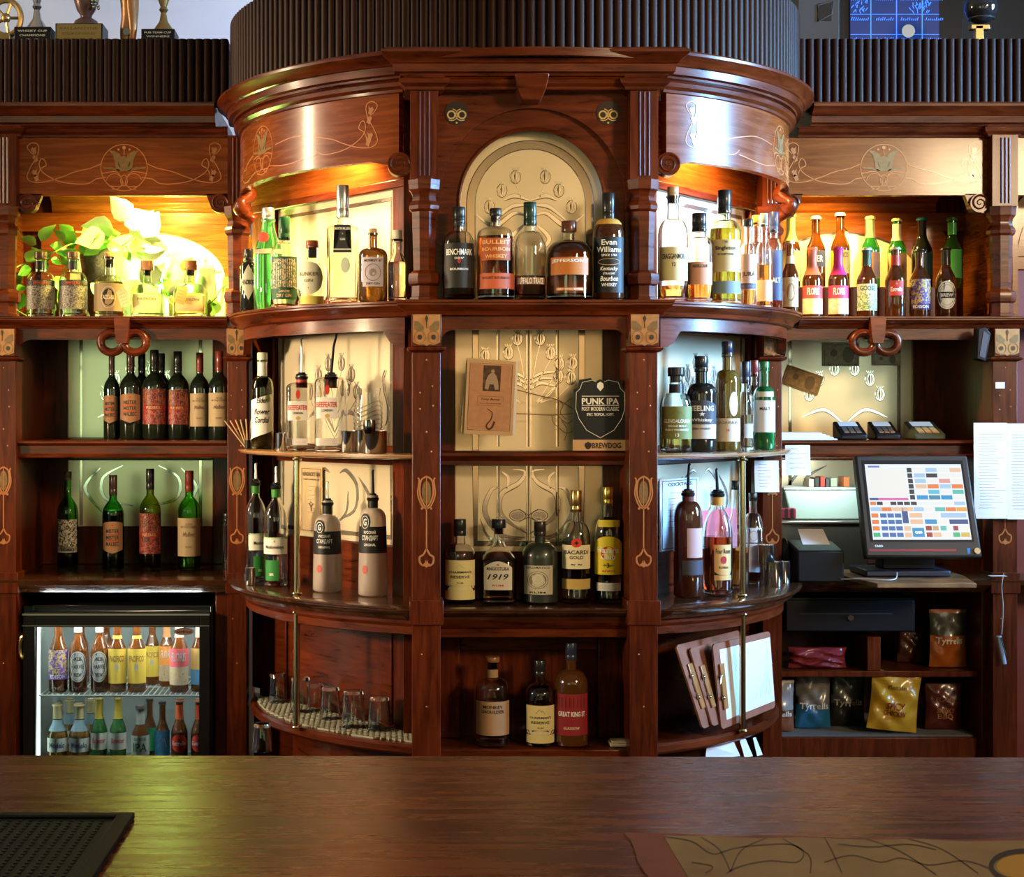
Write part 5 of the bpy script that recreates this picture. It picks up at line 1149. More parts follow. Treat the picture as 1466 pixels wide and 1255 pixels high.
RL = [(.14, .54, 62, W_, [('#disc', .5, .92, K, .94), ('#disc', .5, .76, W_, .78), ('#ring', .5, .62, K, .64), ('ALE', .75, .12, K, .4), ('HARVIE', .5, .14, K, .7), ('BREW', .24, .12, K, .4)], 0, 'round')]
fbeer('swing-top style brown bottle with round white label, second in the fridge', 99, 125, 881, F1, zsf, BG, (.8, .8, .78), RL, bands=[(.78, .96, (.72, .74, .72))], g=GF)
fbeer('brown bottle with round white label beside the yellow ones in the fridge', 130, 155, 881, F1, zsf, BG, (.8, .8, .78), RL, bands=[(.78, .96, (.72, .74, .72))], g=GF)
PL = [(.12, .57, 80, (.72, .50, .08), [('PACIFICO', .72, .18, (.15, .08, .02), .85), ('#disc', .48, .22, (.5, .45, .35), .20), ('#lines', .2, .2, (.72, .6, .3), .8)])]
fbeer('clear brown bottle with yellow label, left one of the yellow pair in the fridge', 155, 181, 881, F1, zsf, BG, (.7, .6, .2), PL, bands=[(.70, .74, (.6, .35, .05))], g=GF)
fbeer('clear brown bottle with yellow label, right one of the yellow pair in the fridge', 183, 209, 881, F1, zsf, BG, (.7, .6, .2), PL, bands=[(.70, .74, (.6, .35, .05))], g=GF)
fbeer('brown bottle with yellow label standing behind the yellow pair in the fridge', 207, 229, 882, 6.20, zsf, BG, (.7, .6, .2), PL, g=GF)
FLR = [(.08, .30, 80, 'floris'), (.30, .58, 80, (.70, .25, .06), [('FLORIS', .6, .4, W_, .8)])]
fbeer('brown bottle with orange label and orange neck behind in the fridge', 228, 250, 882, 6.16, zsf, BG, (.75, .35, .1), FLR, bands=[(.70, .96, (.70, .30, .12))], g=GF)
fbeer('brown bottle with pink and orange fruit label under the oval sticker', 243, 270, 882, F1, zsf, BG, (.8, .6, .4), [(.10, .34, 80, 'floris'), (.34, .58, 80, (.72, .12, .14), [('FLORIS', .55, .5, W_, .8)])], bands=[(.72, .96, (.70, .52, .42))], g=GF)
fbeer('brown bottle with blue and orange label cut by the fridge frame', 273, 298, 882, F1 + .012, zsf, BG, (.8, .6, .4), [(.10, .30, 80, (.15, .35, .6)), (.30, .58, 80, (.72, .45, .15))], bands=[(.72, .96, (.70, .52, .42))], g=GF)
for i, (px, t) in enumerate(((104, 'unlabelled brown bottle behind the round white labels in the fridge'), (140, 'unlabelled brown bottle behind the first yellow one in the fridge'))):
    fbeer(t, px, px + 24, 883, 6.24, zsf, BG, K, [], g=GF)
GF = 'beer bottles on the lower fridge shelf'; ZF = .2055; F2 = 6.02
ML = [(.30, .50, 80, (.62, .64, .58), [('Modelo', .5, .4, (.05, .08, .2), .8)])]
for i, (a, b) in enumerate(((68, 97), (99, 129))): fbeer('amber bottle with gold foil and pale blue collar, %s on the lower fridge shelf' % ('first' if i == 0 else 'second'), a, b, 1006, F2, ZF, ('solid', (.40, .20, .04), .8), (.6, .5, .25), ML, bands=[(.60, .76, (.30, .45, .55)), (.77, .96, (.55, .46, .25))], g=GF)
for i, (a, b) in enumerate(((88, 112), (118, 142))): fbeer('gold-foiled amber bottle in the back row of the lower fridge shelf, %s' % ('behind the first' if i == 0 else 'behind the second'), a, b, 1000, 6.20, ZF, ('solid', (.40, .20, .04), .8), (.6, .5, .25), ML, bands=[(.60, .76, (.30, .45, .55)), (.77, .96, (.55, .46, .25))], g=GF)
BU = [(.30, .52, 80, (.68, .70, .62), [('Budweiser', .55, .32, (.5, .05, .05), .85, .2)])]
for i, (a, b) in enumerate(((130, 154), (157, 181))): fbeer('green bottle with long gold neck foil and red script label, %s of two' % ('left' if i == 0 else 'right'), a, b, 996, F2, ZF, ('solid', (.03, .20, .05), .8), (.6, .5, .2), BU, bands=[(.70, .97, (.50, .38, .06))], g=GF)
fbeer('dark bottle with green and white ale label and white neck badge', 188, 214, 1010, F2, ZF, BG, K, [(.26, .56, 80, (.60, .66, .58), [('GOOSE', .82, .16, (.03, .12, .06), .7), ('IPA', .40, .44, (.03, .12, .06), .8)])], bands=[(.72, .95, (.5, .55, .5))], g=GF)
fbeer('green-labelled bottle leaning behind the ale bottle on the lower fridge shelf', 205, 224, 1000, 6.16, ZF, BG, K, [(.2, .56, 80, (.02, .22, .10))], g=GF)
fbeer('dark bottle with bright blue label on the lower fridge shelf', 222, 243, 1004, F2 + .03, ZF, BG, K, [(.2, .58, 80, (.08, .32, .55), [('#tri', .6, .5, W_, .6), ('#lines', .2, .2, W_, .7)])], g=GF)
for i, (a, b) in enumerate(((245, 269), (273, 297))): fbeer('dark bottle with red label and red neck, %s' % ('beside the blue-labelled bottle' if i == 0 else 'at the fridge frame'), a, b, 1000, F2, ZF, BG, (.6, .2, .1), [(.28, .52, 60, (.62, .05, .03), [('#star', .82, .14, GD, .15), ('Estrella', .5, .24, W_, .85)], 0, 'round')], bands=[(.72, .92, (.60, .10, .03))], g=GF)

# ---------------------------------------------------------------- plant, jug and lamp on the left wing shelf
YP = 6.28; pt = empty('potted_ivy', (PX(157, YP), YP, TOP), 'trailing pale green pothos in a mottled stone bowl behind the tequila bottles', 'plant')
sc_ = FPX / YP
px_, pr = PX(157, YP), 43 / sc_
zp0, zp1 = TOP + .001, PZ(356, YP)
m = M().lathe([(0, zp0), (pr * .55, zp0), (pr * .72, zp0 + .04), (pr * .92, zp1 - .09), (pr * 1.0, zp1 - .012), (pr * 1.02, zp1), (pr * .95, zp1), (pr * .9, zp1 - .02), (0, zp1 - .025)], 28, (px_, YP)); mk('stone_bowl', m, ART['stone'], pt)
m = M().lathe([(0, zp1 - .022), (pr * .9, zp1 - .018)], 20, (px_, YP), close=False); mk('soil', m, colmat((.04, .025, .015), .9), pt)
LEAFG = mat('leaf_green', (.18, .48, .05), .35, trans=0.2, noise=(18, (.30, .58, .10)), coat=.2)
LEAF_LIT = mat('leaf_overlit', (.80, .84, .58), .4, trans=.25, noise=(12, (.62, .74, .36)))  # glare on the overexposed leaves is put into this colour
def leaf(m, c, size, yaw, pitch, roll, fold=.25):
    P = [(0, 0), (.16, .30), (.36, .42), (.62, .34), (.84, .16), (1.04, 0)]
    vs = []
    for x, wd in P:
        for s in (-1, 0, 1): vs.append((x, s * wd, abs(s) * wd * fold - .25 * x * x))
    fs = [(3 * i + k, 3 * i + 3 + k, 3 * i + 4 + k, 3 * i + 1 + k) for i in range(5) for k in range(2)]
    n = len(vs); vs2 = vs + [(a, b, c_ - .02) for a, b, c_ in vs]
    fs2 = fs + [tuple(n + i for i in f[::-1]) for f in fs]
    ca, sa, cb_, sb, cr, sr = cos(yaw), sin(yaw), cos(pitch), sin(pitch), cos(roll), sin(roll)
    out = []
    for x, y, z in vs2:
        y, z = y * cr - z * sr, y * sr + z * cr          # roll
        x, z = x * cb_ - z * sb, x * sb + z * cb_          # pitch up
        x, y = x * ca - y * sa, x * sa + y * ca
        out.append((c[0] + x * size, c[1] + y * size, c[2] + z * size))
    m.add(out, fs2)
def P3(px, py, Y): return (PX(px, Y), Y, PZ(py, Y))
vines = [[(157, 358, 6.2), (130, 345, 6.15), (100, 350, 6.1), (75, 362, 6.06), (55, 368, 6.12)], [(150, 356, 6.2), (125, 335, 6.14), (108, 332, 6.1)],
         [(120, 362, 6.16), (60, 372, 6.14), (28, 380, 6.1), (14, 395, 5.94), (12, 420, 5.90), (20, 440, 5.92), (38, 452, 5.94)],
         [(185, 360, 6.18), (205, 372, 6.12), (215, 390, 6.1), (232, 405, 6.14), (238, 425, 6.12), (250, 440, 6.1)], [(170, 356, 6.2), (190, 340, 6.14), (200, 330, 6.1)],
         [(290, 440, 6.1), (305, 430, 6.08), (318, 412, 6.08), (330, 405, 6.04)], [(95, 380, 6.25), (85, 405, 6.2), (82, 430, 6.12), (88, 448, 6.06)], [(240, 400, 6.2), (262, 385, 6.16), (285, 380, 6.14)]]
m = M()
for v in vines: m.tube(spline([P3(*p) for p in v], 5), .0026, 6)
mk('vine', m, mat('vine_green', (.25, .45, .08), .5), pt)
gl, pl = M(), M(); random.seed(3)
greens = [(58, 345, 30, 1.2), (52, 350, 24, 2.6), (38, 375, 26, 1.0), (45, 385, 22, 3.4), (35, 420, 26, 4.4), (30, 405, 20, 2.2), (88, 378, 30, .7), (80, 395, 26, 5.0), (110, 350, 34, 2.6), (118, 342, 30, .6), (103, 338, 24, 2.3), (138, 338, 32, .2), (150, 345, 26, 3.0), (130, 405, 22, 5.2), (75, 430, 26, 4.5), (25, 440, 22, 4.0),
          (228, 385, 22, 5.6), (246, 392, 26, 4.6), (233, 420, 20, .2), (322, 412, 24, 1.0), (312, 432, 22, 4.6), (300, 445, 20, 3.4), (196, 362, 30, .1), (166, 352, 28, 3.2), (262, 388, 24, 1.3), (92, 346, 22, 1.9), (60, 405, 22, 4.9), (20, 392, 18, 2.6), (185, 355, 26, .4), (142, 352, 24, 3.5)]
for px, py, s, a in greens: leaf(gl, P3(px, py, 6.13 + random.uniform(-.03, .05)), s / sc_, random.uniform(-.5, .5) + (0 if cos(a) > 0 else pi), sin(a) * 1.1, random.uniform(.7, 1.3), .2)
overlit = [(163, 330, 44, 2.9), (178, 322, 40, .4), (195, 345, 48, 1.55), (205, 340, 42, 1.2), (215, 345, 44, 4.9), (185, 315, 40, 2.2), (150, 335, 40, 3.4), (200, 352, 40, .1), (210, 375, 36, .4), (225, 372, 30, 1.2), (238, 396, 40, .3), (222, 410, 40, 1.8), (250, 400, 34, 4.8), (180, 348, 36, 5.8), (262, 408, 34, 1.0), (196, 400, 34, 4.6), (245, 378, 26, .8)]
for px, py, s, a in overlit: leaf(pl, P3(px, py, 6.10 + random.uniform(-.03, .08)), s / sc_, random.uniform(-.4, .4) + (0 if cos(a) > 0 else pi), sin(a) * 1.2, random.uniform(1.0, 1.6), .15)
random.seed(21)
for _ in range(34):
    px, py = random.choice(((60, 372), (115, 352), (145, 350), (90, 356), (240, 420), (300, 430), (30, 410), (228, 400), (190, 355)))
    a = random.uniform(0, 6.28); leaf(gl, P3(px + random.uniform(-16, 16), py + random.uniform(-10, 14), 6.12 + random.uniform(-.02, .08)), random.uniform(13, 21) / sc_, random.uniform(-.5, .5) + (0 if cos(a) > 0 else pi), sin(a) * 1.1, random.uniform(.6, 1.4), .2)
mk('green_leaves', gl, LEAFG, pt); mk('overlit_leaves', pl, LEAF_LIT, pt)
# small globe lamp between the bottles: assumed source of the green-white glow
lp = empty('globe_lamp', (PX(246, 6.34), 6.34, TOP), 'small glowing globe lamp behind the ivy and tequila bottles', 'lamp')
zl = PZ(405, 6.34)
mk('glass_globe', M().ball((PX(246, 6.34), 6.34, zl), .052, 20, 14), mat('glowing_globe', (.9, 1, .8), .4, emis=(.80, 1.0, .50), es=45), lp)
mk('lamp_foot', M().lathe([(0, TOP + .001), (.04, TOP + .001), (.04, TOP + .012), (.012, TOP + .02), (.012, zl - .045), (0, zl - .04)], 18, (PX(246, 6.34), 6.34)), BRASS, lp)
lamp('globe_light', 'POINT', (PX(246, 6.2), 6.19, zl + .06), 22, (.50, 1.0, .16), .05)
j = empty('glass_jug', (PX(296, 6.2), 6.2, TOP), 'pale green glass jug with lid knob and curved handle beside the bow front', 'jug')
cx, z0, z1 = PX(293, 6.2), TOP + .001, PZ(386, 6.2)
mk('jug_body', M().lathe([(0, z0), (.032, z0), (.035, z0 + .01), (.045, z0 + .05), (.047, z0 + .10), (.038, z1 - .02), (.041, z1), (.038, z1), (.035, z1 - .02), (.043, z0 + .1), (.041, z0 + .05), (.03, z0 + .014), (0, z0 + .012)], 24, (cx, 6.2), close=False), mat('milky_green_glass', (.70, .85, .55), .3, trans=.35, coat=.4), j)
mk('jug_handle', M().tube(spline([(cx + .036, 6.2, z1 - .012), (cx + .065, 6.2, z1 - .008), (cx + .072, 6.2, z1 - .04), (cx + .062, 6.2, z0 + .06), (cx + .044, 6.2, z0 + .03)], 6), .0055, 8), mat('milky_green_glass'), j)
mk('jug_lid', M().lathe([(0, z1 + .001), (.037, z1 + .001), (.034, z1 + .012), (.010, z1 + .02), (.006, z1 + .028), (.010, z1 + .038), (.006, z1 + .046), (0, z1 + .048)], 20, (cx, 6.2)), mat('milky_green_glass'), j)
for px, py, Y, l, c in ((177, 426, 5.965, 'pale paper tag hanging from the tan tequila bottle', (.52, .58, .30)), (259, 422, 5.965, 'yellow paper tag tied on the amber tequila bottle', (.62, .48, .12))):
    x, z = PX(px, Y), PZ(py, Y)
    t = empty('paper_tag', (x, Y, z - .035), l, 'tag')
    rot = .35 if px < 200 else -.3
    f = lambda a, b, x=x, z=z, r=rot: (x + a * cos(r) - b * sin(r), z + a * sin(r) + b * cos(r))
    mk('card', M().prismy([f(*p) for p in ((-.020, -.032), (.020, -.032), (.020, .026), (.012, .034), (-.012, .034), (-.020, .026))], Y, Y + .0012), colmat(c, .7), t)
    m = M()
    for k in range(4): m.ribbon([f(-.012, .015 - k * .012), f(.012, .015 - k * .012)], .0012, lambda a, b, e, Y=Y: (a, Y - e, b), .0004)
    mk('writing', m, colmat((.3, .25, .08)), t, smooth=False)
    mk('string', M().tube([(f(0, .03)[0], Y - .0015, f(0, .03)[1]), (x + .005, Y + .01, z + .07), (x - .005 + (.03 if px > 200 else -.02), Y + .03, z + .11)], .0008, 5), colmat((.5, .4, .25)), t)

# ---------------------------------------------------------------- smaller things on the bow front
def cup(name, label, px, w, yt, yb_, Y, zs, group=None, mt=STEEL, inside=True):
    x = PX(px, Y); r = w / 2 * Y / FPX; h = PZ(yt, Y) - zs
    e = empty(name, (x, Y, zs + .001), label, 'cup', group)
    mk('metal_cup', M().lathe([(0, 0), (r * .96, 0), (r, .002), (r, h - .002), (r * 1.03, h), (r * .96, h), (r * .95, h - .004), (r * .94, .004), (0, .004)], 26, close=False), mt, e, world=False)
    return e
cup('jigger', 'lone narrow steel jigger between the cordial and the red-necked gin', 403, 17, 620, 642, 5.50, MID)
GC = 'steel measuring cups on the left bay middle shelf'
for px, w_, yt, Y, l in ((500, 24, 617, 5.30, 'left steel measuring cup of the row on the left bay middle shelf'), (519, 20, 616, 5.22, 'small steel measuring cup in the middle of the row'), (537, 34, 617, 5.20, 'widest steel measuring cup nearest the carved pillar')): cup('measuring_cup', l, px, w_, yt, 642, Y + (.07 if w_ == 20 else 0), MID, GC)
cup('jigger', 'ridged steel jigger on the left end of the bow counter', 358, 16, 813, 835, 5.70, CNT)
GC = 'steel cups on the right end of the bow counter'
for px, Y, l, z in ((1094, 5.74, 'lower left steel cup on the right end of the bow counter', CNT), (1108, 5.66, 'front steel cup on the right end of the bow counter', CNT), (1122, 5.76, 'lower right steel cup beside the receipt printer', CNT)):
    cup('measuring_cup', l, px, 18 if px != 1108 else 24, PZ(0, Y) * 0 + 804, 0, Y, z, GC)
cup('measuring_cup', 'upper steel cup stacked on the other cups by the printer', 1097, 24, 780, 0, 5.70, CNT + .073, GC)
# paper straws in a small holder
st = empty('straw_holder', (PX(355, 5.86), 5.86, MID + .001), 'small dark holder of fanned paper straws left of the cordial bottle', 'straw holder')
mk('holder', M().lathe([(0, 0), (.012, 0), (.012, .03), (.010, .03), (.010, .004), (0, .004)], 14, close=False), BLACK, st, world=False)
for k in range(7):
    a = (k - 4.2) * .045; mk('straw', M().tube([(a * .05, (k % 2 - .5) * .006, .005), (a * .42 - .003, (k % 3 - 1) * .008, .105 - abs(a) * .03)], .0028, 7), colmat((.55, .36, .20), .7), st, world=False)
# hawthorne strainer bowl and clear swan jug
gj = empty('glass_jug', (PX(527, 5.33), 5.33, MID + .001), 'clear ribbed glass jug with tall curled handle on the left bay middle shelf', 'jug')
h = PZ(556, 5.33) - MID
mk('jug_body', M().lathe([(0, 0), (.03, 0), (.036, .006), (.045, h * .3), (.047, h * .6), (.038, h * .85), (.042, h), (.040, h), (.036, h * .85), (.045, h * .6), (.043, h * .3), (.03, .012), (0, .010)], 28, close=False), CLEAR, gj, world=False)
mk('jug_handle', M().tube(spline([(.040, 0, h * .35), (.062, 0, h * .45), (.066, 0, h * .7), (.054, 0, h * .95), (.05, 0, h * 1.15), (.057, 0, h * 1.28)], 6), .0045, 8), CLEAR, gj, world=False)
m = M()
for k in range(9): m.tube([(.046 * cos(q), -.046 * abs(sin(q)), h * (.18 + .07 * k) + .012 * sin(q * 2)) for q in [pi * i / 12 for i in range(13)]], .0018, 6)
mk('jug_ribs', m, CLEAR, gj, world=False)
sp = empty('cocktail_strainer', (PX(529, 5.16), 5.16, MID + .06), 'dark steel strainer bowl resting on the measuring cups', 'strainer')
mk('strainer_bowl', M().lathe([(0, 0), (.014, .003), (.019, .012), (.020, .030), (.018, .046), (.017, .046), (.018, .03), (.012, .006), (0, .004)], 20, close=False), mat('dark_steel', (.12, .11, .10), .18, metal=1), sp, world=False)
# folded card and pub plaque on the middle shelf rail
YQ = 5.125
def tilted(x, z, r, Y): return lambda a, b, e: (x + a * cos(r) - b * sin(r), Y - e - b * .05, z + a * sin(r) + b * cos(r))
cx, cz = PX(702, YQ), PZ(568.5, YQ); hw, hh = 37 / FPX * YQ, 54 / FPX * YQ
oc = empty('memorial_card', (cx, YQ, cz - hh), 'peach memorial card with photograph and saxophone drawing leaning on the mirror', 'card')
fm = tilted(cx, cz, -.045, YQ - .004)
def slab(m, x0, x1, z0, z1, fm, t=.0015): return m.add([fm(x0, z0, 0), fm(x1, z0, 0), fm(x1, z1, 0), fm(x0, z1, 0), fm(x0, z0, t), fm(x1, z0, t), fm(x1, z1, t), fm(x0, z1, t)], [(0, 3, 2, 1), (4, 5, 6, 7), (0, 1, 5, 4), (1, 2, 6, 5), (2, 3, 7, 6), (3, 0, 4, 7)])
fb = tilted(cx - .003, cz, -.075, YQ + .004)
mk('back_leaf', slab(M(), -hw, hw * .98, -hh * .97, hh, fb), colmat((.62, .45, .24), .7), oc)
mk('inner_page', slab(M(), -hw * .9, hw * 1.02, -hh * .96, hh * .97, tilted(cx, cz, -.03, YQ)), PAPER, oc)
fc = mk('front_leaf', slab(M(), -hw * .96, hw * .92, -hh, hh * .97, fm), colmat((.66, .40, .22), .7), oc)
m = slab(M(), -hw * .82, hw * .78, -hh * .86, hh * .86, fm, .0018); mk('peach_panel', m, mat('peach_print', (.62, .30, .15), .7, noise=(50, (.52, .24, .12))), fc)
m = M(); m.ribbon([(-hw * .84, -hh * .88), (hw * .8, -hh * .88), (hw * .8, hh * .88), (-hw * .84, hh * .88), (-hw * .84, -hh * .88)], .0016, fm, .0024); m.ribbon([(-hw * .5, hh * .02), (hw * .5, hh * .02), (hw * .5, -hh * .22), (-hw * .5, -hh * .22), (-hw * .5, hh * .02)], .0008, fm, .0024)
put_text(m, 'Tony Burns', 0, -hh * .06, .0085, fm, hw * .72, e=.0024, shear=.3); put_text(m, '15 January 1942 - 9th February 2018', 0, -hh * .165, .004, fm, hw * .85, e=.0024)
fs_ = lambda a, b, e: fm(a, b, e + .0020)
m.ribbon(spline([(-hw * .12, -hh * .30), (hw * .02, -hh * .36), (hw * .10, -hh * .42), (hw * .06, -hh * .58), (-hw * .10, -hh * .74), (-hw * .04, -hh * .84), (hw * .10, -hh * .80), (hw * .20, -hh * .64)], 6), [.0012 + .0062 * (i / 42) for i in range(43)], fs_)
mk('card_print', m, colmat((.12, .04, .02)), fc, smooth=False)
m = slab(M(), -hw * .32, hw * .36, hh * .16, hh * .84, fm, .0022); pq = mk('photograph', m, mat('dark_photo', (.03, .015, .01), .4, noise=(70, (.16, .06, .02))), fc)
m = M(); m.patch([(x * hw, z * hh) for x, z in ((-.24, .22), (-.10, .20), (-.06, .34), (.10, .34), (.16, .20), (.30, .22), (.26, .44), (.18, .58), (.10, .64), (-.02, .64), (-.12, .58), (-.20, .44))], fm, .0026); m.patch(arcpts(hw * .05, hh * .69, hw * .07, 0, 360, 12)[:-1], fm, .0026); mk('seated_figure', m, colmat((.45, .30, .20)), pq)
# plaque
px0, px1 = 820, 898; xc = PX((px0 + px1) / 2, YQ); hw = (px1 - px0) / 2 / FPX * YQ
z0, z1, zb = 1.4005, PZ(540, YQ), PZ(630, YQ)
pk = empty('pub_plaque', (xc, YQ, z0), 'black shield-cut beer plaque with white lettering on a pale wood foot', 'plaque')
H = z1 - zb; cut = [(-1, 0), (1, 0), (1, .80), (.84, .84), (.78, .96), (.36, .99), (.22, .93), (0, .97), (-.22, .93), (-.36, .99), (-.78, .96), (-.84, .84), (-1, .80)]
fm = lambda a, b, e: (xc + a, YQ - .008 - e, b)
bd = mk('black_board', M().prism([(xc + x * hw * .985, zb + z * H) for x, z in cut], lambda x, z: (x, YQ - .008, z), lambda x, z: (x, YQ, z)), colmat((.012, .014, .016), .4), pk)
m = M(); put_text(m, 'PUNK IPA', 0, zb + H * .62, H * .10, fm, hw * 1.36, bold=.03); put_text(m, 'POST MODERN CLASSIC', 0, zb + H * .50, H * .065, fm, hw * 1.36); put_text(m, 'SPIKY. TROPICAL. HOPPY.', 0, zb + H * .41, H * .045, fm, hw * 1.0)
for z in (.70, .555): m.ribbon([(-hw * .68, zb + H * z), (hw * .68, zb + H * z)], .0022, fm)
S = [(-.14, .93), (-.3, .955), (-.66, .92), (-.74, .82), (-.88, .76), (-.90, .5), (-.78, .34), (-.5, .16), (0, .04)]
m.ribbon([(x * hw, zb + z * H) for x, z in S + [(-x, z) for x, z in S[::-1][1:]]], .0016, fm)
m.patch([(x * hw, zb + z * H) for x, z in ((-.11, .90), (-.12, .84), (0, .78), (.12, .84), (.11, .90), (0, .93))], fm); mk('plaque_lettering', m, colmat((.80, .76, .68)), bd, smooth=False)
ft = mk('wood_foot', M().box(xc - hw, xc + hw, YQ - .014, YQ + .004, z0, zb + .002), mat('pale_pine', (.55, .33, .17), .5, noise=(30, (.48, .27, .12))), pk, bevel=.001)
f2 = lambda a, b, e: (xc + a, YQ - .0145 - e, b)
m = M(); put_text(m, 'BREWDOG', hw * .22, (z0 + zb) / 2, (zb - z0) * .55, f2, hw * 1.05, bold=.02)
m.patch([(hw * (-.46 + x * .13), (z0 + zb) / 2 + (zb - z0) * z * .38) for x, z in ((-.9, .6), (-1, -.1), (-.5, -.8), (0, -1), (.5, -.8), (1, -.1), (.9, .6), (.3, .75), (0, 1), (-.3, .75))], f2); mk('foot_lettering', m, colmat((.03, .02, .015)), ft, smooth=False)
# dry twig
tw = empty('dry_twig', (PX(815, 5.17), 5.17, 1.399), 'thin dry branching twig in front of the middle mirror', 'twig')
m = M()
Q = lambda px, py: P3(px, py, 5.18 + random.uniform(-.01, .01))
m.tube(spline([Q(741, 558), Q(775, 567), Q(800, 573), Q(825, 588), Q(850, 600)], 5), [.0018] * 21, 6)
m.tube(spline([Q(660, 593), Q(740, 592), Q(790, 594), Q(825, 592), Q(850, 596)], 5), [.0016] * 21, 6)
for P_ in ([(790, 594), (792, 604), (800, 612), (812, 620), (826, 612)], [(800, 573), (806, 580), (802, 590), (810, 600)], [(840, 560), (826, 566), (815, 572), (806, 580)], [(804, 602), (812, 615), (808, 630)], [(800, 596), (812, 606), (822, 600), (832, 606)]): m.tube(spline([Q(*p) for p in P_], 4), .0013, 5)
mk('branch', m, mat('dry_bark', (.20, .11, .045), .8), tw)

# rocks glasses upside down on the lattice mat
LATY = []
mt_ = tag(mk('bar_mat', (lambda: (lambda m: m)(M()))(), mat('pale_lattice_rubber', (.42, .40, .30), .5)), 'pale lattice mat lining the low left shelf under upturned glasses', 'mat')
bpy.data.objects.remove(mt_)
def inbay(x, y, R, s):
    if (x - XA) ** 2 + (y - 6) ** 2 > R * R or y > 5.98: return False
    o, d, n = frame_of(s); return (x - o[0]) * n[0] + (y - o[1]) * n[1] > .035 and s * (x - XA) > .36
m = M(); ZL = .4826
for ang in (rad(35), rad(-35)):
    dx, dy = cos(ang), sin(ang); nx, ny = -dy, dx
    for i in range(-60, 60):
        run = None
        for k in range(-130, 131):
            x = -.2 + nx * i * .021 + dx * k * .008; y = 5.5 + ny * i * .021 + dy * k * .008
            ok = inbay(x, y, .925, -1)
            if ok and run is None: run = (x, y)
            if ok: last = (x, y)
            if run is not None and (not ok or k == 130):
                if abs(last[0] - run[0]) > .015:
                    a, b = run, last; w2 = .0035
                    m.add([(a[0] - nx * w2, a[1] - ny * w2, ZL), (b[0] - nx * w2, b[1] - ny * w2, ZL), (b[0] + nx * w2, b[1] + ny * w2, ZL), (a[0] + nx * w2, a[1] + ny * w2, ZL)] + [(a[0] - nx * w2, a[1] - ny * w2, ZL + .006), (b[0] - nx * w2, b[1] - ny * w2, ZL + .006), (b[0] + nx * w2, b[1] + ny * w2, ZL + .006), (a[0] + nx * w2, a[1] + ny * w2, ZL + .006)],
                          [(0, 3, 2, 1), (4, 5, 6, 7), (0, 1, 5, 4), (1, 2, 6, 5), (2, 3, 7, 6), (3, 0, 4, 7)])
                run = None
tag(mk('bar_mat', m, mat('pale_lattice_rubber'), None, smooth=False), 'pale lattice mat lining the low left shelf under upturned glasses', 'mat')
G = 'upturned rocks glasses on the lattice mat'
for px, w_, yt, yb_, l in ((375, 29, 960, 1000, 'upturned rocks glass at the far left end of the lattice mat'), (398, 29, 966, 1006, 'upturned rocks glass second from the left end of the mat'), (430, 32, 971, 1020, 'upturned rocks glass just behind the brass pole'),
                       (473, 30, 985, 1030, 'upturned rocks glass just right of the brass pole'), (506, 36, 990, 1042, 'upturned rocks glass in the middle of the group right of the pole'), (543, 34, 999, 1046, 'upturned rocks glass nearest the carved pillar'), (452, 26, 975, 1012, 'upturned rocks glass behind the others near the back panel')):
    Y = (EYE - .489) * FPX / (yb_ - HY - 2); x = PX(px, Y)
    while not inbay(x, Y + .035, .9, -1) and Y > 5.0: Y -= .01; x = PX(px, Y)
    r = w_ / 2 * Y / FPX; h = (yb_ - yt) * Y / FPX
    e = empty('rocks_glass', (x, Y, .4892), l, 'glass', G)
    mk('tumbler', M().lathe([(r, 0), (r * .98, .003), (r * .84, h * .97), (r * .80, h), (0, h), (0, h - .012), (r * .74, h - .012), (r * .94, .003), (r * .96, 0), (r, 0)], 26, close=False), CLEAR, e, world=False)

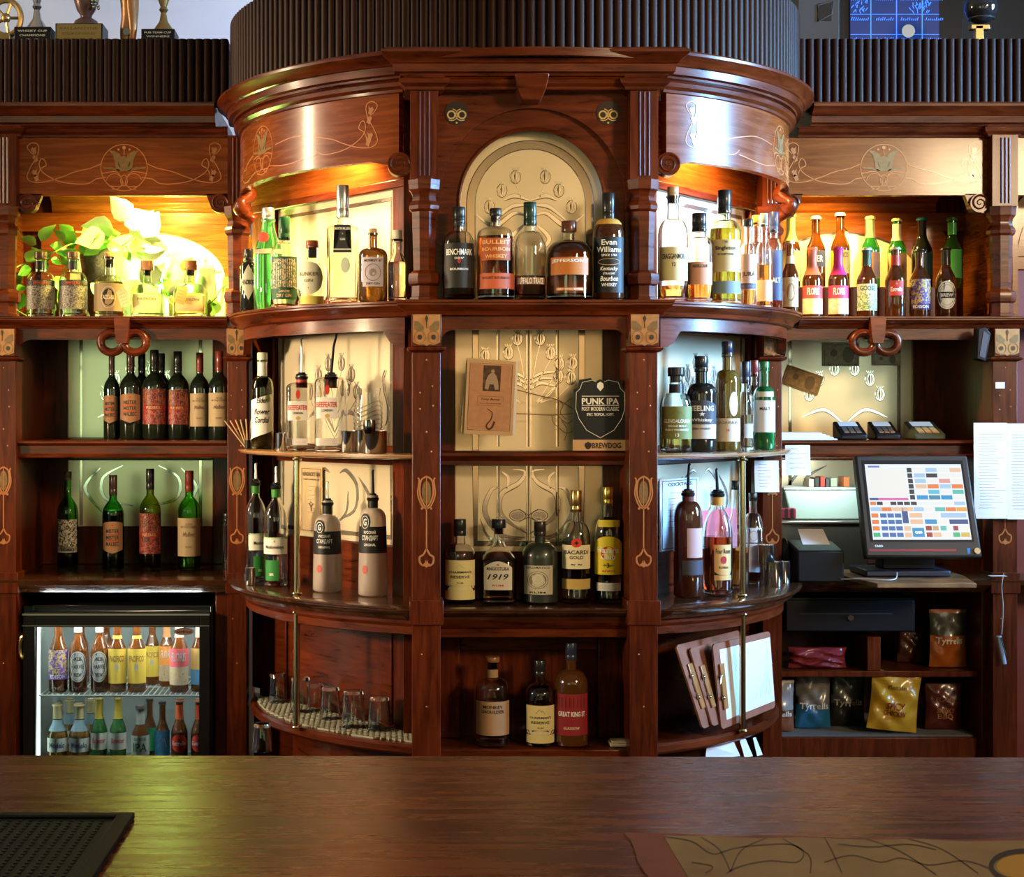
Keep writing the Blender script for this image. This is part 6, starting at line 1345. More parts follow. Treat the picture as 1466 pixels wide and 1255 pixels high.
# clipboards with menus on the low right shelf
CBW = mat('clipboard_wood', (.30, .12, .07), .4, noise=(20, (.22, .08, .05)))
def clipboard(label, TL, TR, BR, BL_, YL_, YR_, paper, thick=.006, group='menu clipboards on the low right shelf'):
    from mathutils import Vector
    a, b, c, d = [Vector(P3(p[0], p[1], Y)) for p, Y in ((BL_, YL_), (BR, YR_), (TR, YR_), (TL, YL_))]
    n = (b - a).cross(d - a).normalized()
    if n.y > 0: n = -n
    e = empty('clipboard', tuple(a), label, 'clipboard', group)
    F = lambda u, v, t: tuple(a * (1 - u) * (1 - v) + b * u * (1 - v) + c * u * v + d * (1 - u) * v + n * t)
    def q(m, u0, u1, v0, v1, t0, t1): return m.add([F(u0, v0, t0), F(u1, v0, t0), F(u1, v1, t0), F(u0, v1, t0), F(u0, v0, t1), F(u1, v0, t1), F(u1, v1, t1), F(u0, v1, t1)], [(0, 3, 2, 1), (4, 5, 6, 7), (0, 1, 5, 4), (1, 2, 6, 5), (2, 3, 7, 6), (3, 0, 4, 7)])
    mk('board', M().prism([(.03, 0), (.97, 0), (1, .03), (1, .97), (.97, 1), (.03, 1), (0, .97), (0, .03)], lambda u, v: F(u, v, thick), lambda u, v: F(u, v, 0)), CBW, e)
    if paper:
        p = mk('menu_sheet', q(M(), .10, .985, .09, .92, thick + .0005, thick + .0015), mat('menu_paper', (.70, .74, .80), .6), e, smooth=False)
        m = M()
        for k in range(24):
            u = .2 + .031 * k
            if k not in (8, 9, 16): q(m, u, u + .006, .16 + .08 * random.random(), .86 - .12 * random.random(), thick + .0016, thick + .0019)
        mk('menu_print', m, colmat((.42, .44, .50)), p, smooth=False)
    cl = mk('clip', q(M(), .055, .13, .22, .76, thick + .002, thick + .008), mat('clip_wood_bar', (.35, .16, .05), .3, coat=.4), e, bevel=.002)
    m = M()
    for v in (.36, .62): m.ball(F(.05, v, thick + .009), .006, 10, 8)
    m.tube([F(.05, .36, thick + .010), F(-.01, .44, thick + .016), F(-.01, .54, thick + .016), F(.05, .62, thick + .010)], .0022, 8)
    mk('clip_lever', m, STEEL, cl)
    return e
clipboard('wooden clipboard with a bright white menu in front of the brass pole shelf', (1018, 922), (1100, 903), (1108, 1012), (1031, 1044), 5.30, 5.52, True)
clipboard('wooden clipboard tilted open at the left of the stack on the low shelf', (965, 924), (1056, 902), (1075, 1010), (1004, 1044), 5.215, 5.66, False)
clipboard('dark wooden clipboard wedged between the other two', (985, 928), (1064, 908), (1085, 1012), (1018, 1040), 5.262, 5.60, False)
# papers below the shelf
G = 'loose menus below the low right shelf'
for TL, TR, BR, BL_, Y0, Y1, l in (((1012, 1066), (1048, 1056), (1060, 1082), (1010, 1086), 5.3, 5.36, 'white sheet showing below the low right shelf, left of the pole'), ((1058, 1056), (1066, 1054), (1078, 1082), (1066, 1084), 5.42, 5.46, 'narrow white sheet edge behind the brass pole foot'), ((1078, 1056), (1082, 1055), (1092, 1080), (1084, 1082), 5.5, 5.54, 'folded white sheet edge right of the brass pole foot')):
    a, b, c, d = P3(*BL_, Y0), P3(*BR, Y1), P3(*TR, Y1), P3(*TL, Y0)
    tag(mk('menu_sheet', M().add([a, b, c, d] + [(p[0], p[1] + .002, p[2]) for p in (a, b, c, d)], [(0, 1, 2, 3), (7, 6, 5, 4), (0, 4, 5, 1), (1, 5, 6, 2), (2, 6, 7, 3), (3, 7, 4, 0)]), mat('menu_paper'), None, smooth=False), l, 'paper', G)
# framed poster standing at the foot of the left bay mirror, and cards in the right bay
def flatcard(name, label, cat, px0, px1, py0, py1, s, off, col, frame=None, text=None, tc_=(.1, .07, .04), cy0=None):
    o, d, n = frame_of(s)
    def t_at(px): return ((px - VX) / FPX * (o[1] + n[1] * off) - (o[0] + n[0] * off)) / (d[0] - (px - VX) / FPX * d[1])
    ta, tb = sorted((t_at(px0), t_at(px1))); Ym = o[1] + d[1] * (ta + tb) / 2
    z0, z1 = PZ(py1, Ym), PZ(py0, Ym); mid = (ta + tb) / 2
    g = empty(name, (o[0] + d[0] * mid + n[0] * off, o[1] + d[1] * mid + n[1] * off, z0), label, cat)
    mk('sheet', M().obox(o, d, n, ta, tb, off, off + .002, z0, z1), col, g, smooth=False)
    F = lambda a, b, e: (o[0] + d[0] * (mid + (a if s > 0 else -a)) + n[0] * (off + .002 + e), o[1] + d[1] * (mid + (a if s > 0 else -a)) + n[1] * (off + .002 + e), (z0 + z1) / 2 + b)
    W, H = (tb - ta) / 2, (z1 - z0) / 2; m = M()
    if frame: m.ribbon([(-W * .88, -H * .94), (W * .88, -H * .94), (W * .88, H * .94), (-W * .88, H * .94), (-W * .88, -H * .94)], .003, F, .0008)
    for t, y, hh_, ww in text or ():
        if t == '#': 
            for k in range(7): m.ribbon([(-W * ww, H * y - k * H * hh_), (W * (ww - .2 * (k % 3 == 1)), H * y - k * H * hh_)], .0012, F, .0008)
        else: put_text(m, t, 0, H * y, H * hh_, F, W * 2 * ww, e=.0012)
    mk('print', m, colmat(tc_), g, smooth=False)
flatcard('gin_poster', 'tan framed gin poster behind the frosted vodka bottles', 'poster', 431, 462, 668, 762, -1, .006, colmat((.50, .36, .20), .7), True, [("HENDRICK'S GIN", .78, .12, .8), ('A MOST UNUSUAL GIN', .62, .05, .75), ('#', .4, .13, .3), ('Ÿ', -.2, .3, .25)])
flatcard('cocktail_menu', 'pale framed cocktail list in the right bay behind the dark bourbon', 'menu', 944, 1000, 684, 785, 1, .03, mat('cool_paper', (.62, .68, .80), .6), True, [('COCKTAILS', .84, .10, .6), ('#', .6, .16, .6)], (.05, .05, .08))
flatcard('pink_card', 'pink card standing behind the rose-labelled bourbon', 'card', 1003, 1055, 728, 790, 1, .018, mat('pink_card_paper', (.62, .10, .14), .6, noise=(8, (.7, .22, .22))))
# ---------------------------------------------------------------- right wing: terminals, till, printer, papers
def solidq(name, P, t, mt, par, bevel=.0, axis=(0, 1, 0)):
    """a plate: quad P (4 world points) thickened along axis"""
    B = [(p[0] + axis[0] * t, p[1] + axis[1] * t, p[2] + axis[2] * t) for p in P]
    return mk(name, M().add(list(P) + B, [(0, 1, 2, 3), (7, 6, 5, 4), (0, 4, 5, 1), (1, 5, 6, 2), (2, 6, 7, 3), (3, 7, 4, 0)]), mt, par, bevel=bevel)
def quadmap(P, out=None):
    """P = BL, BR, TR, TL; returns f(u, v, e) with u, v in 0..1"""
    from mathutils import Vector
    a, b, c, d = [Vector(p) for p in P]; n = (b - a).cross(d - a).normalized()
    return lambda u, v, e: tuple(a * (1 - u) * (1 - v) + b * u * (1 - v) + c * u * v + d * (1 - u) * v + n * e)
GT = 'card terminals on the middle shelf of the right wing'
for x0, x1, l, lean in ((1200, 1246, 'black card terminal under the looped ornament, left of the three', 0), (1251, 1293, 'black card terminal in the middle of the three', 0), (1306, 1359, 'grey-keyed card terminal lying right of the mirror edge', 0)):
    Y = 6.0; xa, xb = PX(x0, Y), PX(x1, Y); w_ = (xb - xa) * .84; z0 = 1.419
    e = empty('card_terminal', ((xa + xb) / 2, Y, z0), l, 'card terminal', GT)
    sk = .02 if x0 < 1300 else -.02
    P = [(-w_ / 2, 0, .020), (w_ / 2, 0, .020), (w_ / 2 + sk * .2, .13, .068), (-w_ / 2 + sk * .2, .13, .068)]
    V = [(x, y, 0) for x, y, z in P] + P
    mk('terminal_body', M().add(V, [(3, 2, 1, 0), (4, 5, 6, 7), (0, 1, 5, 4), (1, 2, 6, 5), (2, 3, 7, 6), (3, 0, 4, 7)]), BLACK if x0 < 1300 else colmat((.05, .07, .06), .35), e, world=False, bevel=.006)
    fm = quadmap(P)
    def rq(m, u0, u1, v0, v1, e_=.0008): return m.add([fm(u0, v0, e_), fm(u1, v0, e_), fm(u1, v1, e_), fm(u0, v1, e_)], [(0, 1, 2, 3)])
    def rb(m, u0, u1, v0, v1, e0=.0002, e1=.0012): return m.add([fm(u, v, k) for k in (e0, e1) for u, v in ((u0, v0), (u1, v0), (u1, v1), (u0, v1))], [(3, 2, 1, 0), (4, 5, 6, 7), (0, 1, 5, 4), (1, 2, 6, 5), (2, 3, 7, 6), (3, 0, 4, 7)])
    mk('terminal_screen', rb(M(), .16, .84, .62, .93), mat('terminal_display', (.35, .45, .55), .1, emis=(.45, .6, .8), es=.5), e, world=False, smooth=False)
    m = M()
    for i in range(3):
        for j in range(4): rb(m, .18 + .23 * i, .36 + .23 * i, .10 + .12 * j, .19 + .12 * j, .0002, .002)
    mk('keypad', m, colmat((.10, .09, .08) if x0 < 1300 else (.45, .45, .43)), e, world=False, smooth=False)
    m = M()
    for i, c in enumerate(range(3)): rb(m, .18 + .23 * i, .36 + .23 * i, .10, .16, .002, .0024)
    mk('key_row', m, colmat((.5, .18, .05)), e, world=False, smooth=False)
m = M()
Y = 6.03
pp_ = empty('paper_stack', (PX(1150, Y), Y, 1.4185), 'low stack of white papers lying on the shelf beside the terminals', 'papers')
for i in range(5): mk('sheet', M().box(1.412, PX(1194 - i * 5, Y), Y - .05 + .006 * i, Y + .2, 1.419 + i * .0055, 1.424 + i * .0055), PAPER, pp_, smooth=False)
# banknotes stuck to the mirror
GN = 'old banknotes stuck on the right wing mirror'
for L_, l, c in (((1119, 520, 1180, 534, 30, 17), 'tilted orange-brown banknote low on the mirror', (.80, .48, .18)), ((1178, 490, 1230, 524, 0, 0), 'pale grey-brown banknote with portrait left of the looped ornament', (.66, .58, .40)), ((1249, 505, 1290, 523, 0, 0), 'pale banknote right below the looped ornament', (.8, .76, .62))):
    Y = 6.492
    x0, y0, x1, y1, ta, hh_ = L_
    if ta: xc, zc, W, H, r = PX(1149, Y), PZ(544, Y), .075, .040, -.33
    else: xc, zc, W, H, r = PX((x0 + x1) / 2, Y), PZ((y0 + y1) / 2, Y), PX(x1, Y) / 2 - PX(x0, Y) / 2, (PZ(y0, Y) - PZ(y1, Y)) / 2, 0
    f = lambda a, b, e, xc=xc, zc=zc, r=r: (xc + a * cos(r) - b * sin(r), Y - e, zc + a * sin(r) + b * cos(r))
    n = empty('banknote', (xc, Y, zc - H), l, 'banknote', GN)
    mk('note', slab(M(), -W, W, -H, H, f, .0012), mat('note_%d' % x0, c, .6, noise=(55, tuple(v * .55 for v in c))), n, smooth=False)
    m = M(); m.patch(arcpts(W * .4, -H * .05, H * .5, 0, 360, 14, H * .7)[:-1], f, .0018); m.ribbon([(-W * .9, -H * .85), (W * .9, -H * .85), (W * .9, H * .85), (-W * .9, H * .85), (-W * .9, -H * .85)], .002, f, .0018); m.patch(arcpts(-W * .4, H * .1, H * .3, 0, 360, 10)[:-1], f, .0018)
    mk('note_print', m, colmat(tuple(v * .35 for v in c)), n, smooth=False)
# handwritten notes on the shelf edge and post
def note(name, label, px0, px1, py0, py1, Y, lines=5, cat='note', curl=.006, mt=PAPER, margin=.12, seed=1, wmul=1.0):
    random.seed(seed)
    x0, x1, z1, z0 = PX(px0, Y), PX(px1, Y), PZ(py0, Y), PZ(py1, Y)
    e = empty(name, ((x0 + x1) / 2, Y, z0), label, cat)
    n = 8; vs = []
    g = lambda u, v: Y - curl * ((1 - v) ** 2 * 2 + .4 * sin(u * 5))
    for j in range(n + 1):
        for i in range(n + 1):
            u, v = i / n, j / n
            vs.append((x0 + (x1 - x0) * u, g(u, v), z0 + (z1 - z0) * v))
    fs = [(j * (n + 1) + i, j * (n + 1) + i + 1, (j + 1) * (n + 1) + i + 1, (j + 1) * (n + 1) + i) for j in range(n) for i in range(n)]
    k = len(vs); vs += [(x, y + .0008, z) for x, y, z in vs]; fs += [tuple(k + q for q in f[::-1]) for f in fs]
    s = mk('sheet', M().add(vs, fs), mt, e)
    m = M()
    for q in range(lines):
        v = .88 - .8 * q / lines; u0 = margin + random.random() * .06; u1 = min(.95, u0 + (.35 + .45 * random.random()) * wmul)
        pts = [(u0 + (u1 - u0) * i / 14, v + (random.random() - .5) * .018 * (5 / lines)) for i in range(15)]
        m.ribbon([(x0 + (x1 - x0) * u, z0 + (z1 - z0) * w2) for u, w2 in pts], .0011 * (1 if lines < 9 else .8), lambda a, b, e_: (a, g((a - x0) / (x1 - x0), (b - z0) / (z1 - z0)) - .0006 - e_, b), .0003)
    mk('writing', m, colmat((.08, .08, .14)), s, smooth=False)
    return e
note('handwritten_note', 'curled handwritten note taped on the shelf edge above the printer', 1124, 1160, 637, 680, 5.89, 5, seed=4)
note('handwritten_note', 'squared note sheet taped on the bay corner post', 1080, 1115, 659, 704, 5.865, 8, seed=9, wmul=.7)
note('price_list', 'long white typed price list on the right-hand pillar', 1394, 1442, 605, 742, 5.855, 26, 'price list', .004, seed=6)
note('price_list', 'second typed price list overlapping to the right of the pillar', 1441, 1490, 606, 743, 5.858, 26, 'price list', .004, seed=12)
tag(mk('switch_label', M().box(PX(1425, 5.888), PX(1438, 5.888), 5.885, 5.888, PZ(556, 5.888), PZ(547, 5.888)), PAPER, None), 'tiny white sticker on the right-hand pillar', 'sticker')
# small dark spotlight beside the right pillar capital
sx = empty('speaker', (PX(1406, 5.86), 5.88, 1.70), 'small black tilted speaker under the right end of the top shelf', 'speaker')
mk('speaker_case', M().prism([(-.022, .01), (.012, -.0), (.03, .10), (.01, .125), (-.016, .12)], lambda x, z: (PX(1406, 5.86) + x - .005, 5.84, 1.70 + z), lambda x, z: (PX(1406, 5.86) + x - .005, 5.889, 1.70 + z)), BLACK, sx, bevel=.004)
mk('speaker_grille', M().prism([(-.012, .02), (.008, .012), (.022, .095), (.004, .11)], lambda x, z: (PX(1406, 5.86) + x - .005, 5.8385, 1.70 + z), lambda x, z: (PX(1406, 5.86) + x - .005, 5.8395, 1.70 + z)), colmat((.05, .06, .08), .3), sx)

# till
tl = empty('touchscreen_till', (PX(1300, 5.75), 5.85, CNT), 'black touchscreen till with colourful key grid on the right wing counter', 'till')
YB_, YT_ = 5.73, 5.845
BLq = (PX(1240, YB_), YB_, PZ(797, YB_)); BRq = (PX(1407, YB_), YB_, PZ(797, YB_)); TRq = (PX(1385, YT_), YT_, PZ(651, YT_)); TLq = (PX(1224, YT_), YT_, PZ(651, YT_))
fmT = quadmap([BLq, BRq, TRq, TLq])
def qb(m, f, u0, u1, v0, v1, e0, e1): return m.add([f(u, v, k) for k in (e0, e1) for u, v in ((u0, v0), (u1, v0), (u1, v1), (u0, v1))], [(3, 2, 1, 0), (4, 5, 6, 7), (0, 1, 5, 4), (1, 2, 6, 5), (2, 3, 7, 6), (3, 0, 4, 7)])
hs = mk('till_housing', qb(M(), fmT, 0, 1, 0, 1, -.045, 0), mat('till_plastic', (.030, .027, .024), .38, spec=.3), tl, bevel=.008)
mk('screen_bezel', qb(M(), fmT, .055, .945, .145, .945, 0, .0015), BLACK, hs, smooth=False)
u0, u1, v0, v1 = .075, .925, .165, .905
sc = mk('lit_screen', qb(M(), fmT, u0, u1, v0, v1, .0015, .0022), mat('screen_white', (.02, .02, .02), .3, emis=(.80, .88, 1.0), es=.8), tl, smooth=False)
SC = {}
def key(c, U0, U1, V0, V1):
    m = SC.setdefault(c, M()); qb(m, fmT, u0 + (u1 - u0) * U0, u0 + (u1 - u0) * U1, v0 + (v1 - v0) * V0, v0 + (v1 - v0) * V1, .0022, .0026)
O_, B_, T_, DB, BKc, LB, PK, Wc, PE, RDc, GRc = (.85, .22, .04), (.02, .30, .65), (.10, .55, .45), (.03, .08, .25), (.02, .02, .02), (.40, .62, .85), (.75, .12, .40), (.88, .88, .85), (.85, .55, .35), (.35, .03, .02), (.05, .5, .2)
key(Wc, .01, .41, .56, .94); key(DB, .01, .10, .52, .55); key(PK, .10, .41, .52, .55); key((.15, .2, .6), .03, .15, .955, .98)
for i in range(6): key(BKc, .43, .48, .53 + i * .072, .59 + i * .072)
grid = [[Wc, LB, Wc, PE], [LB, BKc, Wc, Wc], [LB, Wc, (.8, .35, .3), Wc], [PE, O_, LB, O_], [Wc, (.1, .55, .75), Wc, T_], [B_, (.05, .25, .4), B_, Wc]]
for r_, row in enumerate(grid):
    for c_, col in enumerate(row): key(col, .50 + c_ * .125, .615 + c_ * .125, .895 - r_ * .073, .95 - r_ * .073)
for i, c in enumerate([O_, BKc, Wc, BKc, BKc, BKc, BKc]): key(c, .01 + i * .07, .07 + i * .07, .455, .50)
for i, c in enumerate([Wc, Wc, Wc, LB]): key(c, .50 + i * .125, .615 + i * .125, .455, .50)
for i, c in enumerate([LB, O_, PE, PE, LB, Wc, T_, O_, (.85, .4, .05)]): key(c, .01 + i * .11, .115 + i * .11, .375, .425)
for j in range(4):
    key(O_ if j < 3 else GRc, .01, .08, .29 - j * .085, .345 - j * .085)
    for i in range(3): key((.05, .16, .45), .10 + i * .075, .165 + i * .075, .29 - j * .085, .345 - j * .085)
key(DB, .325, .385, .215, .42)
for c, a, b, y in ((PE, .40, .53, .29), (Wc, .54, .7, .29), (LB, .72, .98, .29), (PE, .40, .53, .205), (B_, .55, .67, .205), (Wc, .68, .79, .205), (DB, .80, .99, .205), (PE, .33, .40, .03), (PE, .33, .40, .115), (B_, .41, .53, .035), (RDc, .55, .61, .12), ((.6, .4, .2), .62, .68, .12), (T_, .70, .76, .12), (Wc, .77, .82, .12), (RDc, .83, .88, .12), (Wc, .89, .99, .12), (RDc, .55, .61, .035), (PE, .62, .70, .035), (Wc, .71, .80, .035), (GRc, .82, .89, .035), ((.7, .5, .1), .90, .99, .035)): key(c, a, b, y, y + (.12 if c == B_ and a == .41 else .06))
allk = M(); idx = []
for i_, (c, m) in enumerate(SC.items()): allk.add(m.v, m.f); idx += [i_] * len(m.f)
ks = mk('screen_keys', allk, mat('key_base', (.02, .02, .02)), sc, smooth=False); ks.data.materials.clear()
for c in SC: ks.data.materials.append(mat('screen_colour_%d_%d_%d' % tuple(int(v * 99) for v in c), (.02, .02, .02), .3, emis=c, es=.75))
for p_, i_ in zip(ks.data.polygons, idx): p_.material_index = i_
f1 = lambda a, b, e: fmT(a, b, e)
m = M()
vs, fs, asp = text2d('CASIO', 2, .02, 0); m.add([fmT(.12 + x * .07, .105 + y * .022, .0008) for x, y in vs], fs); mk('till_lettering', m, colmat(W_), hs, smooth=False)
m = M(); vs, fs, asp = text2d('CASH', 2, .02, 0); m.add([fmT(u0 + (u1 - u0) * (.47 + x * .07), v0 + (v1 - v0) * (.095 + y * .03), .003) for x, y in vs], fs); mk('key_lettering', m, mat('screen_colour_89_89_89', Wc, .3, emis=Wc, es=1.0), sc, smooth=False)
mk('red_strip', qb(M(), fmT, .03, .78, .055, .075, 0, .0008), colmat((.25, .03, .03)), hs, smooth=False)
mk('power_dial', M().tube([fmT(.955, .055, 0), fmT(.955, .055, .008)], .011, 18), STEEL, hs)
mk('blue_tag', qb(M(), fmT, .875, .90, .03, .085, 0, .001), colmat((.02, .15, .4)), hs, smooth=False)
mk('till_base', M().box(PX(1240, 5.8), PX(1362, 5.8), 5.80, 6.02, .938, .962), mat('till_foot', (.012, .018, .04), .4), tl, bevel=.006)
mk('till_neck', M().add([(PX(1270, 5.8), 5.85, .962), (PX(1345, 5.8), 5.85, .962), (PX(1345, 5.8), 5.95, .962), (PX(1270, 5.8), 5.95, .962), (PX(1268, 5.8), 5.84, 1.13), (PX(1343, 5.8), 5.84, 1.13), (PX(1343, 5.8), 5.88, 1.13), (PX(1268, 5.8), 5.88, 1.13)], [(0, 3, 2, 1), (4, 5, 6, 7), (0, 1, 5, 4), (1, 2, 6, 5), (2, 3, 7, 6), (3, 0, 4, 7)]), BLACK, tl, bevel=.004)
bd = tag(mk('till_board', M().prism([(PX(1200, 5.8), 6.1), (PX(1256, 5.6), 5.60), (PX(1398, 5.6), 5.60), (PX(1404, 5.7), 5.86), (PX(1380, 5.9), 6.1)], lambda x, y: (x, y, .9365), lambda x, y: (x, y, .921)), mat('worn_pale_board', (.28, .15, .06), .45, noise=(14, (.12, .05, .02))), None, bevel=.002), 'worn wooden board under the touchscreen till overhanging the counter', 'board')
cb_ = tag(mk('cable', M().tube(spline([(PX(1289, 5.75), 5.79, .955), (PX(1280, 5.72), 5.70, .943), (PX(1265, 5.72), 5.68, .940), (PX(1235, 5.72), 5.72, .9395), (PX(1203, 5.74), 5.80, .930), (PX(1190, 5.78), 5.86, .924)], 8), .0022, 8), colmat((.55, .55, .58)), None), 'thin grey cable running from the till to the printer', 'cable')
# receipt printer
Y = 5.84; pn = empty('receipt_printer', (PX(1160, Y), Y, CNT), 'black receipt printer with a curl of white paper, left of the till', 'printer')
xa, xb = PX(1136, Y), PX(1202, Y); zt_ = PZ(786, Y)
mk('printer_body', M().prism([(5.78, .921), (6.02, .921), (6.02, zt_ + .02), (5.93, zt_ + .022), (5.78, zt_)], lambda y, z: (xa, y, z), lambda y, z: (xb, y, z)), BLACK, pn, bevel=.006)
mk('paper_roll_cover', M().prism(arcpts(5.95, .99, .075, 0, 180, 14), lambda y, z: (PX(1125, Y), y, z + .0), lambda y, z: (xa - .003, y, z + .0)), mat('black_plastic'), pn, bevel=.003)
P = [(PX(1149, 5.83), 5.825, zt_ + .018), (PX(1188, 5.83), 5.825, zt_ + .018), (PX(1178, 5.9), 5.90, PZ(757, 5.9)), (PX(1142, 5.9), 5.90, PZ(757, 5.9))]
solidq('receipt_paper', P, .001, mat('receipt_white', (.75, .70, .70), .6), pn)
# plastic tub and books behind the printer in the mirror recess
tb = empty('plastic_tub', (PX(1167, 6.3), 6.3, CNT + .001), 'frosted pale green plastic tub behind the receipt printer', 'tub')
x0, x1 = PX(1114, 6.3), PX(1224, 6.3); zt2 = PZ(699, 6.3); zb2 = PZ(742, 6.3)
m = M().add([(x0 + .03, 6.22, zb2), (x1, 6.22, zb2), (x1, 6.36, zb2), (x0 + .03, 6.36, zb2), (x0, 6.20, zt2), (x1 + .02, 6.20, zt2), (x1 + .02, 6.38, zt2), (x0, 6.38, zt2)], [(0, 3, 2, 1), (0, 1, 5, 4), (1, 2, 6, 5), (2, 3, 7, 6), (3, 0, 4, 7), (4, 5, 6, 7)])
mk('tub_body', m, mat('frosted_plastic', (.62, .80, .76), .35, trans=.25), tb, bevel=.006)
mk('tub_lid', M().box(x0 - .004, x1 + .024, 6.195, 6.385, zt2, zt2 + .008), mat('frosted_plastic'), tb, bevel=.002)
bs = empty('metal_box', (PX(1160, 6.3), 6.3, CNT + .001), 'low steel cash box under the plastic tub', 'box')
mk('box_body', M().box(PX(1108, 6.3), PX(1230, 6.3), 6.18, 6.40, CNT + .002, zb2 - .012), mat('dark_box', (.10, .09, .08), .3, metal=.6), bs, bevel=.003)
mk('box_lid', M().box(PX(1106, 6.3), PX(1230, 6.3), 6.17, 6.41, zb2 - .011, zb2 - .001), mat('brushed_lid', (.45, .42, .38), .3, metal=.8), bs, bevel=.003)
GBk = 'small booklets standing on the plastic tub'
for i, (px, w_, c, l) in enumerate(((1158, 7, (.62, .42, .32), 'peach booklet'), (1166, 6, (.03, .03, .03), 'black booklet'), (1174, 6, (.40, .04, .03), 'red booklet'), (1181, 5, (.05, .05, .05), 'thin charcoal booklet'), (1190, 9, (.25, .30, .22), 'grey-green booklet'), (1208, 8, (.40, .12, .04), 'rust booklet'))):
    Y = 6.28; bx = empty('booklet', (PX(px, Y), Y, zt2 + .009), l + ' standing on the frosted plastic tub', 'booklet', GBk)
    hh_ = .030 + .004 * (i % 3); wx = w_ / 2 * Y / FPX
    mk('cover', M().box(-wx, wx, -.04, .04, 0, hh_), colmat(c), bx, world=False, bevel=.001); mk('pages', M().box(-wx * .75, wx * .75, -.038, .041, .001, hh_ - .001), PAPER, bx, world=False, smooth=False)
tag(mk('striped_pouch', M().box(PX(1110, 6.1), PX(1138, 6.1), 6.08, 6.12, PZ(742, 6.1), PZ(727, 6.1)), mat('striped_cloth', (.25, .01, .06), .6), None, bevel=.004), 'small crimson and black striped pouch behind the steel cups', 'pouch')
m = M()
for k in range(3): m.box(PX(1116 + k * 8, 6.08), PX(1120 + k * 8, 6.08), 6.0785, 6.0798, PZ(742, 6.1) + .001, PZ(727, 6.1) - .001)
pch = [o for o in COL.objects if o.name == 'striped_pouch'][0]; mk('black_stripe', m, colmat(K), pch, world=False, smooth=False)

# cash drawer and crisps
cdw = empty('cash_drawer', (PX(1217, 5.97), 6.0, .70), 'black steel cash drawer hung under the right wing counter', 'cash drawer')
x0, x1, z0, z1 = PX(1123, 5.97), PX(1312, 5.97), PZ(905, 5.97), PZ(856, 5.97)
mk('drawer_case', M().box(x0, x1, 5.985, 6.40, z0, z1 + .001), BLACK, cdw, bevel=.003)
dfr = mk('drawer_front', M().box(x0 + .006, x1 - .006, 5.968, 5.984, z0 + .004, z1 - .006), mat('drawer_enamel', (.009, .010, .015), .35, spec=.2), cdw, bevel=.004)
m = M(); zc = (z0 + z1) / 2; xc = PX(1217, 5.97)
mk('drawer_lock', m.tube([(xc, 5.969, zc - .008), (xc, 5.960, zc - .008)], .011, 18), STEEL, dfr)
mk('drawer_slot', M().box(x0 + .055, x1 - .09, 5.9665, 5.9685, zc + .004, zc + .007), colmat((.06, .06, .07), .3), dfr, smooth=False)
def bag(label, px0, px1, py0, py1, Y, zb_, cols, texts=(), depth=.05, crump=.012, tilt=0.0, seed=1, group='crisp packets in the right wing cupboard'):
    random.seed(seed)
    x0, x1 = PX(px0, Y), PX(px1, Y); H = PZ(py0, Y) - zb_; W = x1 - x0
    e = empty('crisp_packet', ((x0 + x1) / 2, Y, zb_), label, 'crisp packet', group, rz=0)
    n, mm = 14, 18
    ph = [random.uniform(0, 6) for _ in range(6)]
    def S(u, v, s):
        th = depth * (sin(pi * min(1, max(0, u))) ** .5) * (sin(pi * (v * .94 + .03)) ** .45) * .5
        w = crump * (sin(u * 9 + ph[0] + v * 5) * sin(v * 11 + ph[1]) + .6 * sin(u * 17 + ph[2]) * sin(v * 19 + ph[3])) * (.3 + sin(pi * v)) * (1 if s < 0 else .3)
        pinch = 1 - .06 * sin(pi * v)
        x = (u - .5) * W * pinch; z = v * H
        return (x * cos(tilt) - z * sin(tilt), s * th + w * (.5 if abs(u - .5) < .48 else 0), z * cos(tilt) + (x + W / 2) * sin(abs(tilt)) * (1 if tilt > 0 else 0) + (W / 2 - x) * sin(abs(tilt)) * (1 if tilt < 0 else 0))
    prev = 0.0; body = None
    for v1_, c in cols:
        vs = []; fs = []; r = max(2, int(mm * (v1_ - prev)))
        for s in (-1, 1):
            for j in range(r + 1):
                for i in range(n + 1): vs.append(S(i / n, prev + (v1_ - prev) * j / r, s))
        k = (n + 1) * (r + 1)
        for j in range(r):
            for i in range(n):
                a = j * (n + 1) + i; fs += [(a, a + 1, a + n + 2, a + n + 1), (k + a + 1, k + a, k + a + n + 1, k + a + n + 2)]
        q = mk('packet_foil', M().add(vs, fs), mat('foil_%d_%d_%d' % tuple(int(q * 200) for q in c), c, .32, coat=.4), e, world=False, angle=70)
        prev = v1_
    for t, cv, h_, w_, c in texts:
        m = M(); put_text(m, t, 0, cv * H, h_ * H, lambda a, b, e_: (lambda p: (p[0], p[1] - e_ - .0015, p[2]))(S(max(0, min(1, a / W + .5)), b / H, -1)), w_ * W, e=.0008)
        mk('packet_lettering', m, colmat(c), e, world=False, smooth=False)
    return e
ZS_, ZT_ = .3455, .5785
CRM = (.70, .66, .55)
ST = (.16, .15, .14)
bag('brown and silver crisp packet half hidden by the white menu clipboard', 1090, 1137, 973, 1046, 6.06, ZS_, ((.30, (.16, .05, .02)), (.42, (.12, .05, .03)), (.95, (.22, .21, .20)), (1, (.4, .4, .42))), (('Tyrrells', .33, .14, .85, CRM),), seed=2)
bag('blue-bottomed crisp packet beside the brown one', 1138, 1189, 960, 1038, 6.12, ZS_, ((.42, (.02, .14, .32)), (.92, ST), (1, (.03, .2, .42))), (('Tyrrells', .38, .15, .85, CRM),), seed=3)
bag('black crisp packet between the blue and yellow ones', 1188, 1238, 960, 1042, 6.16, ZS_, ((.42, (.015, .015, .014)), (1, (.06, .06, .05))), (('Tyrrells', .42, .15, .85, (.40, .38, .3)),), seed=4)
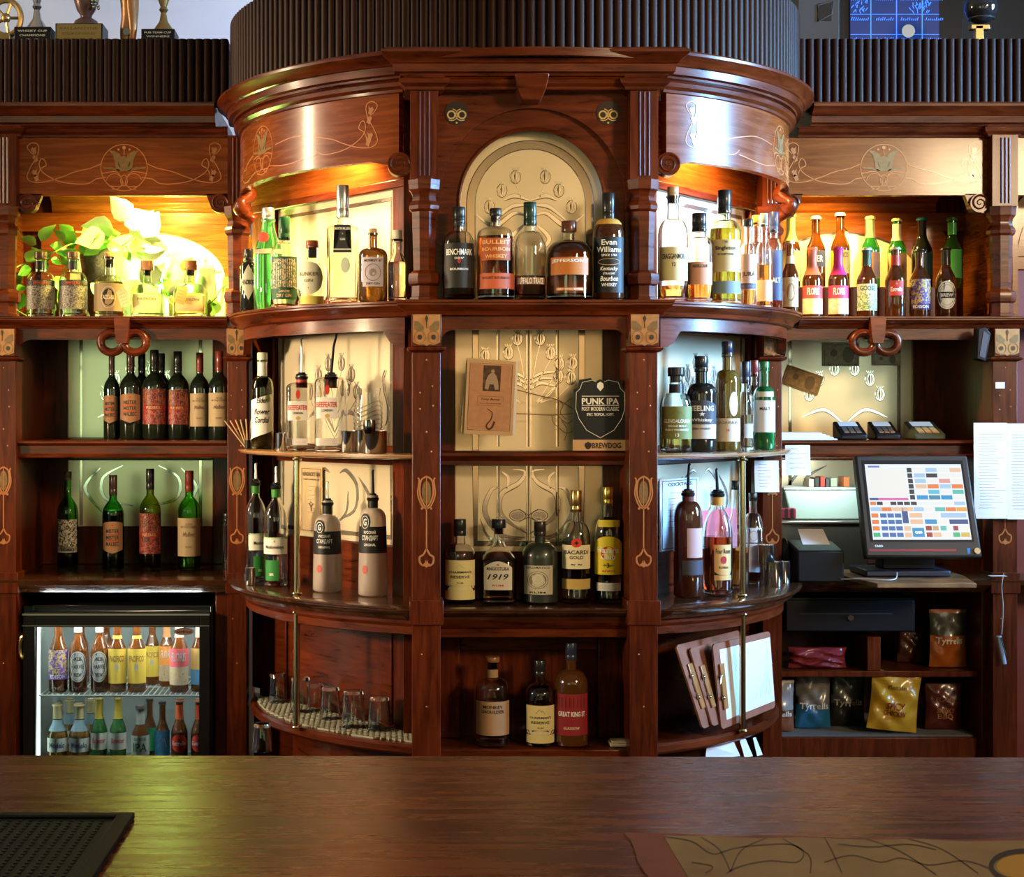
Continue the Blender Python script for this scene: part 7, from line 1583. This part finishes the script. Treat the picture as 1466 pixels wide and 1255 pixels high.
bag('yellow crisp packet leaning forward on the lower cupboard shelf', 1240, 1312, 964, 1052, 6.02, ZS_, ((1, (.48, .27, .02)),), (('SPICY', .42, .12, .38, (.25, .05, .02)), ('CHICKEN', .30, .09, .42, (.25, .05, .02)), ('flamin', .74, .08, .4, (.2, .1, .02))), tilt=-.10, seed=5, crump=.02)
bag('dark red barbecue crisp packet at the right of the lower cupboard shelf', 1324, 1378, 978, 1050, 6.10, ZS_, ((1, (.09, .015, .012)),), (('SMOKY', .42, .11, .5, (.40, .18, .08)), ('BBQ', .28, .14, .42, (.40, .18, .08)), ('FLAME', .66, .1, .5, (.3, .12, .06))), seed=6)
bag('red crisp packet squeezed between the yellow and barbecue ones', 1304, 1326, 982, 1040, 6.22, ZS_, ((1, (.16, .03, .015)),), seed=7)
bag('orange and black crisp packet on the upper cupboard shelf', 1330, 1384, 872, 950, 6.08, ZT_, ((.55, (.34, .08, .01)), (.94, (.05, .045, .035)), (1, (.25, .07, .02))), (('Tyrrells', .45, .15, .75, CRM),), seed=8)
bag('dark maroon crisp packet behind the orange one on the upper cupboard shelf', 1284, 1322, 896, 950, 6.2, ZT_, ((1, (.07, .02, .012)),), seed=9)
pk2 = bag('crumpled crimson crisp packet lying flat under the cash drawer', 1128, 1212, 926, 951, 6.06, ZT_, ((1, (.22, .03, .04)),), depth=.09, crump=.030, seed=10)
# hanging pen
pnh = empty('hanging_pen', (PX(1436, 5.87), 5.87, PZ(950, 5.87)), 'blue-white pen hanging on a cord from the right end of the counter', 'pen')
m = M().tube(spline([P3(1437, 820, 5.86), P3(1434, 840, 5.86), P3(1436, 870, 5.86), P3(1434, 908, 5.86)], 5), .0022, 6); mk('cord', m, colmat((.35, .35, .36)), pnh)
mk('pen_barrel', M().tube([P3(1430, 910, 5.86), P3(1438, 950, 5.86)], [.009, .008], 12), colmat((.30, .45, .70), .25), pnh)
mk('pen_clip', M().tube([P3(1433, 912, 5.848), P3(1440, 938, 5.848)], .0025, 6), STEEL, pnh)
gc = tag(mk('card_stub', slab(M(), -.03, .03, -.014, .014, lambda a, b, e: (PX(1428, 5.84) + a, 5.84 + b, .935 + e + abs(a) * .1), .001), PAPER, None, smooth=False), 'small white card stub beside the right end of the till', 'card')
# remote on the low middle shelf
rc = empty('bar_cloth', (PX(893, 5.1), 5.10, LOW + .001), 'folded pale cloth pad at the right edge of the low middle shelf', 'cloth')
mk('folded_pad', M().box(PX(873, 5.1), PX(911, 5.1), 5.09, 5.16, LOW + .001, LOW + .013), colmat((.62, .50, .34), .8), rc, bevel=.005)
mk('folded_layer', M().box(PX(876, 5.1), PX(908, 5.1), 5.092, 5.155, LOW + .0135, LOW + .0185), colmat((.66, .56, .42), .8), rc, bevel=.002)

# ---------------------------------------------------------------- trophies and gear on top of the galleries
ZG = 2.869; GO = mat('aged_trophy_gold', (.42, .27, .10), .35, metal=.85); TS = mat('trophy_silver', (.55, .53, .50), .22, metal=.95)
def plinth_(par, px0, px1, py0, Y, d_=.12, mt=BLACK, text=(), plate=None):
    x0, x1 = PX(px0, Y), PX(px1, Y); z1 = PZ(py0, Y)
    b = mk('plinth', M().box(x0, x1, Y, Y + d_, ZG, z1), mt, par, bevel=.003)
    fm = flatmap((x0 + x1) / 2, Y)
    if plate: p = mk('name_plate', slab(M(), -(x1 - x0) * .47, (x1 - x0) * .47, ZG + .004, z1 - .004, fm, .002), plate, par, smooth=False)
    m = M()
    for i, t in enumerate(text): put_text(m, t, 0, ZG + (z1 - ZG) * (.75 - .25 * i), (z1 - ZG) * .12, fm, (x1 - x0) * (.8 - .1 * i), e=.0028)
    if text: mk('plaque_lettering', m, colmat((.50, .42, .26) if not plate else (.16, .09, .02)), par, smooth=False)
    return z1
Y = 6.02
def tcup(par, px, z0, s, mt, top=3.2):
    c = (PX(px, Y), Y + .06); k = s
    mk('trophy_cup', M().lathe([(0, z0), (.055 * k, z0), (.050 * k, z0 + .01), (.022 * k, z0 + .055 * k), (.014 * k, z0 + .10 * k), (.024 * k, z0 + .115 * k), (.016 * k, z0 + .13 * k), (.03 * k, z0 + .17 * k), (.05 * k, z0 + .23 * k), (.055 * k, z0 + .3 * k), (.05 * k, z0 + .3 * k), (.01, z0 + .2 * k), (0, z0 + .2 * k)], 24, c), mt, par)
GTp = 'trophies on top of the left wing gallery'
t = empty('trophy', (PX(8, Y), Y, ZG), 'gold wheel-shaped trophy at the far left above the reeded gallery', 'trophy', GTp)
zc = PZ(22, Y); m = M().tube([(PX(5, Y) + .055 * cos(q), Y + .04, zc + .065 * sin(q)) for q in [i * pi / 14 for i in range(28)]], .011, 8, closed=True)
mk('wheel_rim', m, GO, t); m = M()
for q in (0, 1.2, 2.4, 3.6, 4.9): m.tube([(PX(5, Y), Y + .04, zc), (PX(5, Y) + .055 * cos(q), Y + .04, zc + .065 * sin(q))], .006, 6)
m.ball((PX(5, Y), Y + .04, zc), .018); mk('wheel_spokes', m, GO, t); mk('trophy_foot', M().box(PX(-12, Y), PX(14, Y), Y, Y + .1, ZG, zc - .062), GO, t, bevel=.003)
t = empty('trophy', (PX(46, Y), Y, ZG), 'silver cup trophy on a black plinth beside the gold wheel', 'trophy', GTp)
z1 = plinth_(t, 20, 73, 38, Y, text=('WHISKY CUP', 'CHAMPIONS', 'WINNERS')); tcup(t, 48, z1, .75, TS)
t = empty('trophy', (PX(112, Y), Y, ZG), 'ornate cup trophy on a broad plinth with brass name plate', 'trophy', GTp)
z1 = plinth_(t, 79, 147, 33, Y, plate=GO, text=('BALLANTYNE', 'INTERIM CUP WINNERS', '2004'))
c = (PX(119, Y), Y + .06); mk('trophy_cup', M().lathe([(0, z1), (.05, z1), (.042, z1 + .02), (.02, z1 + .034), (.022, z1 + .042), (.034, z1 + .06), (.05, z1 + .11), (.052, z1 + .16), (0, z1 + .16)], 24, c), mat('dark_trophy', (.10, .05, .04), .3, metal=.3), t)
m = M()
for i in range(26): a = i * 1.9; m.ball((c[0] + .040 + .012 * cos(a), c[1] - .035 - .01 * sin(a), z1 + .06 + .0035 * i), .006, 6, 5)
mk('filigree', m, TS, t)
t = empty('trophy', (PX(182, Y), Y, ZG), 'carved golden standing figure trophy cropped by the picture top', 'trophy', GTp)
x = PX(182, Y); m = M().tube(spline([(x - .012, Y + .05, ZG + .015), (x - .008, Y + .05, ZG + .06), (x + .002, Y + .05, ZG + .12), (x + .0, Y + .05, ZG + .2), (x, Y + .05, ZG + .3)], 5), [.018 + .022 * (i / 20) ** .7 for i in range(21)], 14)
m.tube(spline([(x + .012, Y + .03, ZG + .012), (x + .018, Y + .025, ZG + .07), (x + .012, Y + .03, ZG + .15), (x + .005, Y + .04, ZG + .28)], 5), [.012 + .012 * (i / 15) for i in range(16)], 12); mk('draped_figure', m, mat('bronze_wood', (.30, .14, .05), .35, metal=.3), t)
mk('figure_foot', M().lathe([(0, ZG), (.055, ZG), (.045, ZG + .012), (0, ZG + .02)], 20, (x, Y + .05)), mat('bronze_wood'), t)
mk('medallion', M().tube([(x - .004, Y + .024, ZG + .05), (x - .004, Y + .014, ZG + .05)], .014, 16), TS, t)
t = empty('trophy', (PX(227, Y), Y, ZG), 'gold-stemmed cup trophy on a small black plinth nearest the drum', 'trophy', GTp)
z1 = plinth_(t, 202, 250, 41, Y, text=('PUB TEAM CUP', 'WINNERS', '1998')); tcup(t, 231, z1, .72, GO)
# right: black cabinet speaker, blue lit screen, brass lamp
Y = 6.25
t = empty('loudspeaker_cabinet', (PX(1172, Y), Y, ZG), 'dark grey loudspeaker cabinet standing on the right gallery beside the drum', 'loudspeaker')
mk('cabinet', M().box(PX(1142, Y), PX(1202, Y), Y, Y + .25, ZG, 3.32), mat('dark_grey_case', (.035, .035, .036), .5), t, bevel=.004)
q = mk('handle_recess', M().box(PX(1172, Y), PX(1190, Y), Y - .003, Y, PZ(30, Y), PZ(5, Y)), colmat((.004, .004, .004)), t); mk('recess_frame', M().tube([(PX(a, Y), Y - .004, PZ(b, Y)) for a, b in ((1171, 31), (1191, 20), (1191, 2), (1171, 8))], .003, 6, closed=True), colmat((.09, .09, .09)), q)
t = empty('blue_screen', (PX(1284, 6.5), 6.5, ZG), 'glowing blue screen showing a grid of small pictures behind the gallery', 'screen')
x0, x1 = PX(1218, 6.5), PX(1345, 6.5)
mk('screen_frame', M().box(x0 - .06, x1 + .10, 6.515, 6.56, ZG, 3.34), BLACK, t, bevel=.003)
sb = mk('screen_panel', M().box(x0, x1, 6.505, 6.514, ZG, 3.32), mat('deep_blue_screen', (.01, .02, .07), .2, emis=(.006, .02, .10), es=1.0), t, smooth=False)
m = M(); fm = flatmap(0, 6.505); random.seed(11)
for i in range(1, 4): xx = x0 + (x1 - x0) * (.23 + .29 * (i - 1) * 1.0 + .0); m.ribbon([(xx, ZG), (xx, 3.3)], .004, fm)
for j in range(5):
    zz = PZ(58 - j * 29, 6.5)
    for i in range(4):
        xx = x0 + (x1 - x0) * (.11 + .28 * i)
        for k in range(9): a = xx - .035 + .008 * k; m.ribbon([(a, zz), (a + .004, zz + .006 + .008 * random.random())], .003, fm)
    m.ribbon([(x0, zz + .025), (x1, zz + .025)], .002, fm)
for k in range(60):
    a, b = x0 + (x1 - x0) * random.choice((.08, .12, .75, .8, .86)) + random.uniform(-.03, .03), PZ(random.uniform(-5, 20), 6.5)
    m.ribbon([(a, b), (a + random.uniform(-.01, .01), b + .012)], .003, fm)
mk('screen_pictures', m, mat('screen_blue_glow', (.05, .2, .8), .3, emis=(.02, .16, .95), es=1.3), sb, smooth=False)
m = M().patch(arcpts(PX(1301, 6.5), PZ(44, 6.5), .026, 0, 360, 20)[:-1], fm, .002); mk('screen_round_picture', m, mat('screen_sand', (.5, .4, .3), .3, emis=(.42, .30, .20), es=.5), sb)
Y = 6.05; t = empty('gallery_lamp', (PX(1402, Y), Y, ZG), 'dark glass globe lamp on a brass bracket above the right gallery', 'lamp')
mk('bracket', M().box(PX(1396, Y), PX(1409, Y), Y, Y + .03, ZG, PZ(35, Y)).box(PX(1390, Y), PX(1418, Y), Y, Y + .03, PZ(42, Y), PZ(34, Y)), GO, t, bevel=.004)
mk('dark_globe', M().ball((PX(1412, Y), Y + .05, PZ(6, Y)), .062, 22, 14), mat('smoked_glass', (.02, .018, .02), .08, coat=1), t)
mk('globe_rim', M().tube([(PX(1412, Y) + .045 * cos(q), Y + .05 + .045 * sin(q), PZ(22, Y)) for q in [i * pi / 12 for i in range(24)]], .004, 6, closed=True), TS, t)
tag(mk('dark_partition', M().box(PX(1205, 6.7), 3.4, 6.66, 6.70, 2.60, 3.6), mat('dark_partition_paint', (.012, .010, .010), .6), None, smooth=False), 'dark partition behind the blue screen and the gallery lamp', 'partition', kind='structure')

# ---------------------------------------------------------------- the front bar
ZB = 1.06; yfar = 2.205
bar = empty('front_bar', (.3, 1.75, 0), 'worn polished wooden bar counter across the foreground', 'bar counter')
m = M().prism([(-2.4, yfar + .022), (3.2, yfar - .034), (3.2, 1.30), (-2.4, 1.30)], lambda x, y: (x, y, ZB), lambda x, y: (x, y, ZB - .05)); mk('bar_top', m, WB, bar, bevel=.006)
mk('bar_front', M().box(-2.35, 3.15, 1.40, 2.12, .0, ZB - .051), WV, bar, smooth=False)
def BP(px, py): Yb = (EYE - ZB) * FPX / (py - HY); return (PX(px, Yb), Yb)
# black rubber mat at the left
a, b = BP(193, 1172), BP(-190, 1172); c, d = BP(-230, 1262), BP(152, 1262)
rm = empty('rubber_bar_mat', (a[0] - .2, a[1], ZB), 'black rubber bar mat with a raised smooth border at the left corner of the bar', 'bar mat')
X1, Y1 = a; X0 = X1 - .55; Y0 = Y1 - .30
mk('mat_base', M().box(X0, X1, Y0, Y1, ZB + .0005, ZB + .004), mat('black_rubber', (.004, .004, .004), .6, spec=.2), rm, bevel=.001)
m = M().box(X1 - .018, X1, Y0, Y1, ZB + .004, ZB + .008).box(X0, X1 - .018, Y1 - .014, Y1, ZB + .004, ZB + .008); mk('mat_border', m, mat('black_rubber'), rm, bevel=.0015)
m = M()
for i in range(46):
    for k in range(24):
        x, y = X0 + .01 + i * .0115, Y0 + .008 + k * .0115
        if x < X1 - .024 and y < Y1 - .02: m.box(x, x + .004, y, y + .004, ZB + .004, ZB + .0052)
o_ = mk('mat_nubs', m, mat('grey_black_rubber', (.008, .008, .009), .5, spec=.2), rm, smooth=False)
# printed map towel at the right
tw_ = empty('map_placemat', (.6, 1.9, ZB), 'leather-edged bar runner printed with a faded old map, right foreground', 'bar runner')
YE = BP(930, 1196)[1]
def edge(t): return BP(893 + 640 * t, 1196 + 9 * t)
P0 = [BP(893, 1195), BP(903, 1205), BP(909, 1220), BP(913, 1236), BP(922, 1250), BP(934, 1266)]
poly = P0 + [BP(1600, 1290)] + [(BP(1560, 1208)[0], BP(1560, 1207)[1])] + [BP(1560 - 660 * i / 20, 1207 - 10 * i / 20 + 1.5 * sin(i * 1.3)) for i in range(1, 20)]
mk('leather_backing', M().prism(poly[::-1], lambda x, y: (x, y, ZB + .003), lambda x, y: (x, y, ZB + .0005)), mat('tan_leather', (.20, .065, .035), .5, noise=(25, (.14, .04, .02))), tw_)
poly2 = [BP(950, 1201), BP(968, 1232), BP(986, 1262), BP(1600, 1290), BP(1560, 1211)] + [BP(1560 - 600 * i / 20, 1211 - 9 * i / 20 + 1.2 * sin(i * 1.3)) for i in range(1, 20)]
mp_ = mk('printed_map', M().prism(poly2[::-1], lambda x, y: (x, y, ZB + .0042), lambda x, y: (x, y, ZB + .003)), mat('faded_map_paper', (.30, .225, .13), .6, noise=(9, (.16, .115, .065), .3)), tw_)
m = M(); gm = lambda a, b, e: (*BP(a, b), ZB + .0043 + e)
def gl_(pts, w_=2.0):
    sp_ = spline(pts, 6)
    L = []
    for i, (px, py) in enumerate(sp_):
        p, q = sp_[max(i - 1, 0)], sp_[min(i + 1, len(sp_) - 1)]; dx, dy = q[0] - p[0], q[1] - p[1]; l = sqrt(dx * dx + dy * dy) or 1
        for s in (-1, 1): L.append((*BP(px - s * dy / l * w_ / 2, py + s * dx / l * w_ / 2), ZB + .00445))
    m.add(L, [(2 * i, 2 * i + 1, 2 * i + 3, 2 * i + 2) for i in range(len(sp_) - 1)])
for P_ in ([(1004, 1204), (1030, 1222), (1046, 1254)], [(1100, 1204), (1062, 1222), (1046, 1254)], [(1180, 1204), (1190, 1222), (1205, 1255)], [(1240, 1206), (1290, 1225), (1340, 1258)], [(1300, 1206), (1350, 1222), (1400, 1256)], [(1120, 1206), (1158, 1230), (1160, 1256)], [(950, 1203), (990, 1210), (1020, 1228), (1050, 1220), (1080, 1216), (1130, 1214), (1150, 1226), (1140, 1240), (1100, 1238), (1060, 1246), (1040, 1256)], [(1180, 1240), (1220, 1230), (1260, 1240), (1290, 1234), (1330, 1244), (1380, 1238), (1420, 1250)], [(990, 1240), (1020, 1246), (1010, 1256)], [(1200, 1214), (1250, 1218), (1300, 1214), (1340, 1222)]): gl_(P_)
mk('map_lines', m, colmat((.075, .055, .035)), mp_, smooth=False)
m = M(); ring = [(1465 + 46 * cos(q), 1246 + 22 * sin(q)) for q in [i * pi / 20 for i in range(41)]]
mm = m
def gl2(pts, w_, mm_):
    L = []
    for i, (px, py) in enumerate(pts):
        p, q = pts[max(i - 1, 0)], pts[min(i + 1, len(pts) - 1)]; dx, dy = q[0] - p[0], q[1] - p[1]; l = sqrt(dx * dx + dy * dy) or 1
        for s in (-1, 1): L.append((*BP(px - s * dy / l * w_ / 2, py + s * dx / l * w_ / 2), ZB + .0046))
    mm_.add(L, [(2 * i, 2 * i + 1, 2 * i + 3, 2 * i + 2) for i in range(len(pts) - 1)])
gl2(ring, 7, m); em = mk('map_emblem_ring', m, colmat((.03, .028, .02)), mp_, smooth=False)
m = M(); L = [(*BP(px, py), ZB + .0045) for px, py in [(1465 + 38 * cos(q), 1246 + 17 * sin(q)) for q in [i * pi / 16 for i in range(32)]]]; m.add(L, [tuple(range(len(L)))]); mk('map_emblem', m, colmat((.42, .26, .03)), em, smooth=False)
